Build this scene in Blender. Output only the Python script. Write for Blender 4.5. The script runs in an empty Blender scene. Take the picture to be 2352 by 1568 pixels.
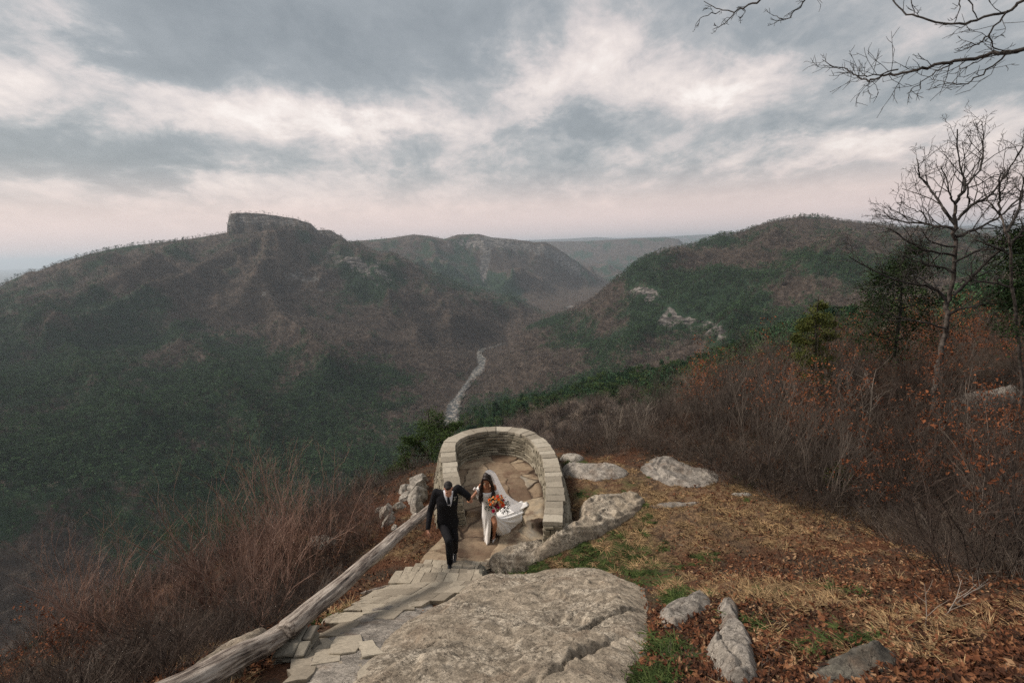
EXPO = 0.80; SUN_E = 2.2; HAZE_D = 0.000052
SKY_BLOBS = [  # (photo-bearing x, y, half width, half height, weight): negative = thick grey, positive = thin bright
    (600, 40, 480, 110, -1.0), (330, 150, 260, 60, -0.5), (1050, 60, 260, 70, -0.5), (60, 70, 110, 60, 0.75), (60, 160, 140, 50, 0.5),
    (560, 270, 420, 45, 0.75), (900, 300, 260, 30, 0.6), (1330, 150, 170, 90, 0.8), (1210, 215, 120, 50, 0.6), (1680, 180, 170, 45, 1.1), (1400, 60, 100, 50, 0.4),
    (1900, 60, 260, 80, -0.55), (1300, 310, 280, 26, -0.6), (170, 370, 330, 55, -0.7), (700, 390, 420, 16, -0.1), (1920, 345, 210, 35, 0.8), (2250, 300, 160, 30, 0.3),
    (2050, 240, 260, 30, -0.5), (1500, 400, 340, 30, -0.5), (1750, 430, 300, 22, -0.35), (2200, 140, 200, 40, -0.3), (500, 440, 600, 30, 0.4)]
SKY_RAMP = [(0.0, (0.225, 0.248, 0.268)), (0.30, (0.29, 0.312, 0.332)), (0.46, (0.40, 0.405, 0.415)), (0.62, (0.59, 0.54, 0.53)), (0.80, (0.75, 0.67, 0.635)), (1.0, (0.90, 0.83, 0.785))]
import bpy, bmesh, math, random, time
import numpy as np
from mathutils import Vector, Matrix, Euler
T0 = time.time()
random.seed(7); RNG = np.random.default_rng(11)
scene = bpy.context.scene
COL = scene.collection
R_ = math.radians

# ------------------------------------------------------------------ camera
FPX = 1176.0
CAMPOS = np.array([0.0, 0.0, 6.4])
ROLL = R_(2.0); PITCH = math.atan((784 - 566) / FPX)
FW = np.array([0, math.cos(PITCH), -math.sin(PITCH)])
_r0 = np.array([1.0, 0, 0]); _u0 = np.cross(_r0, FW)
RT = math.cos(ROLL) * _r0 - math.sin(ROLL) * _u0
UP = math.sin(ROLL) * _r0 + math.cos(ROLL) * _u0
cam_d = bpy.data.cameras.new("camera"); cam = bpy.data.objects.new("camera", cam_d); COL.objects.link(cam)
cam_d.lens = 18; cam_d.sensor_width = 36; cam_d.clip_start = 0.1; cam_d.clip_end = 200000
m = Matrix.Identity(4)
for i in range(3):
    m[i][0] = RT[i]; m[i][1] = UP[i]; m[i][2] = -FW[i]; m[i][3] = CAMPOS[i]
cam.matrix_world = m
scene.camera = cam
cam_d.dof.use_dof = True; cam_d.dof.focus_distance = 10.5; cam_d.dof.aperture_fstop = 2.8

def ray(px, py): return FW + RT * ((px - 1176) / FPX) - UP * ((py - 784) / FPX)
def onz(px, py, z=0.0):
    d = ray(px, py); return CAMPOS + d * ((z - CAMPOS[2]) / d[2])
def ony(px, py, y):
    d = ray(px, py); return CAMPOS + d * (y / d[1])
def onr(px, py, r):
    d = ray(px, py); return CAMPOS + d * (r / math.hypot(d[0], d[1]))
def project(P):
    D = np.asarray(P) - CAMPOS
    w = D @ FW
    w = np.where(np.abs(w) < 1e-6, 1e-6, w)
    return 1176 + FPX * (D @ RT) / w, 784 - FPX * (D @ UP) / w, w

# ------------------------------------------------------------------ noise
_perm = np.random.default_rng(3).permutation(4096)
_gr = np.random.default_rng(5).uniform(0, 2 * math.pi, 4096)
_gx, _gy = np.cos(_gr), np.sin(_gr)
def perlin(x, y, seed=0):
    x = np.asarray(x, float); y = np.asarray(y, float)
    xi = np.floor(x).astype(np.int64); yi = np.floor(y).astype(np.int64)
    xf = x - xi; yf = y - yi
    def h(a, b): return _perm[(_perm[(a + seed * 131) & 4095] + b) & 4095]
    def g(a, b, dx, dy):
        k = h(a, b); return _gx[k] * dx + _gy[k] * dy
    u = xf * xf * xf * (xf * (xf * 6 - 15) + 10); v = yf * yf * yf * (yf * (yf * 6 - 15) + 10)
    a = g(xi, yi, xf, yf); b = g(xi + 1, yi, xf - 1, yf)
    c = g(xi, yi + 1, xf, yf - 1); d = g(xi + 1, yi + 1, xf - 1, yf - 1)
    return ((a + (b - a) * u) + ((c + (d - c) * u) - (a + (b - a) * u)) * v) * 1.5
def fbm(x, y, oct=5, seed=0, gain=0.5, ridge=False):
    s = 0; a = 1.0; t = 0
    for o in range(oct):
        n = perlin(x * 2 ** o, y * 2 ** o, seed + o * 7)
        if ridge: n = 1 - 2 * np.abs(n)
        s = s + n * a; t += a; a *= gain
    return s / t
def sp(t, k=3.0):
    t = np.asarray(t, float) * k
    return (np.maximum(t, 0) + np.log1p(np.exp(-np.abs(t)))) / k

# ------------------------------------------------------------------ object helpers
def tag(o, label=None, cat=None, group=None, kind=None):
    if label: o['label'] = label
    if cat: o['category'] = cat
    if group: o['group'] = group
    if kind: o['kind'] = kind
    return o
def link(o, parent=None):
    COL.objects.link(o)
    if parent is not None: o.parent = parent
    return o
def empty(name, loc=(0, 0, 0), rz=0):
    o = bpy.data.objects.new(name, None); COL.objects.link(o); o.location = loc; o.rotation_euler = (0, 0, rz)
    o.empty_display_size = 0.2
    return o
def mesh_np(name, V, F, mats=(), smooth=True, fmat=None, link_it=True, parent=None):
    """V (n,3); F list of arrays each (m,k)"""
    V = np.asarray(V, np.float32)
    if isinstance(F, np.ndarray): F = [F]
    F = [np.asarray(f, np.int32) for f in F if len(f)]
    me = bpy.data.meshes.new(name)
    me.vertices.add(len(V)); me.vertices.foreach_set("co", V.ravel())
    nl = sum(f.size for f in F); npoly = sum(len(f) for f in F)
    me.loops.add(nl); me.polygons.add(npoly)
    me.loops.foreach_set("vertex_index", np.concatenate([f.ravel() for f in F]))
    st = []; off = 0
    for f in F:
        st.append(off + np.arange(len(f)) * f.shape[1]); off += f.size
    me.polygons.foreach_set("loop_start", np.concatenate(st).astype(np.int32))
    me.polygons.foreach_set("use_smooth", np.full(npoly, bool(smooth is True)))
    if fmat is not None: me.polygons.foreach_set("material_index", np.asarray(fmat, np.int32))
    for mt in mats: me.materials.append(mt)
    me.update(calc_edges=True); me.validate()
    o = bpy.data.objects.new(name, me)
    if link_it: link(o, parent)
    return o
def attr_f(o, name, arr, typ='FLOAT'):
    a = o.data.attributes.new(name, typ, 'POINT')
    a.data.foreach_set('vector' if typ == 'FLOAT_VECTOR' else ('color' if typ == 'FLOAT_COLOR' else 'value'), np.asarray(arr).ravel())

class MB:
    """collects vertices / faces (with material index)"""
    def __init__(s): s.V = []; s.F = {}; s.n = 0; s.M = {}
    def add(s, V, F, mi=0):
        V = np.asarray(V, float); F = np.asarray(F)
        s.V.append(V); k = F.shape[1]
        s.F.setdefault(k, []).append(F + s.n); s.M.setdefault(k, []).append(np.full(len(F), mi)); s.n += len(V)
    def tube(s, pts, rad, sides=6, mi=0, cap=True, squash=1.0):
        pts = np.asarray(pts, float); n = len(pts)
        rad = np.broadcast_to(np.asarray(rad, float), (n,))
        T = np.gradient(pts, axis=0); T /= (np.linalg.norm(T, axis=1, keepdims=True) + 1e-9)
        ref = np.array([0, 0, 1.0]) if abs(T[0][2]) < 0.9 else np.array([1.0, 0, 0])
        V = []
        a = np.arange(sides) * 2 * math.pi / sides
        for i in range(n):
            N = np.cross(T[i], ref); N /= (np.linalg.norm(N) + 1e-9); B = np.cross(T[i], N)
            ref = -np.cross(T[i], N) if False else ref
            V.append(pts[i] + rad[i] * (np.cos(a)[:, None] * N + np.sin(a)[:, None] * B * squash))
        V = np.concatenate(V)
        F = []
        for i in range(n - 1):
            for j in range(sides):
                k = (j + 1) % sides
                F.append((i * sides + j, i * sides + k, (i + 1) * sides + k, (i + 1) * sides + j))
        s.add(V, F, mi)
        if cap and sides >= 3:
            c = len(V)
            s.add(np.vstack([V[:sides], V[-sides:]]), [tuple(range(sides))[::-1], tuple(range(sides, 2 * sides))], mi)
    def box(s, c, ax, ay, az, inset=0.0, mi=0, jit=0.0):
        """oriented box with chamfered edges; ax,ay,az half-extent vectors"""
        c = np.asarray(c, float); ax, ay, az = map(lambda q: np.asarray(q, float), (ax, ay, az))
        lx, ly, lz = (np.linalg.norm(q) for q in (ax, ay, az))
        b = inset
        V = []; idx = {}
        ex, ey, ez = ax / lx, ay / ly, az / lz
        J = RNG.uniform(-jit, jit, (8, 3)) if jit else np.zeros((8, 3))
        q = 0
        for sx in (-1, 1):
            for sy in (-1, 1):
                for sz in (-1, 1):
                    p = c + ax * sx + ay * sy + az * sz + J[q]
                    idx[(sx, sy, sz)] = 3 * q
                    V.append(p - ey * sy * b - ez * sz * b)   # x face vertex
                    V.append(p - ex * sx * b - ez * sz * b)   # y face vertex
                    V.append(p - ex * sx * b - ey * sy * b)   # z face vertex
                    q += 1
        F4 = []; F3 = []
        def I(sx, sy, sz, k): return idx[(sx, sy, sz)] + k
        for sx in (-1, 1):
            f = [I(sx, -1, -1, 0), I(sx, 1, -1, 0), I(sx, 1, 1, 0), I(sx, -1, 1, 0)]; F4.append(f if sx > 0 else f[::-1])
        for sy in (-1, 1):
            f = [I(-1, sy, -1, 1), I(-1, sy, 1, 1), I(1, sy, 1, 1), I(1, sy, -1, 1)]; F4.append(f if sy > 0 else f[::-1])
        for sz in (-1, 1):
            f = [I(-1, -1, sz, 2), I(1, -1, sz, 2), I(1, 1, sz, 2), I(-1, 1, sz, 2)]; F4.append(f if sz > 0 else f[::-1])
        for sx in (-1, 1):
            for sy in (-1, 1):
                f = [I(sx, sy, -1, 0), I(sx, sy, -1, 1), I(sx, sy, 1, 1), I(sx, sy, 1, 0)]; F4.append(f if sx * sy > 0 else f[::-1])
        for sx in (-1, 1):
            for sz in (-1, 1):
                f = [I(sx, -1, sz, 0), I(sx, 1, sz, 0), I(sx, 1, sz, 2), I(sx, -1, sz, 2)]; F4.append(f if sx * sz > 0 else f[::-1])
        for sy in (-1, 1):
            for sz in (-1, 1):
                f = [I(-1, sy, sz, 1), I(-1, sy, sz, 2), I(1, sy, sz, 2), I(1, sy, sz, 1)]; F4.append(f if sy * sz > 0 else f[::-1])
        for sx in (-1, 1):
            for sy in (-1, 1):
                for sz in (-1, 1):
                    f = [I(sx, sy, sz, 0), I(sx, sy, sz, 1), I(sx, sy, sz, 2)]; F3.append(f if sx * sy * sz > 0 else f[::-1])
        n0 = s.n
        V = np.array(V)
        s.V.append(V); s.n += len(V)
        s.F.setdefault(4, []).append(np.array(F4) + n0); s.M.setdefault(4, []).append(np.full(len(F4), mi))
        s.F.setdefault(3, []).append(np.array(F3) + n0); s.M.setdefault(3, []).append(np.full(len(F3), mi))
    def build(s, name, mats, parent=None, smooth=True, link_it=True):
        if not isinstance(mats, (list, tuple)): mats = [mats]
        ks = sorted(s.F)
        F = [np.concatenate(s.F[k]) for k in ks]; M = np.concatenate([np.concatenate(s.M[k]) for k in ks])
        return mesh_np(name, np.concatenate(s.V), F, mats, smooth, M, link_it, parent)

# ------------------------------------------------------------------ materials
class NT:
    def __init__(s, mat): s.t = mat.node_tree; s.n = s.t.nodes; s.l = s.t.links
    def node(s, typ, **kw):
        n = s.n.new(typ)
        for k, v in kw.items():
            if k.startswith('i_'):
                key = k[2:]; key = int(key) if key.isdigit() else key.replace('_', ' ')
                s.set(n.inputs[key], v)
            else: setattr(n, k, v)
        return n
    def set(s, inp, v):
        if isinstance(v, bpy.types.NodeSocket): s.l.new(v, inp)
        elif isinstance(v, (tuple, list)) and inp.type == 'RGBA' and len(v) == 3: inp.default_value = (*v, 1)
        else: inp.default_value = v
    def math(s, op, a, b=0.0, c=None, clamp=False):
        n = s.n.new('ShaderNodeMath'); n.operation = op; n.use_clamp = clamp
        s.set(n.inputs[0], a); s.set(n.inputs[1], b)
        if c is not None: s.set(n.inputs[2], c)
        return n.outputs[0]
    def vmath(s, op, a, b=(0, 0, 0), out=0):
        n = s.n.new('ShaderNodeVectorMath'); n.operation = op
        s.set(n.inputs[0], a); s.set(n.inputs[1], b)
        return n.outputs[out]
    def mix(s, f, a, b, blend='MIX'):
        n = s.n.new('ShaderNodeMix'); n.data_type = 'RGBA'; n.blend_type = blend
        s.set(n.inputs[0], f); s.set(n.inputs[6], a); s.set(n.inputs[7], b); return n.outputs[2]
    def noise(s, vec, scale, detail=4, rough=0.55, dist=0.0, out=0):
        n = s.n.new('ShaderNodeTexNoise'); s.set(n.inputs['Vector'], vec)
        n.inputs['Scale'].default_value = scale; n.inputs['Detail'].default_value = detail
        n.inputs['Roughness'].default_value = rough; n.inputs['Distortion'].default_value = dist; return n.outputs[out]
    def vor(s, vec, scale, feature='F1', rnd=1.0, out=0):
        n = s.n.new('ShaderNodeTexVoronoi'); n.feature = feature; s.set(n.inputs['Vector'], vec)
        n.inputs['Scale'].default_value = scale; n.inputs['Randomness'].default_value = rnd; return n.outputs[out]
    def ramp(s, f, stops, interp='LINEAR'):
        n = s.n.new('ShaderNodeValToRGB'); s.set(n.inputs[0], f); cr = n.color_ramp; cr.interpolation = interp
        while len(cr.elements) > 1: cr.elements.remove(cr.elements[-1])
        for i, (p, c) in enumerate(stops):
            e = cr.elements[0] if i == 0 else cr.elements.new(p)
            e.position = p; e.color = (*c, 1) if len(c) == 3 else c
        return n.outputs[0]
    def sm(s, x, lo, hi):
        n = s.n.new('ShaderNodeMapRange'); n.interpolation_type = 'SMOOTHSTEP'
        s.set(n.inputs[0], x); n.inputs[1].default_value = lo; n.inputs[2].default_value = hi; return n.outputs[0]
    def attr(s, name, typ='GEOMETRY', out='Fac'):
        n = s.n.new('ShaderNodeAttribute'); n.attribute_name = name; n.attribute_type = typ; return n.outputs[out]
    def coord(s, k='Object'):
        return s.n.new('ShaderNodeTexCoord').outputs[k]
    def mapping(s, vec, scale=(1, 1, 1), rot=(0, 0, 0)):
        n = s.n.new('ShaderNodeMapping'); s.set(n.inputs[0], vec); n.inputs['Scale'].default_value = scale
        n.inputs['Rotation'].default_value = rot; return n.outputs[0]
    def bump(s, h, strength=0.5, dist=0.02, normal=None):
        n = s.n.new('ShaderNodeBump'); s.set(n.inputs['Height'], h); n.inputs['Strength'].default_value = strength
        n.inputs['Distance'].default_value = dist
        if normal is not None: s.set(n.inputs['Normal'], normal)
        return n.outputs[0]
def new_mat(name):
    mt = bpy.data.materials.new(name); mt.use_nodes = True
    N = NT(mt); b = mt.node_tree.nodes['Principled BSDF']
    b.inputs['Roughness'].default_value = 0.85; b.inputs['Specular IOR Level'].default_value = 0.25
    return mt, N, b
def simple_mat(name, col, rough=0.85, var=0.25, scale=8.0, spec=0.25, coord='Object', tint2=None, rand=0.0, bump=0.0, trans=0.0):
    mt, N, b = new_mat(name)
    v = N.noise(N.coord(coord), scale, 4)
    c2 = tint2 if tint2 else tuple(x * (1 - var) for x in col)
    c1 = col if tint2 else tuple(min(1, x * (1 + var)) for x in col)
    c = N.mix(N.sm(v, 0.35, 0.65), c2, c1)
    if rand:
        r = N.n.new('ShaderNodeObjectInfo').outputs['Random']
        c = N.mix(1.0, c, N.ramp(r, [(0, (1 - rand,) * 3), (1, (1 + rand,) * 3)]), 'MULTIPLY')
    N.set(b.inputs['Base Color'], c); b.inputs['Roughness'].default_value = rough; b.inputs['Specular IOR Level'].default_value = spec
    if bump: N.set(b.inputs['Normal'], N.bump(v, 0.6, bump))
    return mt
# ------------------------------------------------------------------ render + world
scene.view_settings.view_transform = 'Standard'; scene.view_settings.look = 'None'
scene.view_settings.exposure = EXPO; scene.view_settings.gamma = 1.0
cy = scene.cycles if hasattr(scene, 'cycles') else None
scene.render.engine = 'CYCLES'
scene.cycles.use_denoising = False; scene.cycles.sample_clamp_indirect = 1.5; scene.cycles.sample_clamp_direct = 4.0; scene.cycles.blur_glossy = 1.0
scene.cycles.denoising_input_passes = 'RGB_ALBEDO_NORMAL'; scene.cycles.denoising_prefilter = 'ACCURATE'
try: scene.cycles.denoiser = 'OPENIMAGEDENOISE'
except Exception: pass
scene.cycles.max_bounces = 5; scene.cycles.diffuse_bounces = 3; scene.cycles.glossy_bounces = 2
scene.cycles.transmission_bounces = 3; scene.cycles.transparent_max_bounces = 8; scene.cycles.volume_bounces = 0
scene.cycles.use_adaptive_sampling = False; scene.cycles.adaptive_threshold = 0.015
scene.cycles.volume_step_rate = 1.0
SUN_AZ, SUN_EL = R_(-80), R_(44)      # azimuth from +Y towards +X
w = bpy.data.worlds.new("World"); scene.world = w; w.use_nodes = True
W = NT(w); W.n.clear()
out = W.n.new('ShaderNodeOutputWorld')
sky = W.node('ShaderNodeTexSky', sky_type='NISHITA', sun_disc=False); sky.sun_elevation = SUN_EL; sky.sun_rotation = SUN_AZ
sky.air_density = 1.5; sky.dust_density = 3.0
d = W.vmath('NORMALIZE', W.coord('Generated'))
sx = W.node('ShaderNodeSeparateXYZ', i_0=d)
X, Y, Z = sx.outputs
zc = W.math('MAXIMUM', Z, 0.0)
den = W.math('ADD', zc, 0.30)
pv = W.node('ShaderNodeCombineXYZ', i_0=W.math('DIVIDE', X, den), i_1=W.math('DIVIDE', Y, den), i_2=0.0).outputs[0]
az = W.math('MULTIPLY', W.math('ARCTAN2', X, Y), 57.2958)
el = W.math('MULTIPLY', W.math('ARCSINE', Z), 57.2958)
uv = W.node('ShaderNodeCombineXYZ', i_0=az, i_1=el, i_2=0.0).outputs[0]
# warp of the blob coordinates so that their outlines are cloud shaped
wn = W.noise(pv, 3.2, 7, 0.62, 0.3, out=1)
wv = W.vmath('MULTIPLY', W.vmath('SUBTRACT', wn, (0.5, 0.5, 0.5)), (24.0, 9.0, 0.0))
uvw = W.vmath('ADD', uv, wv)
def dirdeg(px, py):
    q = ray(px, py); q = q / np.linalg.norm(q)
    return math.degrees(math.atan2(q[0], q[1])), math.degrees(math.asin(q[2]))
blobs = SKY_BLOBS
acc = None
for (bx, by, sxp, syp, wt) in blobs:
    u0, v0 = dirdeg(bx, by)
    su, sv = sxp / FPX * 57.3 * 0.8, syp / FPX * 57.3 * 0.9
    dd = W.vmath('LENGTH', W.vmath('MULTIPLY', W.vmath('SUBTRACT', uvw, (u0, v0, 0)), (1 / su, 1 / sv, 0)), out=1)
    g = W.math('MULTIPLY', W.math('POWER', 2.718, W.math('MULTIPLY', W.math('MULTIPLY', dd, dd), -1.0)), wt)
    acc = g if acc is None else W.math('ADD', acc, g)
pvs = W.mapping(pv, (1.35, 0.95, 1), (0, 0, R_(-6)))
n1 = W.noise(pvs, 1.5, 9, 0.60, 0.3)
n2 = W.noise(W.vmath('ADD', pvs, (7.3, 2.1, 0)), 4.6, 9, 0.62, 0.4)
n3 = W.noise(W.vmath('ADD', pvs, (1.3, 5.1, 0)), 13.0, 6, 0.64, 0.5)
dens = W.math('ADD', W.math('ADD', W.math('MULTIPLY', W.math('SUBTRACT', n1, 0.5), 2.3), W.math('ADD', W.math('MULTIPLY', W.math('SUBTRACT', n2, 0.5), 1.7), W.math('MULTIPLY', W.math('SUBTRACT', n3, 0.5), 0.5))), acc)
cloud = W.ramp(W.math('ADD', W.math('MULTIPLY', dens, 0.42), 0.5), SKY_RAMP)
# towards the horizon the deck ends in an even pale band
hz = W.sm(el, 1.0, 9.0)
hcol = W.ramp(W.sm(el, -2, 14), [(0, (0.66, 0.56, 0.56)), (0.35, (0.84, 0.66, 0.61)), (1, (0.66, 0.57, 0.56))])
hmix = W.math('MAXIMUM', hz, 0.10)
cc = W.mix(hmix, hcol, cloud)
lp = W.sm(Z, -0.03, 0.0)
cc = W.mix(lp, (0.05, 0.05, 0.045), cc)
bg1 = W.node('ShaderNodeBackground', i_0=cc, i_1=0.72)
bg2 = W.node('ShaderNodeBackground', i_0=sky.outputs[0], i_1=0.05)
ms = W.node('ShaderNodeMixShader', i_0=0.12); W.l.new(bg1.outputs[0], ms.inputs[1]); W.l.new(bg2.outputs[0], ms.inputs[2])
W.l.new(ms.outputs[0], out.inputs[0])
w.cycles.sampling_method = 'MANUAL'; w.cycles.sample_map_resolution = 512
sd = bpy.data.lights.new("sun", 'SUN'); sd.energy = SUN_E; sd.angle = R_(16); sd.color = (1.0, 0.88, 0.77)
so = bpy.data.objects.new("sun", sd); COL.objects.link(so)
sdir = Vector((math.sin(SUN_AZ) * math.cos(SUN_EL), math.cos(SUN_AZ) * math.cos(SUN_EL), math.sin(SUN_EL)))
so.rotation_euler = sdir.to_track_quat('Z', 'Y').to_euler(); so.location = (0, 0, 60)
# haze: one closed box round camera and scene
hm = bpy.data.materials.new("haze"); hm.use_nodes = True; H = NT(hm); H.n.clear()
ho = H.n.new('ShaderNodeOutputMaterial')
pvn = H.node('ShaderNodeVolumePrincipled'); pvn.inputs['Color'].default_value = (0.74, 0.88, 1.0, 1)
pvn.inputs['Density'].default_value = HAZE_D; pvn.inputs['Anisotropy'].default_value = 0.25
H.l.new(pvn.outputs[0], ho.inputs['Volume'])
hb = MB(); hb.box((0, 20000, -380), (46000, 0, 0), (0, 36000, 0), (0, 0, 700), 0)
hz_o = hb.build('haze', hm, smooth=False); tag(hz_o, kind='stuff')
# sky_rotation: the Nishita sun sits at sun_rotation measured like the lamp
# ------------------------------------------------------------------ near ground height
_ye = ([-30, -5, -2.2, 1.2, 3, 6, 11, 15, 22, 60], [8, 14, 15.6, 15.8, 16.2, 17, 18, 19.5, 22, 36])
_xe = ([-6, 2, 3.5, 6, 9, 10.5, 12.5, 14, 16, 30], [-4.4, -4.0, -3.7, -3.35, -3.4, -3.2, -3.6, -3.2, -2.6, -2.6])
def znear(x, y):
    x = np.asarray(x, float); y = np.asarray(y, float)
    z = 0.50 * sp(9.2 - y, 3.0) * 1.0
    z = np.minimum(z, 5.2)
    z = z + 0.10 * sp(x - 1.2, 2.0) - 0.05 * sp(x - 6, 2) + 0.03 * sp(x - 2, 2) * np.clip((y - 6) / 8, 0, 1)
    # right shoulder: less steep toward the camera side
    z = z - 0.16 * sp(x - 3.0, 1.5) * np.clip((8 - y) / 8, 0, 1)
    e = sp(y - np.interp(x, *_ye), 2.0); l = sp(np.interp(y, *_xe) - x, 2.0)
    sl = np.interp(x, [-3, 2, 8, 16], [0.85, 0.62, 0.45, 0.36])
    lz = 0.40 * l + 0.75 * sp(l - 13, 0.8)
    dd = np.sqrt((sl * e) ** 2 + lz ** 2)
    z = z - dd
    xl = np.interp(y, [9.0, 9.7, 10.2], [0.0, 0.58, 0.98]); s1 = np.clip((x - xl) / 0.5, 0, 1); s1 = s1 * s1 * (3 - 2 * s1)
    s2 = np.clip((y - 8.3) / 1.3, 0, 1); s2 = s2 * s2 * (3 - 2 * s2); s3 = np.clip((y - 12.5) / 3.2, 0, 1); s4 = np.clip((x - 3) / 5, 0, 1)
    z = z + 0.42 * s1 * s2 * (1 - s3) * (1 - s4)
    rough = np.clip((np.abs(x + 0.4) - 1.6) / 1.5, 0, 1) + np.clip((y - 16.5) / 3, 0, 1)
    rough = np.clip(rough, 0, 1)
    z = z + rough * (0.16 * fbm(x * 0.45, y * 0.45, 4, 2) + 0.05 * fbm(x * 2.1, y * 2.1, 3, 9)) - 0.02
    return z
def G(px, py, dz=0.0):
    d = ray(px, py); t = 1.5; prev = t
    while t < 90:
        p = CAMPOS + d * t
        if p[2] < znear(p[0], p[1]) + dz: break
        prev = t; t += 0.15
    a, b = prev, t
    for _ in range(14):
        mth = (a + b) / 2; p = CAMPOS + d * mth
        if p[2] < znear(p[0], p[1]) + dz: b = mth
        else: a = mth
    return CAMPOS + d * b
def GZ(x, y): return float(znear(x, y))

# ------------------------------------------------------------------ far terrain (one sheet: hills, valley, plain)
def F(px, py, r):     # knot seen at a pixel, at horizontal distance r
    p = onr(px, py, r); return (math.degrees(math.atan2(p[0], p[1])), r, p[2])
def Hk(px, r, z):     # knot given by height
    q = ray(px, 720); return (math.degrees(math.atan2(q[0], q[1])), r, z)
L = []
L.append([Hk(-900, 110, -85), Hk(0, 110, -85), Hk(900, 110, -80), Hk(1150, 100, -55), F(1300, 1125, 95), F(1450, 1080, 95), F(1600, 1010, 90), F(1900, 880, 85), F(2100, 800, 85), F(2352, 780, 85), F(3300, 760, 90)])
L.append([Hk(-900, 500, -390), Hk(0, 520, -385), Hk(500, 560, -390), Hk(900, 600, -390), Hk(1000, 560, -330), F(1060, 985, 520), F(1200, 925, 460), F(1400, 893, 420), F(1600, 850, 390), F(1750, 800, 350), F(1900, 762, 320), F(2352, 700, 280), F(3300, 680, 300)])
L.append([Hk(-900, 760, -400), Hk(900, 760, -400), Hk(1040, 1050, -400), Hk(1200, 950, -390), Hk(1400, 880, -300), Hk(1600, 820, -240), Hk(1850, 700, -180), Hk(2352, 600, -110), Hk(3300, 600, -100)])
L.append([F(-900, 1120, 950), F(0, 1060, 1000), F(500, 1030, 1050), F(900, 960, 1200), Hk(1030, 1300, -402), Hk(1100, 1600, -402), F(1160, 835, 1600), F(1240, 815, 1500), F(1440, 790, 1400), F(1600, 765, 1300), F(1850, 720, 1200), F(2100, 690, 1100), F(2352, 665, 1000), F(3300, 640, 1000)])
L.append([F(-900, 880, 1900), F(0, 850, 1750), F(300, 815, 1850), F(525, 760, 2000), F(720, 735, 2100), F(900, 775, 1950), F(1040, 800, 1950), Hk(1100, 2050, -402), Hk(1160, 2150, -402), F(1200, 765, 2150), F(1240, 745, 2120), F(1320, 722, 2050), F(1360, 690, 2000), F(1390, 662, 1950), F(1440, 622, 1900), F(1480, 592, 1880), F(1520, 578, 1900), F(1600, 559, 2050), F(1700, 532, 2300), F(1780, 507, 2500), F(1850, 495, 2600), F(1900, 500, 2650), F(1950, 508, 2680), F(2050, 519, 2750), F(2150, 545, 2800), F(2352, 590, 2800), F(3300, 640, 2800)])
L.append([F(-900, 760, 3000), F(-200, 710, 3000), F(0, 662, 3000), F(60, 630, 3000), F(130, 601, 3000), F(200, 580, 3000), F(260, 566, 3000), F(330, 555, 3000), F(400, 549, 3000), F(470, 538, 3000), F(525, 528, 3000), F(560, 524, 3000), F(610, 519, 3000), F(660, 516, 3020), F(705, 519, 3040), F(722, 524, 3050), F(760, 531, 3050), F(780, 536, 3050), F(800, 553, 3000), F(900, 589, 2900), F(1000, 626, 2900), F(1100, 662, 2950), F(1200, 700, 3050), Hk(1240, 3200, -402), Hk(1320, 2800, -400), Hk(1440, 2700, -380), Hk(1600, 2900, -250), Hk(1850, 3400, -60), Hk(2352, 3600, -150), Hk(3300, 3600, -200)])
L.append([Hk(-900, 3700, -450), Hk(0, 3700, -450), Hk(525, 3700, -300), Hk(790, 3700, -130), Hk(900, 3500, -220), Hk(1000, 3500, -330), Hk(1100, 3500, -390), Hk(1240, 3800, -405), Hk(1440, 4000, -405), Hk(1850, 4200, -300), Hk(3300, 4200, -300)])
L.append([Hk(-900, 4500, -480), Hk(0, 4500, -480), Hk(600, 4400, -300), F(820, 562, 4250), F(1000, 588, 4350), F(1100, 615, 4400), F(1200, 640, 4500), F(1260, 655, 4600), F(1330, 668, 4800), Hk(1400, 5000, -408), Hk(1500, 5000, -400), Hk(3300, 5000, -350)])
L.append([Hk(-900, 5200, -500), Hk(0, 5200, -500), Hk(600, 5000, -250), F(760, 556, 4800), F(850, 549, 4800), F(900, 543, 4800), F(950, 534, 4800), F(985, 538, 4850), F(1020, 545, 4850), F(1050, 534, 4900), F(1100, 532, 4900), F(1130, 540, 4900), F(1180, 544, 4950), F(1250, 553, 5000), F(1290, 574, 5050), F(1330, 602, 5100), F(1370, 636, 5200), Hk(1400, 5600, -400), Hk(1500, 5600, -400), Hk(3300, 5600, -350)])
L.append([Hk(-900, 6400, -520), Hk(0, 6400, -520), Hk(1150, 6400, -350), Hk(1300, 6400, -400), Hk(1500, 6400, -420), Hk(3300, 6400, -350)])
L.append([Hk(-900, 7200, -520), Hk(0, 7200, -520), Hk(1150, 7200, -300), F(1300, 596, 7400), F(1340, 598, 7400), F(1400, 604, 7400), F(1440, 617, 7400), F(1500, 640, 7400), F(2000, 600, 7400), F(3300, 600, 7400)])
L.append([Hk(-900, 8200, -520), Hk(0, 8200, -520), Hk(1150, 8200, -300), Hk(1300, 8200, -350), Hk(3300, 8200, -400)])
L.append([Hk(-900, 9600, -520), Hk(0, 9600, -520), Hk(900, 9600, -250), F(1180, 553, 9600), F(1260, 550, 9600), F(1350, 549, 9600), F(1450, 543, 9600), F(1530, 540, 9600), F(1558, 544, 9600), F(1580, 564, 9600), F(1640, 590, 9700), F(1800, 570, 9700), F(1950, 530, 9000), F(2050, 519, 9000), F(2200, 517, 9000), F(2352, 521, 9000), F(3300, 500, 9000)])
L.append([Hk(-900, 14000, -520), Hk(0, 14000, -520), Hk(3300, 14000, -500)])
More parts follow.
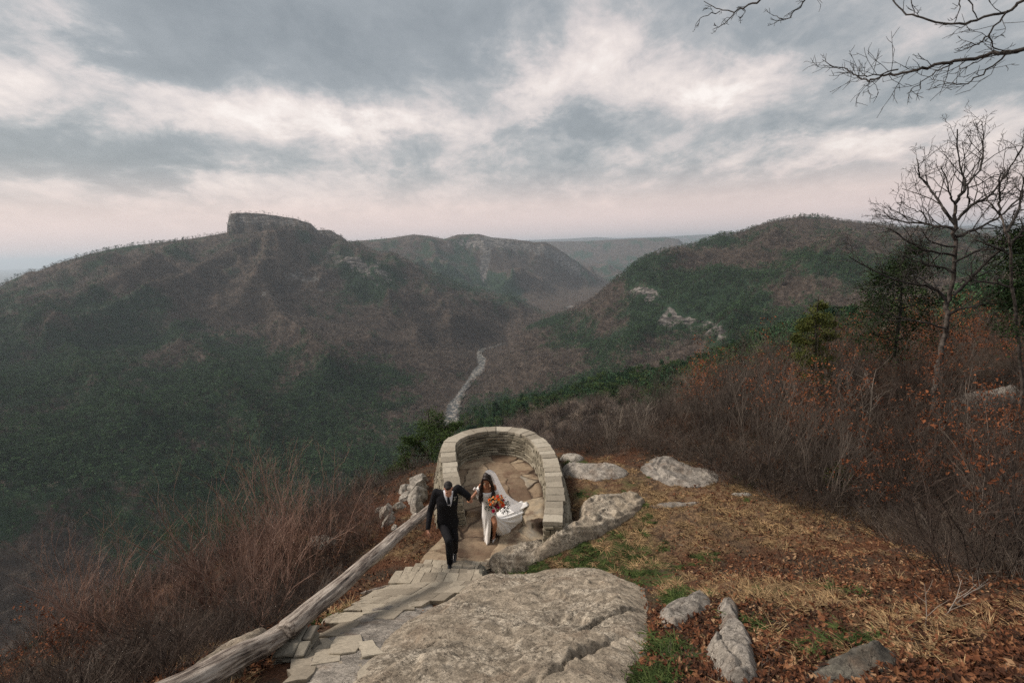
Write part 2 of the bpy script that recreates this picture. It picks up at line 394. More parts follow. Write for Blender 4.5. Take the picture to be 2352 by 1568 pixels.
L.append([Hk(-900, 22000, -500), Hk(0, 22000, -480), Hk(900, 22000, -150), F(1100, 556, 22000), F(1200, 549, 22000), F(1300, 545, 22000), F(1370, 541, 22000), F(1420, 544, 22000), F(1540, 540, 22000), F(1600, 536, 22000), F(1700, 531, 22000), F(1900, 528, 22000), F(3300, 470, 22000)])
L.append([Hk(-900, 46000, -390), Hk(0, 46000, -390), Hk(3300, 46000, -390)])
AZ = np.concatenate([np.arange(-88, -50, 0.5), np.arange(-50, 50, 0.105), np.arange(50, 88.1, 0.5)])
rr = [38.0]
while rr[-1] < 50000:
    q = rr[-1]; st = 1.03 if q < 150 else 1.013 if q < 400 else (1.0062 if q < 5400 else (1.012 if q < 12000 else 1.03))
    rr.append(q * st)
RR = np.array(rr)
KR = []; KZ = []
azr = np.radians(AZ)
KR.append(np.full(len(AZ), 38.0)); KZ.append(znear(38 * np.sin(azr), 38 * np.cos(azr)))
for lay in L:
    a = np.array(sorted(lay)); KR.append(np.exp(np.interp(AZ, a[:, 0], np.log(a[:, 1])))); KZ.append(np.interp(AZ, a[:, 0], a[:, 2]))
KR = np.log(np.array(KR)); KZ = np.array(KZ)
ZT = np.empty((len(AZ), len(RR))); LR = np.log(RR)
CRD = np.empty_like(ZT)
for i in range(len(AZ)):
    kr = np.maximum.accumulate(KR[:, i] + np.arange(len(KR)) * 1e-6)
    ZT[i] = np.interp(LR, kr, KZ[:, i])
    CRD[i] = np.abs(LR[:, None] - kr[None, 4:]).min(1)
def smooth_r(A, n):
    k = np.hanning(n + 2)[1:-1]; k /= k.sum(); pad = n // 2
    B = np.pad(A, ((0, 0), (pad, pad)), mode='edge')
    return np.apply_along_axis(lambda q: np.convolve(q, k, 'valid'), 1, B)
ZT = smooth_r(ZT, 9)
rgr, agr = np.meshgrid(RR, azr)
XT = rgr * np.sin(agr); YT = rgr * np.cos(agr)
EL_O = (ZT - CAMPOS[2]) / rgr; CAP = EL_O.max(1, keepdims=True)
# erosion-like relief, quiet near the crests and on the valley floor
floor_m = np.clip((ZT + 396) / 60, 0, 1)
cr = np.clip(CRD / 0.10, 0.10, 1)
near_m = np.clip((rgr - 60) / 300, 0, 1); far_m = np.clip((11000 - rgr) / 5000, 0.15, 1)
lam = 520.0
wx = XT + 160 * fbm(XT / 700, YT / 700, 3, 41); wy = YT + 160 * fbm(XT / 700, YT / 700, 3, 51)
rel = fbm(wx / lam, wy / (lam * 1.3), 5, 21, 0.52, ridge=True)
rel2 = fbm(XT / 120, YT / 120, 4, 31)
ZT = ZT + floor_m * near_m * far_m * (cr * 82 * (rel - 0.25) * np.clip(rgr / 1900, 0.25, 2.1) + 9 * rel2 * np.clip(cr * 2, 0.3, 1))
PXo, PYo, _w = project(np.stack([XT, YT, ZT], -1))
def spur(line, h_, w_, r0_, r1_):
    global ZT
    msk = (rgr > r0_) & (rgr < r1_); best = np.full(ZT.shape, 1e9); wobx = 9 * fbm(XT / 300, YT / 300, 3, 131)
    for (a, b_), (c_, d_) in zip(line[:-1], line[1:]):
        dx, dy = c_ - a, d_ - b_; t = np.clip(((PXo - a) * dx + (PYo - b_) * dy) / (dx * dx + dy * dy), 0, 1)
        best = np.minimum(best, np.hypot(PXo + wobx - a - t * dx, PYo - b_ - t * dy))
    ZT = ZT + msk * h_ * np.exp(-(best / w_) ** 1.3)
spur([(705, 532), (640, 560), (520, 610), (370, 690), (250, 745), (120, 800)], 62, 17, 1500, 3300)
spur([(790, 556), (850, 620), (900, 700), (960, 780)], 50, 20, 1700, 3300)
spur([(620, 570), (600, 650), (640, 740), (760, 840)], 48, 20, 1300, 3300)
spur([(420, 560), (330, 630), (190, 700), (60, 760)], 50, 18, 1500, 3300)
spur([(360, 720), (420, 800), (520, 900), (600, 1010)], 40, 30, 900, 2400)
spur([(120, 760), (200, 880), (330, 980)], 36, 30, 900, 2400)
spur([(900, 600), (1000, 690), (1080, 750)], 40, 16, 1700, 3300)
spur([(1780, 560), (1720, 600), (1610, 680), (1510, 760), (1430, 840)], 42, 24, 1000, 2700)
spur([(1930, 580), (1850, 640), (1730, 720), (1650, 790)], 42, 26, 900, 2700)
spur([(1110, 575), (1150, 610), (1240, 660)], 80, 16, 3900, 5200)
spur([(985, 560), (1000, 595)], 60, 14, 3900, 5200)
spur([(1250, 580), (1290, 615), (1350, 655)], 60, 13, 3900, 5300)
EL_N = (ZT - CAMPOS[2]) / rgr; lim_ = np.maximum(EL_O, CAP - 0.004)
EL_N = np.where(EL_N > lim_, lim_ + 0.06 * (EL_N - lim_), EL_N); ZT = np.where(rgr > 500, EL_N * rgr + CAMPOS[2], ZT)
# the table mountain: a block of cliff on top of the ridge
PXg, PYg, _ = project(np.stack([XT, YT, ZT], -1))
AZdeg = np.degrees(agr)
def az_at(px, py): q = ray(px, py); return math.degrees(math.atan2(q[0], q[1]))
tp = [(521, 520), (524, 508), (526, 497), (530, 491), (545, 489), (580, 490), (612, 492), (640, 497), (675, 502), (700, 509), (714, 514), (722, 522), (730, 530), (737, 528), (757, 529), (770, 535), (781, 545)]
taz = np.array([az_at(a, b) for a, b in tp]); tel = np.array([onr(a, b, 3000.0)[2] for a, b in tp])
ztop = np.interp(AZdeg, taz, tel, left=-999, right=-999)
edge_r = 2905 + 30 * fbm(AZdeg * 0.35, AZdeg * 0, 2, 77)
blk = (rgr > edge_r) & (rgr < 3230) & (ztop > -900)
top = 6.4 + (ztop - 6.4) * rgr / 3000.0 + 6.0 * fbm(AZdeg * 1.2, rgr / 200, 3, 5)
led = (rgr > edge_r - 45 + 40 * fbm(AZdeg * 0.8, AZdeg * 0 + 4, 2, 78)) & (rgr <= edge_r) & (ztop > -900) & (top > ZT)
ZT = np.where(led, ZT + (0.45 + 0.30 * fbm(AZdeg * 0.8, AZdeg * 0 + 8, 2, 79)) * (top - ZT), ZT)
ZT = np.where(blk & (top > ZT), top, ZT); blk = blk | led
cliff_attr = (blk & (rgr < edge_r + 40)).astype(float) * (0.62 + 0.9 * fbm(AZdeg * 4, ZT / 25, 3, 9))
PXg, PYg, _ = project(np.stack([XT, YT, ZT], -1))
# visibility (running maximum of the elevation angle)
ELg = (ZT - CAMPOS[2]) / rgr
RUN = np.maximum.accumulate(ELg, axis=1)
# fields painted on the land itself: evergreen share and bare rock
def gb(cx, cy_, sx_, sy_, rot=0.0):
    c, s_ = math.cos(R_(rot)), math.sin(R_(rot)); dx = PXg - cx; dy = PYg - cy_
    a = (dx * c + dy * s_) / sx_; b = (-dx * s_ + dy * c) / sy_
    return np.exp(-(a * a + b * b))
nz = fbm(XT / 260, YT / 420, 5, 61); nz2 = fbm(XT / 60, YT / 60, 3, 71)
ev = -0.12 + 1.0 * nz + 0.55 * nz2
for g, wt in ((gb(300, 1050, 560, 260), 0.55), (gb(120, 850, 420, 120), 0.25), (gb(620, 905, 330, 120), 0.25), (gb(850, 665, 90, 40, 35), 0.6), (gb(1130, 660, 130, 28, 22), 0.7), (gb(1000, 620, 60, 18, 22), 0.4),
              (gb(640, 690, 160, 40), -0.35), (gb(760, 790, 260, 50), -0.4), (gb(1000, 830, 130, 80), -0.5), (gb(1290, 680, 110, 50), -0.8), (gb(1120, 800, 150, 60), -0.5),
              (gb(1380, 925, 310, 62, -14), 0.9), (gb(1250, 855, 280, 40, -12), -0.55), (gb(1700, 650, 230, 70), 0.5), (gb(1560, 690, 240, 50, 10), 0.5), (gb(1420, 790, 230, 50, -30), 0.55), (gb(1300, 770, 120, 25, -30), 0.4), (gb(1780, 585, 150, 18, 10), 0.6), (gb(1500, 600, 90, 16, -15), 0.6), (gb(1660, 590, 200, 22), -0.5),
              (gb(1830, 660, 170, 26), -0.3), (gb(1480, 730, 130, 50, -30), 0.2), (gb(1260, 740, 70, 16, -8), 0.7), (gb(1350, 990, 120, 60), -0.7), (gb(1260, 1010, 150, 40), -0.7), (gb(420, 600, 200, 30), -0.3), (gb(560, 650, 220, 14, -28), -0.6), (gb(300, 700, 160, 40), 0.15), (gb(1700, 760, 200, 40), 0.35), (gb(1990, 600, 150, 60), 0.2)):
    ev = ev + g * wt
rk = np.zeros_like(ev)
rn = fbm(XT / 45, ZT / 22 + YT / 90, 4, 81)
for g, wt in ((gb(700, 635, 60, 26, 20), 0.75), (gb(810, 605, 80, 26, 22), 0.75), (gb(900, 640, 60, 26, 30), 0.35), (gb(600, 680, 60, 26), 0.45), (gb(1470, 665, 40, 14), 0.8), (gb(1540, 735, 50, 24, 20), 0.95), (gb(1640, 760, 60, 22, 10), 0.7), (gb(1500, 685, 30, 20), 0.6),
              (gb(1115, 597, 8, 36, 8), 3.4), (gb(1170, 562, 80, 16, 12), 0.8), (gb(1080, 560, 60, 14, 0), 0.7), (gb(1280, 590, 60, 18, 25), 0.95), (gb(1320, 625, 30, 14, 30), 0.6), (gb(1310, 706, 9, 4), 2.0), (gb(1130, 975, 60, 26), 0.5), (gb(940, 570, 40, 16, 20), 0.35)):
    rk = rk + g * wt
rk = np.clip((rk + rn * 0.9 - 0.42) * 3.0, 0, 1); rk = np.maximum(rk, cliff_attr)
land = np.stack([XT, YT, ZT], -1).reshape(-1, 3)
na, nr = ZT.shape
ii = (np.arange(na - 1)[:, None] * nr + np.arange(nr - 1)[None, :]).ravel()
quads = np.stack([ii, ii + nr, ii + nr + 1, ii + 1], 1)[:, ::-1]
mt, N, b = new_mat('forest_floor')
cw = N.coord('Object'); n_a = N.noise(cw, 0.02, 6, 0.65); n_b = N.noise(cw, 0.15, 5, 0.7)
evn = N.attr('ever'); rkn = N.attr('rock')
brown = N.mix(N.sm(n_a, 0.35, 0.65), (0.05, 0.040, 0.033), (0.10, 0.078, 0.063))
green = N.mix(N.sm(n_b, 0.3, 0.7), (0.016, 0.032, 0.018), (0.038, 0.065, 0.036))
c = N.mix(N.sm(N.math('ADD', evn, N.math('MULTIPLY', N.math('SUBTRACT', n_b, 0.5), 1.2)), -0.05, 0.25), brown, green)
strata = N.noise(N.mapping(cw, (0.03, 0.03, 0.16)), 1.0, 6, 0.7)
rockc = N.ramp(strata, [(0.36, (0.03, 0.03, 0.03)), (0.5, (0.095, 0.088, 0.08)), (0.62, (0.26, 0.24, 0.22))])
c = N.mix(N.sm(N.math('ADD', rkn, N.math('MULTIPLY', N.math('SUBTRACT', n_b, 0.5), 0.8)), 0.35, 0.7), c, rockc)
N.set(b.inputs['Base Color'], c); b.inputs['Specular IOR Level'].default_value = 0.05
N.set(b.inputs['Normal'], N.bump(N.math('ADD', n_b, N.math('MULTIPLY', strata, rkn)), 0.8, 6.0))
terr = mesh_np('hills', land, quads, [mt]); tag(terr, kind='structure')
attr_f(terr, 'ever', ev.ravel()); attr_f(terr, 'rock', rk.ravel())
print('terrain', len(land), time.time() - T0)
# ------------------------------------------------------------------ near ground sheet
A2 = np.radians(np.concatenate([np.arange(-180, -58, 2.0), np.arange(-58, 58, 0.3), np.arange(58, 180.1, 2.0)]))
rr = [0.4]
while rr[-1] < 38.0: rr.append(rr[-1] * (1.04 if rr[-1] < 2.5 else 1.0075) )
rr[-1] = 39.2; R2 = np.array(rr)
rg, ag = np.meshgrid(R2, A2); xg = rg * np.sin(ag); yg = rg * np.cos(ag)
zg = znear(xg, yg) - 0.0
zg += (0.018 * fbm(xg * 9, yg * 9, 3, 15)) * np.clip((30 - rg) / 10, 0, 1)
zg[:, -4:] -= np.array([0.1, 0.25, 0.5, 0.9])
nA, nR = zg.shape
ii = (np.arange(nA - 1)[:, None] * nR + np.arange(nR - 1)[None, :]).ravel()
gq = np.stack([ii, ii + 1, ii + nR + 1, ii + nR], 1)
pxg, pyg, wg = project(np.stack([xg, yg, zg], -1))
mt, N, b = new_mat('litter_ground')
P = N.coord('Object')
a1 = N.noise(P, 0.9, 6, 0.65); a2 = N.noise(P, 6.0, 6, 0.7); a3 = N.noise(P, 38.0, 4, 0.7); a4 = N.vor(P, 30.0, 'F1')
litter = N.mix(N.sm(a3, 0.35, 0.65), (0.05, 0.024, 0.015), (0.155, 0.075, 0.042))
soil = N.mix(N.sm(a3, 0.3, 0.7), (0.035, 0.025, 0.018), (0.10, 0.07, 0.048))
straw = N.mix(N.sm(a3, 0.3, 0.7), (0.11, 0.07, 0.04), (0.27, 0.18, 0.105))
mossc = N.mix(N.sm(a3, 0.3, 0.7), (0.025, 0.045, 0.014), (0.07, 0.10, 0.032))
c = N.mix(N.sm(a1, 0.42, 0.58), soil, litter)
c = N.mix(N.math('MULTIPLY', N.sm(N.attr('straw'), 0.2, 0.8), N.sm(a2, 0.38, 0.6)), c, straw)
c = N.mix(N.math('MULTIPLY', N.sm(N.attr('green'), 0.15, 0.7), N.sm(a2, 0.40, 0.56)), c, mossc)
N.set(b.inputs['Base Color'], c); b.inputs['Roughness'].default_value = 0.95; b.inputs['Specular IOR Level'].default_value = 0.1
N.set(b.inputs['Normal'], N.bump(N.math('ADD', N.math('MULTIPLY', a3, 0.5), N.math('ADD', a2, N.math('MULTIPLY', a4, 0.4))), 0.9, 0.05))
ground = mesh_np('ground', np.stack([xg, yg, zg], -1).reshape(-1, 3), gq, [mt]); tag(ground, kind='structure')
def field(px, py, blobs_):
    f = 0
    for (cx, cy_, sx_, sy_, wt) in blobs_:
        f = f + wt * np.exp(-(((px - cx) / sx_) ** 2 + ((py - cy_) / sy_) ** 2))
    return f
def wfield(x, y, pts):     # same, but in metres on the ground
    f = 0
    for (cx, cy_, s_, wt) in pts: f = f + wt * np.exp(-(((x - cx) ** 2 + (y - cy_) ** 2) / s_ ** 2))
    return f
def wp(px, py, rpx, wt):
    p = G(px, py); return (p[0], p[1], rpx / FPX * math.dist(p, CAMPOS), wt)
GREEN = [wp(*q) for q in ((1350, 1135, 40, .7), (1420, 1230, 60, .8), (1330, 1270, 50, .9), (1260, 1290, 60, .8), (1180, 1330, 40, .8), (1500, 1330, 60, 1.1), (1580, 1370, 60, 1.2), (1450, 1290, 60, .9), (1560, 1500, 60, .9), (1500, 1568, 50, .9), (1620, 1290, 40, .5), (1780, 1370, 50, .5), (1960, 1360, 30, .6), (790, 1400, 38, 1.3), (750, 1425, 30, 1.2), (1010, 1270, 22, .8), (1330, 1065, 40, .7), (1450, 1110, 40, .5), (1700, 1120, 60, .4), (1900, 1480, 70, .4), (1290, 1210, 30, .5), (1480, 1180, 40, .5), (1700, 1440, 40, .6), (560, 1480, 60, .3))]
STRAW = [wp(*q) for q in ((1400, 1150, 110, .9), (1560, 1150, 140, .9), (1400, 1260, 90, .8), (1700, 1160, 120, .8), (1870, 1190, 110, .9), (1700, 1350, 130, .6), (1900, 1390, 130, .6), (1250, 1330, 60, .5), (940, 1260, 70, .7), (1480, 1220, 100, .8), (880, 1370, 60, .4), (2050, 1460, 130, .4), (1350, 1090, 80, .6))]
attr_f(ground, 'green', wfield(xg, yg, GREEN).ravel()); attr_f(ground, 'straw', wfield(xg, yg, STRAW).ravel())

# ------------------------------------------------------------------ far-off woods: instanced trees
def leafmat(name, c1, c2, tr=0.0, rnd=0.5, scale=3.0):
    mt, N, b = new_mat(name)
    r = N.n.new('ShaderNodeObjectInfo').outputs['Random']
    v = N.noise(N.coord('Object'), scale, 2)
    c = N.mix(N.sm(v, 0.35, 0.65), c1, c2)
    c = N.mix(1.0, c, N.ramp(r, [(0, (1 - rnd,) * 3), (0.5, (1.0, 1.0, 0.96)), (1, (1 + rnd, 1 + rnd * 0.9, 1 + rnd * 0.6))]), 'MULTIPLY')
    N.set(b.inputs['Base Color'], c); b.inputs['Roughness'].default_value = 0.9; b.inputs['Specular IOR Level'].default_value = 0.08
    return mt
M_EVER = leafmat('evergreen_needles', (0.026, 0.054, 0.028), (0.070, 0.118, 0.058), scale=5)
M_EVER2 = leafmat('pine_needles', (0.026, 0.045, 0.016), (0.055, 0.085, 0.03), scale=4)
M_EVERN = leafmat('near_evergreen_needles', (0.018, 0.044, 0.024), (0.045, 0.088, 0.045), rnd=0.4, scale=5)
M_TWIG = leafmat('bare_twigs', (0.12, 0.10, 0.088), (0.255, 0.212, 0.185), rnd=0.5)
M_TWIGD = leafmat('dark_twigs', (0.045, 0.035, 0.031), (0.11, 0.085, 0.074), rnd=0.45)
def tris_cloud(C, size, rng):
    """random triangles of given size centred on C"""
    n = len(C); u = rng.normal(size=(n, 3)); u /= np.linalg.norm(u, axis=1, keepdims=True)
    v = np.cross(u, rng.normal(size=(n, 3))); v /= np.linalg.norm(v, axis=1, keepdims=True)
    s = (size * rng.uniform(0.6, 1.3, n))[:, None]
    V = np.stack([C + u * s, C - u * s * 0.5 + v * s * 0.87, C - u * s * 0.5 - v * s * 0.87], 1).reshape(-1, 3)
    return V, np.arange(3 * n).reshape(-1, 3)
protos = bpy.data.collections.new('tree_kinds')
def put(o): COL.objects.unlink(o) if o.name in COL.objects else None; protos.objects.link(o)
def proto_ever(i, n, shape, mat):
    rng = np.random.default_rng(100 + i); mb = MB()
    K = max(8, n // 14); cl = []
    for k in range(K):
        h = rng.uniform(0.12, 0.98) if shape == 'cone' else rng.uniform(0.35, 0.97)
        rad = (0.24 * (1 - h) ** 0.8 + 0.02) if shape == 'cone' else 0.26 * math.sqrt(max(0.02, 1 - ((h - 0.62) / 0.4) ** 2))
        a = rng.uniform(0, 6.28); q = rad * math.sqrt(rng.uniform(0.3, 1)) * rng.uniform(0.7, 1.25)
        cl.append((q * math.cos(a), q * math.sin(a), h))
    cl = np.array(cl); idx = rng.integers(0, K, n)
    C = cl[idx] + rng.normal(size=(n, 3)) * np.array([0.045, 0.045, 0.028])
    V, Fc = tris_cloud(C, 0.035 if n < 200 else 0.026, rng)
    V[:, 2] = V[:, 2] * 1.0
    mb.add(V, Fc, 0)
    mb.tube([(0, 0, -0.05), (0.01, 0, 0.5), (0, 0.01, 0.95)], [0.018, 0.012, 0.003], 3, 1, cap=False)
    o = mb.build('a%02d' % i, [mat, M_TWIGD], smooth=False, link_it=False); protos.objects.link(o)
def proto_bare(i, nb, nt, wid, seed):
    rng = np.random.default_rng(seed); V = []; Fc = []
    def seg(a, b_, w1, w2):
        a = np.array(a); b_ = np.array(b_); d_ = b_ - a
        for k in range(1 if w1 < 0.008 else 2):
            p = np.cross(d_, rng.normal(size=3)); p /= (np.linalg.norm(p) + 1e-9); n0 = len(V)
            V.extend([a - p * w1, a + p * w1, b_ + p * w2, b_ - p * w2]); Fc.append((n0, n0 + 1, n0 + 2, n0 + 3))
    lean = rng.normal(size=2) * 0.05
    tr = [np.array([lean[0] * t, lean[1] * t, t * 0.75]) for t in (-0.05, 0.3, 0.6, 1.0)]
    for a, b_, w_ in zip(tr[:-1], tr[1:], (0.016, 0.013, 0.009)): seg(a, b_, w_, w_ * 0.75)
    for k in range(nb):
        t = rng.uniform(0.3, 1.0); base = np.array([lean[0] * t, lean[1] * t, t * 0.75]); a = rng.uniform(0, 6.28); l = 0.34 * (1.15 - 0.6 * t) * rng.uniform(0.7, 1.2)
        dirn = np.array([math.cos(a), math.sin(a), rng.uniform(0.5, 1.3)]); dirn /= np.linalg.norm(dirn)
        mid = base + dirn * l * 0.5; end = mid + (dirn + np.array([0, 0, 0.35])) * l * 0.5
        seg(base, mid, 0.007, 0.0055); seg(mid, end, 0.0055, 0.003)
        for q in range(nt):
            f = rng.uniform(0.25, 1.0); s_ = base + (end - base) * f; dd = dirn * 0.6 + rng.normal(size=3) * 0.55; dd[2] += 0.3; dd /= np.linalg.norm(dd)
            e = s_ + dd * rng.uniform(0.08, 0.2); seg(s_, e, wid, wid * 0.5)
            for z in range(2):
                d3 = dd + rng.normal(size=3) * 0.6; d3 /= np.linalg.norm(d3); seg(s_ + (e - s_) * rng.uniform(0.4, 1), e + d3 * 0.07, wid * 0.6, wid * 0.4)
    o = mesh_np('a%02d' % i, np.array(V), np.array(Fc), [M_TWIG if seed % 2 else M_TWIGD], smooth=False, link_it=False); protos.objects.link(o)
for i in range(3): proto_ever(i, 110, 'cone' if i < 1 else 'round', M_EVER)
for i in range(3): proto_bare(3 + i, 9, 4, 0.005, 201 + i)
for i in range(3): proto_ever(6 + i, 700, 'cone' if i == 0 else 'round', M_EVERN if i < 2 else M_EVER2)
for i in range(3): proto_bare(9 + i, 20, 12, 0.0022, 301 + i)
# the river's course
riv = np.array([(1015, 1075, 985), (1020, 1062, 960), (1025, 1064, 930), (1040, 1076, 900), (1055, 1094, 875), (1080, 1116, 855), (1098, 1130, 838), (1092, 1122, 822), (1086, 1108, 812), (1100, 1122, 802), (1128, 1148, 795), (1148, 1162, 788), (1165, 1172, 782)], float)
RZ = -398.5
rl = np.array([onz(a, y, RZ) for a, b_, y in riv]); rrt = np.array([onz(a + (b_ - a) * 0.82, y, RZ) for a, b_, y in riv])
rmid = (rl + rrt) / 2; rwid = np.linalg.norm(rrt - rl, axis=1) / 2
def riv_d(x, y):
    best = np.full(x.shape, 1e9)
    for k in range(len(rmid) - 1):
        a, b_ = rmid[k][:2], rmid[k + 1][:2]; ab = b_ - a; t = np.clip(((x - a[0]) * ab[0] + (y - a[1]) * ab[1]) / (ab @ ab), 0, 1)
        best = np.minimum(best, np.hypot(x - a[0] - t * ab[0], y - a[1] - t * ab[1]) - (rwid[k] * (1 - t) + rwid[k + 1] * t))
    return best
# cells
xc = (XT[:-1, :-1] + XT[1:, 1:]) / 2; yc = (YT[:-1, :-1] + YT[1:, 1:]) / 2; zc_ = (ZT[:-1, :-1] + ZT[1:, 1:]) / 2
rc = np.hypot(xc, yc); dr = np.diff(RR)[None, :]; da = np.diff(azr)[:, None]
area = rc * da * dr
el1 = ELg[:-1, 1:]; el0 = RUN[:-1, :-1]
vis = el1 > el0 - 14.0 / rc
depx = np.clip((el1 - el0), 0.0, None) * 512; dapx = da * 512
apx = (depx + 0.22 * np.minimum(12 / rc * 512, 3)) * dapx
evc = ev[:-1, :-1]; rkc = rk[:-1, :-1]
sp_m = np.where(rc < 450, 5.0, 6.5)
lamd = np.minimum(area / sp_m ** 2, apx * 0.5)
near_c = rc < 600
lamd = np.where(near_c, area / 6.0 ** 2, lamd)
lamd *= vis * (rc > 105) * (rc < 6200) * (1 - 0.85 * rkc) * (np.abs(np.degrees(ag_c := (agr[:-1, :-1]))) < 56)
lamd *= (riv_d(xc, yc) > -4) | (zc_ > -370)
lamd *= np.where(rc > 3500, 0.6, 1.0); lamd *= 1 - 0.75 * (blk[:-1, :-1])
cnt = RNG.poisson(np.clip(lamd, 0, 30)); tot = int(cnt.sum())
fi, fj = np.nonzero(cnt); rep = cnt[fi, fj]; fi = np.repeat(fi, rep); fj = np.repeat(fj, rep)
u = RNG.uniform(size=len(fi)); v = RNG.uniform(size=len(fi))
def bil(A): return (A[fi, fj] * (1 - u) * (1 - v) + A[fi + 1, fj] * u * (1 - v) + A[fi, fj + 1] * (1 - u) * v + A[fi + 1, fj + 1] * u * v)
tx, ty, tz = bil(XT), bil(YT), bil(ZT); te = bil(ev); trr = np.hypot(tx, ty)
isev = RNG.uniform(-0.28, 0.28, len(tx)) + te > 0.13
hgt = np.where(isev, RNG.uniform(9, 19, len(tx)), RNG.uniform(8, 16, len(tx))) * np.where(trr < 170, 0.5, np.where(trr < 260, 0.75, 1.0))
top_ = rk[fi, fj] > 0.3; hgt = np.where(top_, hgt * 0.35, hgt)
near_t = trr < 700
ki = np.where(isev, np.where(near_t, 6, 0), np.where(near_t, 9, 3)) + RNG.integers(0, 3, len(tx))
wid_ = hgt * RNG.uniform(0.8, 1.35, len(tx)) * np.where(trr > 900, 1.35, 1.0)
def instance_stuff(name, pts, kidx, rot, scl, coll):
    me = bpy.data.meshes.new(name); me.vertices.add(len(pts)); me.vertices.foreach_set('co', np.asarray(pts, np.float32).ravel())
    def at_(n_, t_, k_, ar): a = me.attributes.new(n_, t_, 'POINT'); a.data.foreach_set(k_, np.ascontiguousarray(ar).ravel())
    at_('kidx', 'INT', 'value', kidx.astype(np.int32)); at_('rot', 'FLOAT_VECTOR', 'vector', rot.astype(np.float32)); at_('scl', 'FLOAT_VECTOR', 'vector', scl.astype(np.float32))
    o = bpy.data.objects.new(name, me); COL.objects.link(o)
    ng = bpy.data.node_groups.new(name + '_nodes', 'GeometryNodeTree')
    ng.interface.new_socket('Geometry', in_out='INPUT', socket_type='NodeSocketGeometry'); ng.interface.new_socket('Geometry', in_out='OUTPUT', socket_type='NodeSocketGeometry')
    gi = ng.nodes.new('NodeGroupInput'); go = ng.nodes.new('NodeGroupOutput'); ip = ng.nodes.new('GeometryNodeInstanceOnPoints')
    m2p = ng.nodes.new('GeometryNodeMeshToPoints')
    ci = ng.nodes.new('GeometryNodeCollectionInfo'); ci.inputs['Collection'].default_value = coll; ci.inputs['Separate Children'].default_value = True; ci.inputs['Reset Children'].default_value = True
    def na_(n_, t_): q = ng.nodes.new('GeometryNodeInputNamedAttribute'); q.data_type = t_; q.inputs['Name'].default_value = n_; return q.outputs['Attribute']
    ng.links.new(gi.outputs[0], m2p.inputs['Mesh']); ng.links.new(m2p.outputs['Points'], ip.inputs['Points']); ng.links.new(ci.outputs[0], ip.inputs['Instance'])
    ip.inputs['Pick Instance'].default_value = True
    ng.links.new(na_('kidx', 'INT'), ip.inputs['Instance Index']); ng.links.new(na_('scl', 'FLOAT_VECTOR'), ip.inputs['Scale'])
    ng.links.new(na_('rot', 'FLOAT_VECTOR'), ip.inputs['Rotation'])
    ng.links.new(ip.outputs[0], go.inputs[0])
    md = o.modifiers.new('scatter', 'NODES'); md.node_group = ng
    return o
z0 = np.zeros(len(tx))
forest = instance_stuff('forest', np.stack([tx, ty, tz], 1), ki, np.stack([RNG.normal(size=len(tx)) * 0.06, RNG.normal(size=len(tx)) * 0.06, RNG.uniform(0, 6.28, len(tx))], 1), np.stack([wid_, wid_, hgt], 1), protos)
tag(forest, kind='stuff')
# river: boulder bed with water between
def strip(name, A, B, n_across, sub, zf, mat):
    t = np.linspace(0, len(A) - 1, sub); A2_ = np.stack([np.interp(t, np.arange(len(A)), A[:, k]) for k in range(3)], 1); B2_ = np.stack([np.interp(t, np.arange(len(B)), B[:, k]) for k in range(3)], 1)
    s_ = np.linspace(0, 1, n_across)
    Pp = A2_[:, None, :] * (1 - s_[None, :, None]) + B2_[:, None, :] * s_[None, :, None]
    wob = 11 * fbm(Pp[..., 0] / 60, Pp[..., 1] / 60, 4, 91); Pp[..., 0] += wob
    Pp[..., 2] = zf(Pp[..., 0], Pp[..., 1])
    n0, n1_ = Pp.shape[:2]; i_ = (np.arange(n0 - 1)[:, None] * n1_ + np.arange(n1_ - 1)[None, :]).ravel()
    return mesh_np(name, Pp.reshape(-1, 3), np.stack([i_, i_ + 1, i_ + n1_ + 1, i_ + n1_], 1), [mat])
mt, N, b = new_mat('river_bed')
P = N.coord('Object'); v1 = N.vor(N.mapping(P, (1, 0.6, 1)), 0.09); v2 = N.noise(P, 0.05, 5, 0.7)
rockm = N.sm(N.math('ADD', N.noise(P, 0.16, 5, 0.75), N.math('MULTIPLY', N.math('SUBTRACT', v2, 0.5), 0.5)), 0.49, 0.56)
c = N.mix(rockm, (0.03, 0.035, 0.033), N.mix(v2, (0.10, 0.095, 0.085), (0.38, 0.35, 0.305)))
N.set(b.inputs['Base Color'], c); N.set(b.inputs['Roughness'], N.math('ADD', N.math('MULTIPLY', rockm, 0.6), 0.25)); N.set(b.inputs['Normal'], N.bump(v2, 0.5, 1.0))
river = strip('river', rl, rrt, 16, 300, lambda x, y: RZ + 2.2 * np.maximum(0, fbm(x / 7, y / 7, 3, 93)) + 0 * x, mt); tag(river, kind='structure')
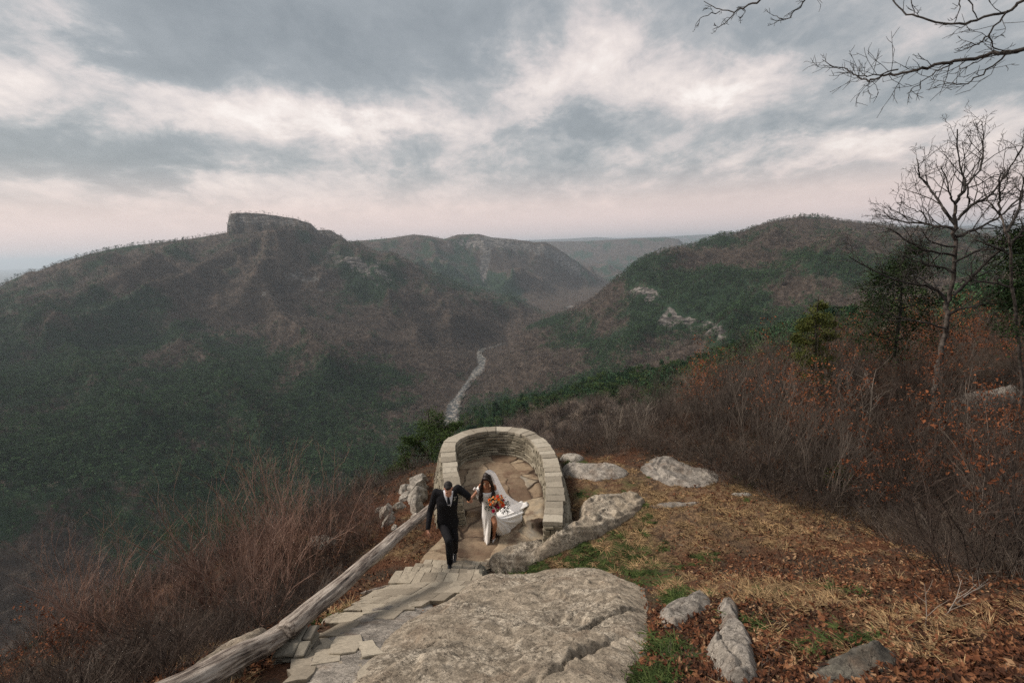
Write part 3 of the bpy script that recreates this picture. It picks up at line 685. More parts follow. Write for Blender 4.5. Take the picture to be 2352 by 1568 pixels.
# ------------------------------------------------------------------ stone things
def rock_mat(name, base=(0.37, 0.315, 0.24), dark=(0.085, 0.073, 0.058), light=(0.60, 0.54, 0.435), brown=(0.19, 0.12, 0.075), sc=1.0, lichen=0.5, warm=0.3):
    mt, N, b = new_mat(name); P = N.coord('Object')
    wv_ = N.vmath('ADD', P, N.vmath('SCALE', N.noise(P, 1.1 * sc, 3, 0.6, out=1), (0, 0, 0))) if False else P
    big = N.noise(P, 0.8 * sc, 6, 0.6, 0.6); mid = N.noise(P, 5 * sc, 8, 0.72, 0.4); fine = N.noise(P, 42 * sc, 5, 0.8); spk = N.noise(P, 17 * sc, 8, 0.85, 0.8)
    c = N.mix(N.sm(mid, 0.38, 0.60), tuple(0.58 * q for q in base), base)
    c = N.mix(N.math('MULTIPLY', N.sm(N.math('ADD', N.math('MULTIPLY', mid, 0.5), N.math('MULTIPLY', big, 0.5)), 0.47, 0.62), 0.85), c, light)
    sp1 = N.sm(N.math('ADD', N.math('MULTIPLY', spk, 0.65), N.math('MULTIPLY', big, 0.35)), 0.50, 0.56)
    c = N.mix(N.math('MULTIPLY', sp1, lichen), c, dark)
    wm = N.noise(N.vmath('ADD', P, (9, 3, 1)), 1.6 * sc, 6, 0.65)
    c = N.mix(N.math('MULTIPLY', N.sm(wm, 0.50, 0.68), warm), c, brown)
    c = N.mix(1.0, c, N.ramp(fine, [(0.32, (0.5,) * 3), (0.62, (1.25,) * 3)]), 'MULTIPLY')
    vn = N.math('ABSOLUTE', N.math('SUBTRACT', N.noise(P, 2.6 * sc, 9, 0.62, 1.4), 0.5))
    c = N.mix(N.sm(vn, 0.010, 0.0), c, tuple(0.35 * q for q in dark))
    N.set(b.inputs['Base Color'], c); b.inputs['Roughness'].default_value = 0.9; b.inputs['Specular IOR Level'].default_value = 0.2
    h = N.math('ADD', N.math('ADD', N.math('MULTIPLY', fine, 0.12), N.math('MULTIPLY', spk, 0.3)), mid)
    N.set(b.inputs['Normal'], N.bump(h, 1.0, 0.04 / sc))
    return mt
M_ROCK = rock_mat('lichen_rock', lichen=0.72)
M_ROCKW = rock_mat('pale_rock', (0.38, 0.35, 0.30), light=(0.60, 0.57, 0.50), lichen=0.45, warm=0.15)
M_ROCKG = rock_mat('grey_layered_rock', (0.30, 0.275, 0.24), light=(0.46, 0.42, 0.36), lichen=0.35, warm=0.45)
M_ROCKD = rock_mat('dark_rock', (0.13, 0.12, 0.10), (0.03, 0.03, 0.028), (0.24, 0.23, 0.18), lichen=0.6, warm=0.4)
def inpoly_dist(x, y, poly):
    """signed distance to polygon (positive inside)"""
    x = np.asarray(x); y = np.asarray(y); ins = np.zeros(x.shape, bool); best = np.full(x.shape, 1e9); n = len(poly)
    for k in range(n):
        ax, ay = poly[k]; bx, by = poly[(k + 1) % n]
        c = ((ay > y) != (by > y)) & (x < (bx - ax) * (y - ay) / (by - ay + 1e-12) + ax); ins ^= c
        dx, dy = bx - ax, by - ay; t = np.clip(((x - ax) * dx + (y - ay) * dy) / (dx * dx + dy * dy + 1e-12), 0, 1)
        best = np.minimum(best, np.hypot(x - ax - t * dx, y - ay - t * dy))
    return np.where(ins, best, -best)
def smooth_poly(poly, it=2):
    P_ = np.array(poly, float)
    for _ in range(it):
        Q = np.roll(P_, -1, 0); P_ = np.stack([0.75 * P_ + 0.25 * Q, 0.25 * P_ + 0.75 * Q], 1).reshape(-1, 2)
    return P_
def outcrop(name, pxpoly, h, step, mat, label, cat='rock', group=None, edge=0.25, seed=0, world=False, rough=0.05, crack=0.0, cdir=(1, 0.5), tilt=(0, 0), zbase=None, extra=None, steep=2.2, strat=0.0, csp=0.83):
    poly = np.array(pxpoly, float) if world else np.array([G(a, b_)[:2] for a, b_ in pxpoly])
    poly = smooth_poly(poly, 1); lo = poly.min(0) - 0.1; hi = poly.max(0) + 0.1
    X_, Y_ = np.meshgrid(np.arange(lo[0], hi[0], step), np.arange(lo[1], hi[1], step), indexing='ij')
    wob = 0.08 * min(1, h * 3)
    d_ = inpoly_dist(X_ + wob * fbm(X_ * 2.2, Y_ * 2.2, 3, seed + 1), Y_ + wob * fbm(X_ * 2.2, Y_ * 2.2, 3, seed + 2), poly)
    t = np.clip(d_ / edge, -1, 1)
    prof = np.where(t > 0, 1 - (1 - t) ** steep, t * 0.9)
    cx, cy_ = poly.mean(0)
    g0 = znear(X_, Y_) if zbase is None else zbase(X_, Y_)
    Z_ = g0 + h * prof + tilt[0] * (X_ - cx) + tilt[1] * (Y_ - cy_)
    ins = np.clip(t, 0, 1)
    Z_ += ins * rough * (1.6 * fbm(X_ * 1.1, Y_ * 1.1, 4, seed + 3) + 0.22 * fbm(X_ * 4, Y_ * 4, 5, seed + 4, 0.6) + 0.5 * fbm(X_ * 1.3, Y_ * 1.3, 4, seed + 9, 0.45, True))
    if strat:
        u_ = (X_ * cdir[0] + Y_ * cdir[1]) / math.hypot(*cdir); q = (Z_ * 6 + u_ * 0.8 + 0.6 * fbm(X_, Y_, 3, seed + 8)) * 2.0
        Z_ += ins * strat * (np.abs((q % 1.0) - 0.5) - 0.25)
    if crack:
        L_ = math.hypot(*cdir); u_ = (X_ * cdir[0] + Y_ * cdir[1]) / L_; v_ = (-X_ * cdir[1] + Y_ * cdir[0]) / L_
        vv = v_ + 0.35 * fbm(u_ * 0.7, v_ * 0.7, 4, seed + 5) + 0.05 * fbm(u_ * 4, v_ * 4, 3, seed + 6)
        for k_, off in enumerate(np.arange(-3, 3, csp)):
            fade = np.clip(0.5 + 2.0 * fbm(u_ * 0.5 + k_ * 5, v_ * 0, 2, seed + 7), 0, 1)
            dd_ = vv - off
            Z_ -= ins * crack * fade * np.exp(-(dd_ / 0.028) ** 2)
            Z_ += ins * crack * 0.9 * fade * np.clip(1 - dd_ / 0.5, 0, 1) * (dd_ > 0) * 0.7
    if extra is not None: Z_ = extra(X_, Y_, Z_, ins)
    keep = d_ > -0.12
    Z_ = np.where(d_ < 0, np.minimum(Z_, g0 - 0.12), Z_)
    n0, n1_ = X_.shape; i_ = (np.arange(n0 - 1)[:, None] * n1_ + np.arange(n1_ - 1)[None, :]); kk = keep[:-1, :-1] | keep[1:, 1:] | keep[1:, :-1] | keep[:-1, 1:]
    i_ = i_[kk]; Q_ = np.stack([i_, i_ + n1_, i_ + n1_ + 1, i_ + 1], 1)
    used = np.unique(Q_); remap = np.full(n0 * n1_, -1); remap[used] = np.arange(len(used))
    V = np.stack([X_, Y_, Z_], -1).reshape(-1, 3)[used]
    o = mesh_np(name, V, remap[Q_], [mat]); tag(o, label, cat, group)
    return o, poly
ROCKPOLY = []
def rk_(*a, **k): o, p = outcrop(*a, **k); ROCKPOLY.append(p); return o
# the big foreground outcrop (runs on under the photographer)
bp = [G(a, b_)[:2] for a, b_ in ((850, 1500), (905, 1440), (985, 1400), (1040, 1370), (1075, 1335), (1130, 1328), (1200, 1325), (1260, 1305), (1330, 1302), (1395, 1303), (1440, 1335), (1478, 1345), (1492, 1385), (1490, 1430), (1500, 1480), (1470, 1530), (1430, 1575))]
bp += [(1.15, 2.6), (1.1, 0.8), (0.8, -1.2), (-1.0, -1.2), (-1.45, 1.5), (-1.55, 3.2)]
rk_('rock_outcrop', bp, 0.12, 0.016, M_ROCK, 'big lichen-grey boulder with long diagonal cracks right of the stone steps, filling the foreground', world=True, edge=0.42, seed=3, rough=0.09, crack=0.07, cdir=(1.0, 1.15), steep=1.7, strat=0.10, csp=0.52)
rk_('rock_slab', [(-0.62, 9.22), (-0.60, 9.45), (-0.38, 9.72), (-0.02, 9.88), (0.30, 10.02), (0.55, 10.10), (0.62, 9.75), (1.0, 9.70), (1.30, 10.3), (1.40, 10.9), (1.9, 11.2), (2.6, 11.2), (3.0, 10.9), (2.75, 10.45), (2.2, 9.95), (1.55, 9.5), (0.95, 9.22), (0.4, 9.0), (-0.1, 8.92), (-0.45, 8.98)], 0.26, 0.014, M_ROCK, 'long pale rock slab with a dark undercut, at the foot of the right end of the curved wall', world=True, edge=0.24, seed=13, rough=0.09, crack=0.07, cdir=(1.0, 0.35), steep=2.4, strat=0.12, tilt=(-0.055, 0.0))
rk_('rock_slab', ((1285, 1075), (1330, 1068), (1400, 1066), (1450, 1082), (1432, 1100), (1350, 1106), (1290, 1108)), 0.12, 0.03, M_ROCKG, 'flat grey rock just beyond the right outer side of the curved wall', edge=0.35, seed=23, rough=0.07, strat=0.12, crack=0.04, steep=1.5)
rk_('rock_slab', ((1466, 1075), (1500, 1048), (1535, 1044), (1570, 1065), (1640, 1078), (1655, 1098), (1640, 1115), (1570, 1122), (1510, 1105), (1478, 1090)), 0.07, 0.02, M_ROCKG, 'layered grey rock ledge at the edge of the thicket right of the overlook', edge=0.35, seed=33, rough=0.05, strat=0.16, cdir=(1, 0.2), crack=0.06, steep=1.5)
rk_('rock', ((1283, 1052), (1310, 1044), (1335, 1047), (1345, 1056), (1320, 1062), (1288, 1060)), 0.12, 0.03, M_ROCKW, 'small pale rock behind the curved wall at the brink of the valley', edge=0.2, seed=43)
rk_('rock', ((1480, 1162), (1530, 1150), (1610, 1152), (1600, 1160), (1520, 1168)), 0.06, 0.025, M_ROCKG, 'low rock showing through dry grass above the long slab', edge=0.2, seed=53)
rk_('rock', ((1670, 1133), (1715, 1130), (1735, 1137), (1700, 1141)), 0.07, 0.025, M_ROCKW, 'thin pale stone lying in the dry grass below the thicket', edge=0.1, seed=63)
rk_('rock', ((1520, 1440), (1500, 1415), (1545, 1395), (1590, 1372), (1620, 1362), (1640, 1378), (1625, 1405), (1580, 1425), (1560, 1450)), 0.11, 0.014, M_ROCKG, 'brownish grey rock jutting from the right end of the big boulder', edge=0.16, seed=73, rough=0.07, strat=0.12, crack=0.05, steep=1.6)
rk_('rock', ((1645, 1395), (1670, 1382), (1700, 1388), (1700, 1430), (1725, 1460), (1740, 1520), (1745, 1580), (1650, 1580), (1640, 1530), (1615, 1505), (1640, 1475), (1655, 1440)), 0.15, 0.014, M_ROCKG, 'narrow upright-looking stone ridge, tan and grey, right of the big boulder', edge=0.12, seed=83, rough=0.08, strat=0.12, crack=0.06, cdir=(0.3, 1), steep=1.7)
rk_('rock', ((1835, 1560), (1870, 1525), (1930, 1500), (2000, 1490), (2060, 1500), (2070, 1530), (2000, 1560), (1930, 1600)), 0.10, 0.016, M_ROCKD, 'dark mossy rock low in the leaf litter at the bottom right', edge=0.25, seed=93, rough=0.16, strat=0.12, steep=1.6)
rk_('rock', ((2150, 940), (2200, 922), (2280, 905), (2340, 902), (2360, 925), (2290, 948), (2200, 955)), 0.35, 0.05, M_ROCKG, 'grey ledge glimpsed through the bushes below the tall bare tree', edge=0.35, seed=103, rough=0.15, strat=0.1)
# pale crags left of the wall
_ic = bmesh.new(); bmesh.ops.create_icosphere(_ic, subdivisions=5, radius=1.0)
IV5 = np.array([v.co[:] for v in _ic.verts]); IF5 = np.array([[v.index for v in f.verts] for f in _ic.faces]); _ic.free()
def crag(label, chunks, seed, mat):
    rng = np.random.default_rng(seed); mb = MB()
    for (x, y, h, sx_, sy_, sz_) in chunks:
        V = IV5 * np.array([sx_, sy_, sz_])
        for k in range(16):
            n = rng.normal(size=3); n[2] = abs(n[2]) * 0.8; n /= np.linalg.norm(n); sup = np.sqrt(((n * np.array([sx_, sy_, sz_])) ** 2).sum()); d_ = sup * rng.uniform(0.55, 0.85)
            V = V - np.outer(np.maximum(0, V @ n - d_), n)
        nn_ = fbm(V[:, 0] * 5 + x * 3, V[:, 1] * 5 + V[:, 2] * 7, 4, seed); V = V + V * (0.10 * nn_)[:, None]
        t = rng.uniform(-0.3, 0.3); c_, s_ = math.cos(t), math.sin(t); V = np.stack([V[:, 0] * c_ - V[:, 1] * s_, V[:, 0] * s_ + V[:, 1] * c_, V[:, 2]], 1)
        mb.add(V + np.array([x, y, GZ(x, y) + h]), IF5)
    o = mb.build('rock', mat, smooth=False); tag(o, label, 'rock'); return o
crag('broken pale ledge wedged against the outer left side of the curved wall', [(-2.55, 12.0, 0.10, .22, .30, .28), (-2.62, 12.5, 0.12, .26, .34, .30), (-2.95, 12.75, 0.02, .26, .24, .20), (-2.70, 13.1, 0.12, .30, .36, .30), (-3.1, 13.2, 0.0, .24, .3, .2), (-2.75, 13.6, 0.05, .3, .3, .25), (-2.5, 11.55, 0.0, .16, .2, .18)], 901, M_ROCKW)
crag('craggy white-grey rock standing left of the curved wall, lower than the ledge against it', [(-3.15, 11.55, 0.0, .17, .34, .24), (-3.30, 12.0, 0.03, .20, .30, .25), (-3.05, 12.25, 0.0, .22, .18, .16), (-3.55, 12.25, -0.02, .2, .2, .15), (-2.95, 11.2, -0.05, .14, .2, .14)], 911, M_ROCKW)
rk_('rock', ((700, 1245), (745, 1228), (775, 1238), (770, 1256), (715, 1262)), 0.2, 0.02, M_ROCKW, 'pale flat rock half hidden among the red-stemmed shrubs on the left', edge=0.35, seed=133, rough=0.16, strat=0.14)
pier_g = G(560, 1500)
rk_('rock', ((380, 1600), (430, 1555), (500, 1515), (560, 1490), (620, 1462), (640, 1470), (600, 1520), (560, 1560), (520, 1610)), 0.26, 0.02, M_ROCK, 'mossy grey rock under the lower log at the bottom left', edge=0.3, seed=143, rough=0.08, crack=0.05, cdir=(1, 1.2))
rk_('rock', ((1090, 1312), (1110, 1306), (1122, 1315), (1118, 1330), (1095, 1332)), 0.14, 0.014, M_ROCKD, 'small brown stone beside the right edge of the steps', edge=0.1, seed=153)

# ---- floor of the overlook: irregular flags of bedrock
def zc1(X, Y): return 846.7 + 0.252 * X, 922 + 0.252 * Y        # enlarged-crop coordinates -> picture bearing
WH = 0.93
outer = [(690, 800), (678, 690), (660, 560), (663, 420), (700, 350), (790, 290), (900, 250), (1080, 226), (1280, 223), (1420, 242), (1540, 290), (1640, 390), (1700, 480), (1738, 600), (1760, 720), (1765, 850), (1765, 980), (1752, 1095)]
inner = [(845, 800), (830, 700), (805, 580), (768, 400), (800, 345), (920, 300), (1080, 268), (1240, 262), (1370, 285), (1480, 330), (1560, 420), (1600, 540), (1612, 640), (1625, 720), (1636, 800), (1640, 920), (1625, 1000), (1613, 1085)]
ow = np.array([onz(*zc1(*q), WH)[:2] for q in outer]); iw = np.array([onz(*zc1(*q), WH)[:2] for q in inner])
def resamp(P_, n):
    d_ = np.r_[0, np.cumsum(np.linalg.norm(np.diff(P_, axis=0), axis=1))]; t = np.linspace(0, d_[-1], n)
    return np.stack([np.interp(t, d_, P_[:, k]) for k in range(2)], 1), d_[-1]
def smo(P_, it=6):
    for _ in range(it):
        Q = P_.copy(); Q[1:-1] = 0.25 * P_[:-2] + 0.5 * P_[1:-1] + 0.25 * P_[2:]; P_ = Q
    return P_
ow = smo(resamp(ow, 90)[0]); iw = smo(resamp(iw, 90)[0])
mid = (ow + iw) / 2; mid, wl = resamp(mid, 400); mid = smo(mid, 60)
tn = np.gradient(mid, axis=0); tn /= np.linalg.norm(tn, axis=1, keepdims=True); nrm = np.stack([-tn[:, 1], tn[:, 0]], 1)  # points left of travel = outward
if np.dot(nrm[200], mid[200] - mid.mean(0)) < 0: nrm = -nrm
HW = 0.18
def at_s(s):           # position / tangent / outward normal at arclength s
    i_ = np.clip(s / wl * 399, 0, 399); k = int(min(398, math.floor(i_))); f = i_ - k
    return mid[k] * (1 - f) + mid[k + 1] * f, tn[k], nrm[k]
def zfloor(x, y):
    e = np.interp(x, [-1.6, -1.05, -0.6, 0, 0.3, 0.9], [11.35, 11.35, 11.55, 11.2, 10.75, 10.9])
    return 0.13 * np.clip((y - e - 0.03 * np.sin(x * 9) - 0.02 * np.sin(x * 23)) / 0.035, 0, 1) + 0.02
fpoly = [tuple(q) for q in mid[::12]]
land_poly = [(0.72, 9.9), (0.45, 9.75), (0.1, 9.7), (-0.25, 9.5), (-0.55, 9.2), (-0.8, 9.0), (-1.8, 8.9), (-2.1, 9.3), (-2.0, 9.9), (-1.75, 10.4), (-1.6, 10.9)]
fpoly = fpoly + land_poly
seeds = RNG.uniform((-2.6, 8.6), (1.8, 15.8), (46, 2)); sh = RNG.uniform(-0.02, 0.025, 46); stl = RNG.uniform(-0.02, 0.02, (46, 2)); st_c = RNG.uniform(0, 1, 46)
X_, Y_ = np.meshgrid(np.arange(-2.6, 1.9, 0.018), np.arange(8.7, 15.7, 0.018), indexing='ij')
xw = X_ + 0.16 * fbm(X_ * 1.5, Y_ * 1.5, 4, 7); yw = Y_ + 0.16 * fbm(X_ * 1.5, Y_ * 1.5, 4, 8)
D_ = np.stack([np.hypot(xw - a, (yw - b_) * 1.15) for a, b_ in seeds], -1); o_ = np.argsort(D_, -1)[..., :2]
d1 = np.take_along_axis(D_, o_[..., :1], -1)[..., 0]; d2 = np.take_along_axis(D_, o_[..., 1:2], -1)[..., 0]; cid = o_[..., 0]
gap = np.clip((d2 - d1) / 0.06, 0, 1)
Zf = zfloor(X_, Y_) + 0.9 * sh[cid] + stl[cid, 0] * (X_ - seeds[cid, 0]) + stl[cid, 1] * (Y_ - seeds[cid, 1]) + 0.012 * gap ** 0.5 + 0.012 * fbm(X_ * 2.5, Y_ * 2.5, 4, 17)
Zf += 0.5 * sp(9.2 - Y_, 3.0)
fd = inpoly_dist(X_, Y_, fpoly)
keep = fd > -0.02
n0, n1_ = X_.shape; i_ = (np.arange(n0 - 1)[:, None] * n1_ + np.arange(n1_ - 1)[None, :]); i_ = i_[keep[:-1, :-1]]
Q_ = np.stack([i_, i_ + n1_, i_ + n1_ + 1, i_ + 1], 1)
mt, N, b = new_mat('worn_flagstone'); P = N.coord('Object')
f1 = N.noise(P, 1.2, 6, 0.65, 0.5); f2 = N.noise(P, 7, 7, 0.75); f3 = N.noise(P, 50, 4, 0.8); cidn = N.attr('cell')
c = N.ramp(N.math('ADD', N.math('MULTIPLY', cidn, 0.5), N.math('MULTIPLY', f1, 0.5)), [(0.25, (0.14, 0.095, 0.062)), (0.42, (0.26, 0.195, 0.13)), (0.55, (0.32, 0.25, 0.17)), (0.68, (0.38, 0.31, 0.215)), (0.8, (0.21, 0.205, 0.18))])
c = N.mix(N.math('MULTIPLY', N.sm(N.noise(N.vmath('ADD', P, (4, 4, 4)), 1.7, 5, 0.7), 0.50, 0.64), 0.75), c, (0.12, 0.07, 0.045))
c = N.mix(1.0, c, N.ramp(f2, [(0.3, (0.72,) * 3), (0.65, (1.18,) * 3)]), 'MULTIPLY')
c = N.mix(1.0, c, N.ramp(f3, [(0.3, (0.8,) * 3), (0.65, (1.1,) * 3)]), 'MULTIPLY')
c = N.mix(N.sm(N.attr('edge_dark'), 0.3, 0.9), c, (0.055, 0.036, 0.024))
N.set(b.inputs['Base Color'], c); N.set(b.inputs['Normal'], N.bump(N.math('ADD', f2, N.math('MULTIPLY', f3, 0.3)), 0.8, 0.02))
path = mesh_np('path', np.stack([X_, Y_, Zf], -1).reshape(-1, 3), Q_, [mt]); tag(path, kind='structure')
attr_f(path, 'cell', (st_c[cid]).ravel())
dw = inpoly_dist(X_, Y_, [tuple(q) for q in (mid - nrm * HW)[::12]])
edge_dark = (1 - gap) * 0.75 + np.exp(-np.clip(dw, 0, 9) / 0.14) * (Y_ > 10.3) * np.clip(0.5 + 0.7 * (X_ > 0) + fbm(X_ * 2, Y_ * 2, 3, 27), 0, 1.2)  # darker brown in slab gaps and towards the wall foot, stronger at right
attr_f(path, 'edge_dark', edge_dark.ravel())

# ---- curved stone wall
wall = empty('stone_wall', (-0.45, 13.0, 0)); tag(wall, 'low curved dry-stone parapet with pale coping, wrapping round the overlook behind the bride', 'wall')
def stone_mat(name, c1, c2, c3, bumpd=0.02, rnd_attr=True):
    mt, N, b = new_mat(name); P = N.coord('Object')
    a_ = N.noise(P, 3.5, 6, 0.7); b2 = N.noise(P, 30, 5, 0.8); isl = N.attr('tone')
    c = N.ramp(N.math('ADD', N.math('MULTIPLY', isl, 0.65), N.math('MULTIPLY', a_, 0.35)), [(0.15, c1), (0.5, c2), (0.85, c3)])
    c = N.mix(N.math('MULTIPLY', N.sm(N.noise(P, 9, 6, 0.8, 0.5), 0.52, 0.62), 0.45), c, tuple(0.38 * q for q in c2))
    c = N.mix(1.0, c, N.ramp(b2, [(0.3, (0.7,) * 3), (0.65, (1.15,) * 3)]), 'MULTIPLY')
    N.set(b.inputs['Base Color'], c); b.inputs['Roughness'].default_value = 0.9
    N.set(b.inputs['Normal'], N.bump(N.math('ADD', a_, N.math('MULTIPLY', b2, 0.35)), 0.9, bumpd)); return mt
M_COPE = stone_mat('coping_stone', (0.23, 0.205, 0.16), (0.34, 0.305, 0.24), (0.43, 0.395, 0.32))
M_WALL = stone_mat('wall_stone', (0.13, 0.115, 0.085), (0.235, 0.21, 0.155), (0.34, 0.31, 0.24))
M_MORT = simple_mat('joint_dark', (0.05, 0.042, 0.032), var=0.4, scale=20)
def tones(o, per, lo=0.0, hi=1.0):
    n = len(o.data.vertices); a = RNG.uniform(lo, hi, n // per + 1); attr_f(o, 'tone', np.repeat(a, per)[:n])
def zb_wall(side, s):   # ground level at the foot of the wall
    p, t_, n_ = at_s(s); q = p + n_ * (HW + 0.3) * side
    return float(znear(q[0], q[1]))
faces = MB()
for side in (-1, 1):
    z = -0.02 if side < 0 else -0.75; row = 0
    while z < WH - 0.075 - 0.02:
        hgt_ = RNG.uniform(0.06, 0.10); hgt_ = min(hgt_, WH - 0.075 - z)
        s = RNG.uniform(-0.2, 0.0)
        while s < wl:
            ln = RNG.uniform(0.16, 0.42); a0, a1 = max(0, s), min(wl, s + ln); s += ln
            if a1 - a0 < 0.05: continue
            zc = z + hgt_ / 2; bat = 0.0 if side < 0 else 0.24 * max(0, (WH - zc)) + 0.02
            if side < 0: bat = 0.05 * (WH - zc)
            p, t_, n_ = at_s((a0 + a1) / 2); off = HW - 0.055 + bat
            if side > 0 and zc < zb_wall(1, (a0 + a1) / 2) - 0.25: continue
            q = p + n_ * off * side
            shr = 1.0 + (off * side) / 2.2 * 0.35 if 0.2 < a0 / wl < 0.8 else 1.0
            faces.box((q[0], q[1], zc), np.r_[t_, 0] * ((a1 - a0) / 2 * shr - 0.009), np.r_[n_, 0] * (0.07 + RNG.uniform(-0.012, 0.012)), np.array([0, 0, hgt_ / 2 - 0.009]), 0.007, 0, 0.011)
        z += hgt_; row += 1
for e_ in (0, 1):       # squared ends of the wall
    p, t_, n_ = at_s(0.05 if e_ == 0 else wl - 0.05); z = -0.05
    while z < WH - 0.1:
        hgt_ = RNG.uniform(0.07, 0.11); k = RNG.uniform(0.35, 0.65); hgt_ = min(hgt_, WH - 0.075 - z)
        for (u0, u1) in ((-1, -1 + 2 * k), (-1 + 2 * k, 1)):
            w_ = HW + 0.10 * (WH - z); c_ = p + n_ * w_ * (u0 + u1) / 2 + t_ * (0.0 if e_ else 0.0)
            faces.box((c_[0], c_[1], z + hgt_ / 2), np.r_[n_, 0] * (w_ * (u1 - u0) / 2 - 0.006), np.r_[t_, 0] * (0.09 + RNG.uniform(-.01, .01)), np.array([0, 0, hgt_ / 2 - 0.006]), 0.01, 0, 0.009)
        z += hgt_
fo = faces.build('wall_face', M_WALL, wall, smooth=False); tones(fo, 24)
fo.matrix_parent_inverse = Matrix.Translation(-Vector(wall.location))
core = MB()
V = []; 
for k in range(0, 400, 4):
    for off, z_ in ((-HW + 0.03, -0.3), (-HW + 0.03, WH - 0.07), (HW - 0.03, WH - 0.07), (HW + 0.22, -0.8)):
        q = mid[k] + nrm[k] * off; V.append((q[0], q[1], z_))
nk = len(V) // 4; Fq = [(4 * k + a, 4 * k + 4 + a, 4 * k + 4 + (a + 1) % 4, 4 * k + (a + 1) % 4) for k in range(nk - 1) for a in range(4)]
core.add(V, Fq, 0); core.add(V[:4], [(0, 1, 2, 3)], 0); core.add(V[-4:], [(3, 2, 1, 0)], 0)
co = core.build('wall_core', M_MORT, wall, smooth=False)
cope = MB(); s = -0.04
while s < wl + 0.02:
    ln = RNG.uniform(0.26, 0.46) if s < wl * 0.62 else RNG.uniform(0.22, 0.36); a0, a1 = s, min(wl + 0.06, s + ln); s += ln
    if a1 - a0 < 0.12: a0 -= 0.1
    p, t_, n_ = at_s((a0 + a1) / 2); p2, t2, n2 = at_s(a1); p1, t1, n1x = at_s(a0)
    hw_i = HW + RNG.uniform(0.0, 0.035); hw_o = HW + RNG.uniform(0.0, 0.035)
    z1_ = WH - 0.078; z2_ = WH + RNG.uniform(-0.008, 0.012); g_ = 0.005
    if a0 <= 0: p1 = p1 + t1 * a0
    if a1 >= wl: p2 = p2 + t2 * (a1 - wl)
    c4 = [p1 + t1 * g_ - n1x * hw_i, p2 - t2 * g_ - n2 * hw_i, p2 - t2 * g_ + n2 * hw_o, p1 + t1 * g_ + n1x * hw_o]
    jt = RNG.uniform(-0.012, 0.012, (4, 2)); c4 = np.array(c4) + jt
    ce = c4.mean(0); V = []
    for zz, sc_ in ((z1_, 0.99), (z2_ - 0.012, 1.0), (z2_, 0.968)):
        m8 = []
        for a in range(4):
            A_, B_ = c4[a], c4[(a + 1) % 4]; m8.append(A_); m8.append((A_ + B_) / 2 + RNG.uniform(-0.01, 0.01, 2)) 
        for q in m8: r_ = ce + (q - ce) * sc_; V.append((r_[0], r_[1], zz + RNG.uniform(-0.003, 0.003)))
    cc_ = ce; V.append((ce[0], ce[1], z2_ + 0.004)); V.append((ce[0], ce[1], z1_))
    F_ = [(8 * l + a, 8 * l + (a + 1) % 8, 8 * l + 8 + (a + 1) % 8, 8 * l + 8 + a) for l in range(2) for a in range(8)]
    n_0 = cope.n; cope.add(V, F_, 0)
    T_ = np.array([(16 + a, 16 + (a + 1) % 8, 24) for a in range(8)] + [((a + 1) % 8, a, 25) for a in range(8)])
    cope.F.setdefault(3, []).append(T_ + n_0); cope.M.setdefault(3, []).append(np.zeros(16))
cp = cope.build('coping', M_COPE, wall, smooth=False); tones(cp, 26)
for o in (co, cp): o.matrix_parent_inverse = Matrix.Translation(-Vector(wall.location))

# ---- stone steps and the paved slope
M_STEP = stone_mat('step_stone', (0.22, 0.19, 0.145), (0.33, 0.29, 0.225), (0.43, 0.385, 0.30))
steps = empty('stone_steps', (-1.6, 8.0, 0.7)); tag(steps, 'stone steps and paving of worn rectangular slabs leading down to the overlook', 'steps')
def slab(mb, c, ax2, ay2, la, lb, th, z, tiltz=0.0, slope=(0, 0), j=0.012):
    """flat stone: centre c, unit dirs ax2/ay2, half lengths, thickness, following a slope"""
    cs = [(-1, -1), (0, -1), (1, -1), (1, 0), (1, 1), (0, 1), (-1, 1), (-1, 0)]
    out_ = []
    for (u_, v_) in cs:
        out_.append(np.array(c) + ax2 * la * u_ + ay2 * lb * v_ + RNG.uniform(-j, j, 2))
    out_ = np.array(out_); ce = out_.mean(0); V = []
    zz = lambda q: z + slope[0] * (q[0] - c[0]) + slope[1] * (q[1] - c[1])
    for dz, sc_ in ((-th, 1.0), (-0.010, 1.0), (0.0, 0.982)):
        for q in out_:
            r_ = ce + (q - ce) * sc_; V.append((r_[0], r_[1], zz(r_) + dz + RNG.uniform(-0.003, 0.003)))
    V.append((ce[0], ce[1], zz(ce) + 0.003)); V.append((ce[0], ce[1], zz(ce) - th))
    F_ = [(8 * l + a, 8 * l + (a + 1) % 8, 8 * l + 8 + (a + 1) % 8, 8 * l + 8 + a) for l in range(2) for a in range(8)]
    n_0 = mb.n; mb.add(V, F_, 0)
    T_ = np.array([(16 + a, 16 + (a + 1) % 8, 24) for a in range(8)] + [((a + 1) % 8, a, 25) for a in range(8)])
    mb.F.setdefault(3, []).append(T_ + n_0); mb.M.setdefault(3, []).append(np.zeros(16))
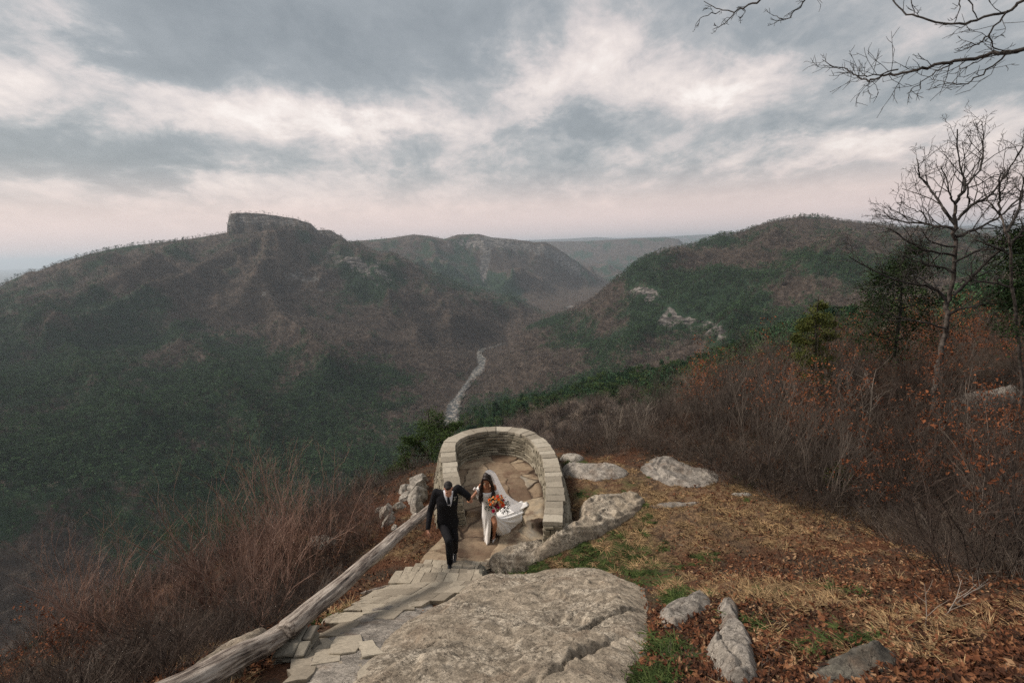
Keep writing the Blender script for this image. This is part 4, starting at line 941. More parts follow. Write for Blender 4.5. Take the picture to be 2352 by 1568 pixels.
# treads: rows run across, each ~0.13 m lower than the one nearer the camera
rdir = np.array([0.99, -0.12]); rdir /= np.linalg.norm(rdir); fdir = np.array([0.16, 0.987]); fdir /= np.linalg.norm(fdir)
NT_ = 4
tread = []
x_left = [-1.98, -2.12, -2.24, -2.36, -2.5]; x_right = [-0.62, -0.66, -0.70, -0.74, -0.80]
for k in range(NT_):
    mb = MB(); yk = 9.34 - 0.32 * k; zk = 0.12 + 0.13 * k
    x = x_left[k]
    while x < x_right[k] - 0.05:
        w_ = RNG.uniform(0.13, 0.26); w_ = min(w_, x_right[k] - x + 0.03)
        c = np.array([x + w_ / 2, yk + 0.12 * (-(x + w_ / 2) - 1.4) + RNG.uniform(-0.015, 0.015)])
        slab(mb, c, rdir, fdir, w_ / 2 - 0.002, 0.18, 0.26, zk + RNG.uniform(-0.008, 0.008)); x += w_
    o = mb.build('tread', M_STEP, steps, smooth=False); tones(o, 26, 0.1, 0.9); o.matrix_parent_inverse = Matrix.Translation(-Vector(steps.location))
# paved slope: long slabs laid with the slope
mb = MB(); gy = lambda x, y: float((znear(x, y + 0.2) - znear(x, y - 0.2)) / 0.4)
rows = [(8.30, 7.86, -2.62, -0.86), (7.86, 7.38, -2.58, -0.95), (7.38, 6.92, -2.50, -1.10), (6.92, 6.55, -2.42, -1.32)]
for (ya, yb, xa, xb) in rows:
    x = xa
    while x < xb - 0.04:
        w_ = RNG.uniform(0.12, 0.25); w_ = min(w_, xb - x + 0.04); jy = RNG.uniform(-0.03, 0.03)
        sk = 0.16 * ((ya + yb) / 2 - 7.4)
        c = np.array([x + w_ / 2 + sk, (ya + yb) / 2 + jy]); sl = gy(*c)
        slab(mb, c, rdir, fdir, w_ / 2 - 0.001, (ya - yb) / 2 + 0.03, 0.12, float(znear(*c)) + 0.075 + RNG.uniform(-0.005, 0.007), slope=(0, sl)); x += w_
o = mb.build('paved_slope', M_STEP, steps, smooth=False); tones(o, 26, 0.0, 0.85); o.matrix_parent_inverse = Matrix.Translation(-Vector(steps.location))
# irregular stones nearer the camera: separate big flags
mb = MB(); rngp = np.random.default_rng(5)
flags = [(860, 1405, 26, 17), (905, 1385, 20, 14), (800, 1425, 28, 16), (850, 1445, 26, 20), (785, 1455, 26, 18), (740, 1478, 28, 18), (800, 1490, 30, 20), (845, 1500, 22, 20), (755, 1515, 30, 18), (700, 1520, 26, 20), (800, 1540, 28, 20), (740, 1552, 28, 16), (690, 1562, 24, 14), (850, 1555, 18, 20), (770, 1590, 34, 18), (700, 1600, 34, 18), (840, 1600, 28, 18), (720, 1640, 40, 22), (800, 1640, 40, 22), (900, 1415, 22, 14), (935, 1398, 22, 12), (765, 1425, 14, 12)]
for (a, b_, w_, h_) in flags:
    p = G(a, b_); q1 = G(a + w_, b_); q2 = G(a, b_ - h_); lw = math.dist(p[:2], q1[:2]); lh = math.dist(p[:2], q2[:2])
    rot = rngp.uniform(-0.35, 0.35) + 0.25; e1 = np.array([math.cos(rot), math.sin(rot)]); e2 = np.array([-e1[1], e1[0]])
    slab(mb, p[:2], e1, e2, lw * 0.95, min(lh, 0.34) * 0.9, 0.16, float(p[2]) + 0.05 + rngp.uniform(-0.01, 0.03), slope=(0, gy(p[0], p[1])), j=0.035)
o = mb.build('flagstones', M_STEP, steps, smooth=False); tones(o, 26, 0.1, 1.0); o.matrix_parent_inverse = Matrix.Translation(-Vector(steps.location))
# bedrock under the flags
rk_('rock', [tuple(G(a, b_)[:2]) for a, b_ in ((640, 1600), (700, 1490), (780, 1430), (850, 1392), (930, 1380), (1010, 1385), (960, 1430), (880, 1500), (840, 1600))], 0.045, 0.02, M_ROCKG, 'smooth bedrock between the paving slabs and the big boulder', world=True, edge=0.3, seed=163, rough=0.05, crack=0.03, cdir=(1, 1.1))

# ---- weathered logs used as a railing, on a stone pier
mtw, N, b = new_mat('weathered_wood'); P = N.coord('Object')
Ps = N.mapping(P, (22, 1.1, 22)); g1 = N.noise(Ps, 1.6, 7, 0.7, 0.5); g2 = N.noise(N.mapping(P, (3, 0.8, 3)), 2.0, 4, 0.6)
c = N.ramp(N.math('ADD', N.math('MULTIPLY', g1, 0.7), N.math('MULTIPLY', g2, 0.3)), [(0.38, (0.025, 0.02, 0.018)), (0.45, (0.15, 0.12, 0.10)), (0.52, (0.33, 0.285, 0.24)), (0.62, (0.50, 0.45, 0.39))])
N.set(b.inputs['Base Color'], c); N.set(b.inputs['Normal'], N.bump(g1, 1.0, 0.03)); M_LOG = mtw
def log_(name, A, B_, r0, r1, label, seed, sag=0.0):
    A = Vector(A); B_ = Vector(B_); Lg = (B_ - A).length; n = int(Lg / 0.02); sides = 40
    V = []; t = np.linspace(0, 1, n); a = np.arange(sides) / sides * 2 * math.pi
    T_, AA = np.meshgrid(t, a, indexing='ij')
    rad = (r0 + (r1 - r0) * T_) * (1 + 0.10 * fbm(np.cos(AA) * 1.3 + 5, T_ * Lg * 0.8 + np.sin(AA), 3, seed) + 0.13 * fbm(AA * 5.0, T_ * Lg * 0.9, 4, seed + 1) )
    # long drying checks
    for q in range(9):
        a0 = RNG.uniform(0, 6.28); t0 = RNG.uniform(0, 1); ll = RNG.uniform(0.06, 0.2)
        da_ = np.abs(((AA - a0 - 0.25 * (T_ - t0) * Lg + math.pi) % (2 * math.pi)) - math.pi)
        rad -= 0.22 * r0 * np.exp(-(da_ / 0.10) ** 2) * np.exp(-((T_ - t0) / ll) ** 4)
    rad *= np.clip(np.minimum(T_, 1 - T_) * Lg / 0.05, 0.75, 1)
    bend = sag * np.sin(T_ * math.pi) + 0.03 * fbm(T_ * 3, T_ * 0, 2, seed + 4)
    X1 = rad * np.cos(AA) * 1.1 + 0.04 * fbm(T_ * 4, T_ * 0 + 3, 2, seed + 5); Z1 = rad * np.sin(AA) * 0.85 + bend; Y1 = T_ * Lg
    V = np.stack([X1, Y1, Z1], -1).reshape(-1, 3)
    i_ = (np.arange(n - 1)[:, None] * sides + np.arange(sides)[None, :]).ravel(); j_ = (np.arange(n - 1)[:, None] * sides + (np.arange(sides)[None, :] + 1) % sides).ravel()
    Fq = np.stack([i_, j_, j_ + sides, i_ + sides], 1)
    mb = MB(); mb.add(V, Fq); 
    for e_ in (0, n - 1):
        ring = V[e_ * sides:(e_ + 1) * sides]; cc_ = ring.mean(0); Vc = np.vstack([ring, cc_]); Ft = [(k, (k + 1) % sides, sides) for k in range(sides)]
        mb.add(Vc, [f[::-1] if e_ == 0 else f for f in Ft])
    o = mb.build(name, M_LOG); o.location = A; o.rotation_euler = (B_ - A).to_track_quat('Y', 'Z').to_euler()
    tag(o, label, 'log', 'weathered railing logs'); return o
def at_h(px, py, h): p = G(px, py, h); return p
LA = at_h(1010, 1148, 0.42); LB = at_h(652, 1452, 0.30)
log_('log_rail', LA, LB, 0.10, 0.118, 'long grey weathered log running from behind the groom down to the stone pier', 301, 0.0)
LC = at_h(672, 1443, 0.20); LD = G(395, 1590, 0.30)
dirx = np.array(LD) - np.array(LC); LE = np.array(LC) + dirx * 1.5
log_('log_rail', LC, LE, 0.12, 0.135, 'lower weathered log lying from the stone pier to the bottom left corner rock', 311)
pier = empty('stone_pier', tuple(G(700, 1500)[:3])); tag(pier, 'dark stacked-stone pier holding up the joint of the two logs', 'pier')
mb = MB(); pc = np.array(LB)[:2] + np.array([0.10, 0.02]); pz = GZ(*pc) - 0.6; z = pz; k = 0; ztop_ = LB[2] - 0.13
while z < ztop_:
    hh = RNG.uniform(0.045, 0.08)
    for u_ in (-1, 0, 1):
        for v_ in (-1, 1):
            mb.box((pc[0] + u_ * 0.11 + RNG.uniform(-.015, .015), pc[1] + v_ * 0.11 + RNG.uniform(-.015, .015), z + hh / 2), (0.058, 0.004 * (k % 2), 0), (-0.004 * (k % 2), 0.11, 0), (0, 0, hh / 2 - 0.004), 0.01, 0, 0.012)
    z += hh; k += 1
M_PIER = stone_mat('pier_stone', (0.10, 0.09, 0.075), (0.17, 0.155, 0.125), (0.25, 0.235, 0.19))
o = mb.build('stacked_stones', M_PIER, pier, smooth=False); tones(o, 24); o.matrix_parent_inverse = Matrix.Translation(-Vector(pier.location))
# short stick of grey stone in the litter beside the log
# ------------------------------------------------------------------ woody growth
class Tw:
    def __init__(s, seed): s.A = []; s.B = []; s.ra = []; s.rb = []; s.rng = np.random.default_rng(seed); s.tips = []
    def poly(s, pts, r0, r1):
        n = len(pts) - 1
        for i in range(n):
            s.A.append(pts[i]); s.B.append(pts[i + 1]); s.ra.append(r0 + (r1 - r0) * i / n); s.rb.append(r0 + (r1 - r0) * (i + 1) / n)
    def along(s, pts, t):
        k = t * (len(pts) - 1); i = min(len(pts) - 2, int(k)); f = k - i
        return pts[i] * (1 - f) + pts[i + 1] * f, (pts[i + 1] - pts[i])
    def sprout(s, pts, r0, r1, n, L, ang, level, up=0.25, tmin=0.2, kink=0.35, rmin=0.0012, ratio=0.55, nn=(4, 3)):
        rng = s.rng
        for k in range(n):
            t = tmin + (1 - tmin) * (k + rng.uniform(0, 1)) / n
            p, d_ = s.along(pts, min(t, 0.999)); d_ = d_ / (np.linalg.norm(d_) + 1e-9)
            q = np.cross(d_, rng.normal(size=3)); q /= np.linalg.norm(q) + 1e-9
            th = ang * rng.uniform(0.6, 1.3); dd = d_ * math.cos(th) + q * math.sin(th); dd[2] += up; dd /= np.linalg.norm(dd)
            l = L * (1.1 - 0.55 * t) * rng.uniform(0.6, 1.25); rr_ = max(rmin, (r0 + (r1 - r0) * t) * ratio)
            m_ = 4 if level > 0 else 3; P_ = [p]
            for j in range(m_ - 1):
                dd = dd + rng.normal(size=3) * kink * 0.5; dd[2] += up * 0.25; dd /= np.linalg.norm(dd); P_.append(P_[-1] + dd * l / (m_ - 1))
            s.poly(P_, rr_, max(rmin * 0.6, rr_ * 0.4)); s.tips.append(P_[-1])
            if level > 0: s.sprout([np.array(a) for a in P_], rr_, rr_ * 0.4, nn[0] if level > 1 else nn[1], l * 0.55, ang, level - 1, up, 0.25, kink, rmin, ratio, nn)
    def mesh(s, sides=3):
        A = np.array(s.A); B_ = np.array(s.B); ra = np.array(s.ra)[:, None]; rb = np.array(s.rb)[:, None]
        d_ = B_ - A; d_ /= np.linalg.norm(d_, axis=1, keepdims=True) + 1e-9
        ref = np.where(np.abs(d_[:, 2:3]) < 0.9, np.array([[0, 0, 1.0]]), np.array([[1.0, 0, 0]]))
        u_ = np.cross(d_, ref); u_ /= np.linalg.norm(u_, axis=1, keepdims=True); v_ = np.cross(d_, u_)
        R_ = []
        for P_, r_ in ((A - d_ * ra * 0.5, ra), (B_ + d_ * rb * 0.5, rb)):
            for k in range(sides):
                a = 2 * math.pi * k / sides; R_.append(P_ + r_ * (math.cos(a) * u_ + math.sin(a) * v_))
        V = np.stack(R_, 1).reshape(-1, 3); n = len(A); o_ = np.arange(n)[:, None] * (2 * sides)
        F_ = np.concatenate([o_ + np.array([[k, (k + 1) % sides, sides + (k + 1) % sides, sides + k]]) for k in range(sides)])
        return V, F_
    def build(s, name, mat, parent=None, sides=3, link_it=True):
        V, F_ = s.mesh(sides); return mesh_np(name, V, F_, [mat], smooth=True, link_it=link_it, parent=parent)
def leaf_mesh(C, size, rng, droop=0.0, long=1.6):
    """folded leaves: 2 quads each"""
    n = len(C); a = rng.uniform(0, 6.28, n); el_ = rng.normal(0, 0.5, n) - droop
    d_ = np.stack([np.cos(a) * np.cos(el_), np.sin(a) * np.cos(el_), np.sin(el_)], 1); s_ = np.cross(d_, rng.normal(size=(n, 3)) * 0.5 + np.array([0, 0, 1.0])); s_ /= np.linalg.norm(s_, axis=1, keepdims=True)
    nn = np.cross(s_, d_); sz = (size * rng.uniform(0.6, 1.3, n))[:, None]
    V = np.stack([C, C + d_ * sz * 0.5 * long * 0.9 + s_ * sz * 0.42 + nn * sz * 0.18, C + d_ * sz * long + nn * sz * 0.1 * 0, C + d_ * sz * 0.5 * long - s_ * sz * 0.42 + nn * sz * 0.16], 1).reshape(-1, 3)
    o_ = np.arange(n)[:, None] * 4
    return V, np.concatenate([o_ + np.array([[0, 1, 2]]), o_ + np.array([[0, 2, 3]])])
M_BROWN = leafmat('brown_twigs', (0.068, 0.056, 0.049), (0.165, 0.138, 0.122), rnd=0.35, scale=2)
M_RED = leafmat('red_stems', (0.15, 0.092, 0.075), (0.31, 0.21, 0.175), rnd=0.3, scale=2)
M_PALE = leafmat('pale_twigs', (0.17, 0.145, 0.125), (0.30, 0.265, 0.235), rnd=0.25, scale=2)
M_BARK = simple_mat('grey_bark', (0.085, 0.072, 0.062), var=0.5, scale=9, bump=0.02)
M_BARKD = simple_mat('dark_bark', (0.045, 0.04, 0.036), var=0.4, scale=9, bump=0.02)
M_RUST = leafmat('rust_leaves', (0.10, 0.036, 0.020), (0.25, 0.095, 0.045), rnd=0.35, scale=6)
M_STRAW = leafmat('dry_grass_blade', (0.17, 0.11, 0.06), (0.36, 0.255, 0.145), rnd=0.35, scale=9)
M_GRASS = leafmat('green_grass_blade', (0.030, 0.052, 0.017), (0.075, 0.10, 0.035), rnd=0.4, scale=9)
M_LEAFG = leafmat('evergreen_leaf', (0.022, 0.042, 0.018), (0.05, 0.075, 0.03), rnd=0.3, scale=3)
M_YEL = leafmat('yellow_pine_needles', (0.05, 0.062, 0.018), (0.10, 0.11, 0.032), rnd=0.2, scale=4)
def shrub_mesh(seed, h, nst, spread, n1, n2, r, kink=0.3, up=0.3, lv=1, L=0.45):
    T = Tw(seed); rng = T.rng
    for k in range(nst):
        a = rng.uniform(0, 6.28); s_ = spread * math.sqrt(rng.uniform(0.02, 1)); hh = h * rng.uniform(0.6, 1.05)
        base = np.array([math.cos(a) * 0.25 * s_, math.sin(a) * 0.25 * s_, -0.15]); P_ = [base]; d_ = np.array([math.cos(a) * s_ / h, math.sin(a) * s_ / h, 1.0])
        for j in range(6):
            d_ = d_ / np.linalg.norm(d_) + rng.normal(size=3) * kink * 0.28; P_.append(P_[-1] + d_ / np.linalg.norm(d_) * hh / 5.5)
        T.poly(P_, r, r * 0.25); T.tips.append(P_[-1])
        T.sprout(P_, r, r * 0.3, n1, hh * L, 0.65, lv, up, 0.15, kink, 0.0017, 0.6, (n2, n2))
    return T
SH = {}
def proto_obj(key, T, mat, leaves=None, leafm=None, name='twigs'):
    SH.setdefault(key, []).append((T, mat, leaves, leafm))
for q in range(4): SH.setdefault('thicket', []).append(shrub_mesh(1000 + q, 1.9, 13, 0.75, 6, 5, 0.009, 0.35).build('bare_shrub', M_BROWN, link_it=False))
for q in range(3): SH.setdefault('grey', []).append(shrub_mesh(1100 + q, 1.5, 8, 0.7, 6, 4, 0.009, 0.5).build('bare_shrub', M_PALE, link_it=False))
for q in range(4): SH.setdefault('red', []).append(shrub_mesh(1200 + q, 3.6, 13, 1.6, 7, 5, 0.017, 0.42, 0.28, 1, 0.42).build('red_stemmed_shrub', M_RED, link_it=False))
for q in range(3): SH.setdefault('dark', []).append(shrub_mesh(1300 + q, 1.6, 14, 0.95, 6, 5, 0.009, 0.55).build('bare_shrub', M_TWIGD, link_it=False))
for q in range(3):
    T = shrub_mesh(1400 + q, 1.9, 9, 0.9, 6, 4, 0.010, 0.4); tw_ = T.build('branches', M_BROWN, link_it=False)
    tp_ = np.array(T.tips); rng = T.rng; tp_ = tp_[tp_[:, 2] > 0.45]; keep = (fbm(tp_[:, 0] * 2.2 + q * 7, tp_[:, 1] * 2.2 + tp_[:, 2] * 2, 2, 5) > -0.05); C_ = tp_[keep]
    C_ = C_[rng.integers(0, len(C_), 620)] + rng.normal(size=(620, 3)) * 0.05
    V, F_ = leaf_mesh(C_, 0.036, rng, 0.5); lv_ = mesh_np('leaves', V, F_, [M_RUST], smooth=False, link_it=False)
    SH.setdefault('oak', []).append((tw_, lv_))
placed = []
def clear_of(x, y, m_=0.35):
    for p_ in ROCKPOLY:
        lo = p_.min(0) - m_; hi = p_.max(0) + m_
        if lo[0] < x < hi[0] and lo[1] < y < hi[1] and inpoly_dist(np.array([x]), np.array([y]), [tuple(q) for q in p_])[0] > -m_: return False
    return True
cat_ = {'thicket': ('bare_shrub', 'shrub'), 'grey': ('bare_shrub', 'shrub'), 'red': ('red_stemmed_shrub', 'shrub'), 'dark': ('bare_shrub', 'shrub'), 'oak': ('oak_shrub', 'shrub')}
def plant(kind, x, y, s_, label, group, hz_=1.0, rz=None, sink=0.0):
    r_ = random.random; pr = random.choice(SH[kind]); nm, ct = cat_[kind]
    loc = (x, y, GZ(x, y) - sink); rot = (random.uniform(-.12, .12), random.uniform(-.12, .12), random.uniform(0, 6.28) if rz is None else rz)
    if isinstance(pr, tuple):
        o = bpy.data.objects.new(nm, pr[0].data); COL.objects.link(o)
        c_ = bpy.data.objects.new('leaves', pr[1].data); COL.objects.link(c_); c_.parent = o
    else:
        o = pr.copy(); o.name = nm; COL.objects.link(o)
    o.location = loc; o.rotation_euler = rot; o.scale = (s_, s_, s_ * hz_); tag(o, label, ct, group); return o
# thicket on the right: shrubs thrown over the shoulder of the hill, thickest beyond the leaf-strewn clearing
n_ = 0; tries = 0; pts_ = []
def px_of(x, y, z): a, b_, w_ = project((x, y, z)); return float(a), float(b_)
front = ([1250, 1400, 1480, 1560, 1660, 1760, 1860, 1960, 2060, 2200, 2352, 2500], [1048, 1050, 1040, 1058, 1108, 1140, 1185, 1215, 1250, 1330, 1400, 1450])
while n_ < 190 and tries < 20000:
    tries += 1
    a = R_(random.uniform(6, 56)); r_ = 8.5 + 26 * random.random() ** 1.35; x, y = r_ * math.sin(a), r_ * math.cos(a); z = GZ(x, y)
    px_, py_ = px_of(x, y, z)
    if px_ > 2560 or py_ > np.interp(px_, *front) or px_ < 1260: continue
    if not clear_of(x, y, 0.1): continue
    dmin = 0.68 if r_ < 16 else 0.9
    if any((x - a_) ** 2 + (y - b_) ** 2 < dmin ** 2 for a_, b_ in pts_): continue
    pts_.append((x, y)); n_ += 1
    edge_f = np.interp(px_, *front) - py_; right_ = px_ > 1980
    hcap = np.interp(px_, [1260, 1400, 1550, 1650, 1900, 2352], [0.35, 0.6, 1.1, 1.3, 1.25, 1.15]) * (0.75 if edge_f < 25 else 1.0)
    u_ = random.random()
    if px_ > 1560 and px_ < 2200 and u_ < 0.22 and py_ < 1080: plant('oak', x, y, hcap * random.uniform(0.9, 1.15), 'shrub still holding rust-brown leaves in the thicket right of the overlook', 'leaf-holding shrubs in the right thicket')
    elif right_ and u_ < 0.38: plant('oak', x, y, hcap * random.uniform(0.8, 1.05), 'dark rusty-leaved shrub at the right edge of the thicket', 'rusty shrubs at the right edge')
    elif px_ < 1620 and u_ < 0.4: plant('grey', x, y, hcap * random.uniform(0.8, 1.1), 'pale leafless shrub at the brink behind the rock ledges', 'pale shrubs at the brink')
    elif right_ and u_ < 0.75: plant('dark', x, y, hcap * random.uniform(0.9, 1.2), 'dark tangled leafless shrub at the right side of the clearing', 'dark shrubs on the right')
    else: plant('thicket', x, y, hcap * random.uniform(0.8, 1.15), 'brown leafless shrub of many thin stems in the thicket right of the overlook', 'bare brown shrubs in the right thicket')
# left of the logs
reds = [(560, 1400, 1.0), (650, 1370, 1.05), (720, 1330, 0.85), (600, 1320, 0.95), (500, 1420, 0.85), (620, 1420, 0.7), (780, 1290, 0.6), (840, 1255, 0.5), (880, 1215, 0.4), (240, 1500, 0.9), (300, 1460, 0.8), (190, 1440, 0.9), (120, 1520, 0.8), (400, 1480, 0.75), (60, 1450, 0.8)]
for k, (a, b_, s_) in enumerate(reds):
    p = G(a, b_); plant('red', p[0], p[1], s_ * 0.9, 'tall shrub of thin reddish stems beyond the logs on the left' if a > 400 else 'tall loose shrub of thin stems at the lower left', 'red-stemmed shrubs left of the logs' if a > 400 else 'tall shrubs at the lower left', 1.0)
n_ = 0; tries = 0; lp_ = []
bound = ([-100, 0, 370, 600, 700, 880, 960], [1310, 1300, 1225, 1185, 1170, 1130, 1110])
logl = ([380, 652, 800, 975], [1570, 1440, 1310, 1175])
while n_ < 66 and tries < 20000:
    tries += 1
    a = R_(random.uniform(-58, -8)); r_ = 5.5 + 22 * random.random() ** 1.2; x, y = r_ * math.sin(a), r_ * math.cos(a); z = GZ(x, y); px_, py_ = px_of(x, y, z)
    if px_ < -300 or py_ < np.interp(px_, *bound) - 5 or py_ > 1800: continue
    lim = np.interp(px_, *logl); lim = lim if px_ > 380 else 1700
    if py_ > lim - 22 or px_ > 960: continue
    if not clear_of(x, y, 0.05): continue
    if any((x - a_) ** 2 + (y - b_) ** 2 < 0.7 ** 2 for a_, b_ in lp_): continue
    lp_.append((x, y)); n_ += 1; u_ = random.random()
    if px_ < 330 and py_ > 1440 and u_ < 0.3: plant('oak', x, y, 0.75, 'shrub with dead red-brown leaves at the bottom left corner', 'rusty shrubs at the bottom left')
    elif u_ < 0.45: plant('dark', x, y, random.uniform(0.55, 0.85), 'low dark tangled shrub on the slope left of the logs', 'dark low shrubs left of the logs')
    elif u_ < 0.85: plant('thicket', x, y, random.uniform(0.5, 0.75), 'low brown leafless shrub on the slope left of the logs', 'brown low shrubs left of the logs')
    else: plant('red', x, y, random.uniform(0.4, 0.55), 'short red-stemmed shrub on the slope left of the logs', 'short red shrubs left of the logs')

# brushwood too dense to count: low tangles on the left slope and under the thicket
brush = bpy.data.collections.new('brush_kinds')
for q in range(5):
    o = shrub_mesh(1700 + q, 0.8, 12, 0.9, 5, 4, 0.007, 0.6).build('b%02d' % q, [M_TWIGD, M_BROWN, M_TWIGD, M_BROWN, M_BROWN][q], link_it=False); brush.objects.link(o)
def brush_pts(n, a0, a1, r0, r1, test, seed):
    rng = np.random.default_rng(seed); a = np.radians(rng.uniform(a0, a1, n)); r_ = r0 + (r1 - r0) * rng.uniform(0, 1, n); x = r_ * np.sin(a); y = r_ * np.cos(a); z = znear(x, y); px_, py_, _w = project(np.stack([x, y, z], 1)); k = test(px_, py_, x, y)
    return x[k], y[k], z[k]
x1, y1, z1 = brush_pts(3600, -60, -6, 5, 33, lambda a, b_, x, y: (a > -500) & (a < 1000) & (x < np.interp(y, *_xe) - 0.15) & (b_ < 1950) & (b_ > np.interp(a, [-100, 0, 370, 600, 700, 880, 960], [1300, 1290, 1215, 1175, 1160, 1120, 1100]) - 45), 71)
x2, y2, z2 = brush_pts(4600, 5, 58, 8, 37, lambda a, b_, x, y: (a > 1240) & (b_ < np.interp(a, *front) - 3), 72)
x_ = np.r_[x1, x2]; y_ = np.r_[y1, y2]; z_ = np.r_[z1, z2]; m_ = len(x_); rng = np.random.default_rng(73); s_ = rng.uniform(0.5, 1.15, m_) * np.where(np.arange(m_) < len(x1), 0.9, 0.9)
bk = np.where(np.arange(m_) < len(x1), np.array([0, 0, 1, 2, 4])[rng.integers(0, 5, m_)], np.array([0, 1, 2, 3, 1])[rng.integers(0, 5, m_)])
bo = instance_stuff('brushwood', np.stack([x_, y_, z_], 1), bk, np.stack([rng.normal(size=m_) * 0.2, rng.normal(size=m_) * 0.2, rng.uniform(0, 6.28, m_)], 1), np.stack([s_, s_, s_ * rng.uniform(0.6, 1.2, m_)], 1), brush); tag(bo, kind='stuff')

# evergreens standing close by
def clumps_tree(name, base, h, label, mat, crowns, leaf, n_leaf, seed, trunk_r=0.05, long=3.0, group=None):
    rt = empty(name, base); tag(rt, label, 'tree', group); T = Tw(seed); rng = T.rng
    tr = [np.array([0, 0, -0.3]), np.array([0.05, 0, h * 0.35]), np.array([0.0, 0.06, h * 0.7]), np.array([0, 0, h * 0.97])]
    T.poly(tr, trunk_r, trunk_r * 0.2); Vs = []; Fs = []; n0 = 0
    cs = []
    for (cx, cy_, cz, rr_) in crowns:
        c_ = np.array([cx, cy_, cz]) ; b0, _ = T.along(tr, min(0.98, max(0.1, (cz - rr_ * 0.7) / h))); md = (b0 + c_) / 2 + np.array([0, 0, -0.05]); T.poly([b0, md, c_], trunk_r * 0.4, 0.006)
        for k in range(7):
            e_ = c_ + rng.normal(size=3) * rr_ * 0.55; T.poly([c_ * 0.6 + b0 * 0.4, e_], 0.006, 0.003); cs.append((e_, rr_ * 0.42))
        cs.append((c_, rr_ * 0.5))
    per = max(1, n_leaf // len(cs))
    C_ = np.concatenate([e_ + rng.normal(size=(per, 3)) * np.array([r_, r_, r_ * 0.55]) for e_, r_ in cs])
    V, F_ = leaf_mesh(C_, leaf, rng, -0.25, long)
    T.build('trunk', M_BARKD, rt, 4)
    mesh_np('crown', V, F_, [mat], smooth=False, parent=rt); return rt
def crowns_px(base, D, lst):       # crown clumps seen at bearings, as offsets from the tree's base
    o_ = []
    for (a, b_, rp) in lst:
        q = ony(a, b_, base[1] + random.uniform(-0.35, 0.35) * 1.2); o_.append((q[0] - base[0], q[1] - base[1], q[2] - base[2], rp / FPX * math.dist(q, CAMPOS)))
    return o_
def base_at(px, py, y, drop):
    q = ony(px, py, y); return (float(q[0]), float(q[1]), float(q[2]) - drop)
b0 = base_at(992, 1075, 17.2, 0.6)
clumps_tree('pine_tree', b0, 2.9, 'small bushy pine just outside the left side of the curved wall', M_EVER2, crowns_px(b0, 0, [(995, 962, 20), (985, 985, 24), (1012, 975, 16), (1032, 985, 14), (1045, 978, 9), (968, 1003, 18), (1000, 1010, 26), (1020, 1002, 18), (950, 1020, 16), (970, 1035, 20), (940, 1012, 10), (935, 1045, 14), (1000, 1040, 20), (960, 1065, 24), (925, 1070, 16), (900, 1085, 12)]), 0.028, 15000, 2001)
b0 = base_at(2060, 760, 16.5, 0.5)
clumps_tree('evergreen_tree', b0, 3.6, 'dark broad evergreen standing left of the tall bare tree', M_LEAFG, crowns_px(b0, 0, [(2095, 578, 16), (2080, 605, 22), (2100, 620, 22), (2040, 620, 20), (2060, 640, 28), (2020, 650, 18), (2095, 655, 28), (2000, 680, 22), (2040, 685, 32), (2080, 695, 32), (2010, 715, 26), (2060, 725, 30), (2120, 690, 22), (2040, 755, 36), (2095, 765, 36), (1995, 760, 28), (2060, 800, 40), (2120, 740, 28)]), 0.04, 14000, 2002, 0.06, 2.2)
b0 = base_at(1868, 850, 15.5, 0.5)
clumps_tree('pine_tree', b0, 2.9, 'yellow-green young pine rising out of the right thicket', M_YEL, crowns_px(b0, 0, [(1885, 705, 9), (1880, 725, 13), (1860, 735, 12), (1895, 745, 14), (1845, 752, 12), (1870, 765, 18), (1900, 772, 14), (1850, 785, 18), (1880, 800, 22), (1840, 815, 16), (1860, 830, 22), (1895, 825, 16), (1825, 780, 8), (1870, 860, 22)]), 0.03, 9000, 2003)
b0 = base_at(2420, 800, 13.5, 0.6)
clumps_tree('evergreen_tree', b0, 4.4, 'nearly black evergreen at the right edge of the picture', M_LEAFG, crowns_px(b0, 0, [(2350, 575, 26), (2390, 540, 40), (2345, 620, 34), (2400, 620, 60), (2340, 670, 32), (2420, 690, 60), (2350, 710, 36), (2460, 580, 60), (2450, 500, 40), (2480, 660, 60)]), 0.045, 14000, 2004, 0.08, 2.2)
for q, (a, b_, h) in enumerate(((390, 1222, 14), (450, 1210, 13), (505, 1196, 15), (545, 1188, 12), (700, 1178, 14))):
    p = G(a, b_ + 18); hm = 1.7
    rs = h / FPX * math.dist(p, CAMPOS)
    clumps_tree('pine_tree', (p[0], p[1], p[2]), hm, ('lone low pine at the brink below the red-stemmed shrubs' if a > 600 else 'low green pine in the row at the brink on the left'), M_EVER2, [(0, 0, hm * 0.9, rs * 0.6), (0.2, 0, hm * 0.7, rs), (-0.25, 0.1, hm * 0.6, rs), (0.1, -0.2, hm * 0.4, rs * 1.2), (-0.1, 0.2, hm * 0.45, rs * 1.2)], 0.04, 2200, 2100 + q, 0.03, group=None if a > 600 else 'row of low pines on the left brink')
b0 = tuple(G(1915, 1128)); clumps_tree('pine_tree', (b0[0], b0[1], b0[2]), 0.6, 'tiny green pine seedling at the foot of the right thicket', M_YEL, [(0, 0, 0.5, 0.12), (0.12, 0, 0.35, 0.14), (-0.15, 0.05, 0.3, 0.14), (0.25, 0, 0.2, 0.12)], 0.03, 700, 2200, 0.012)

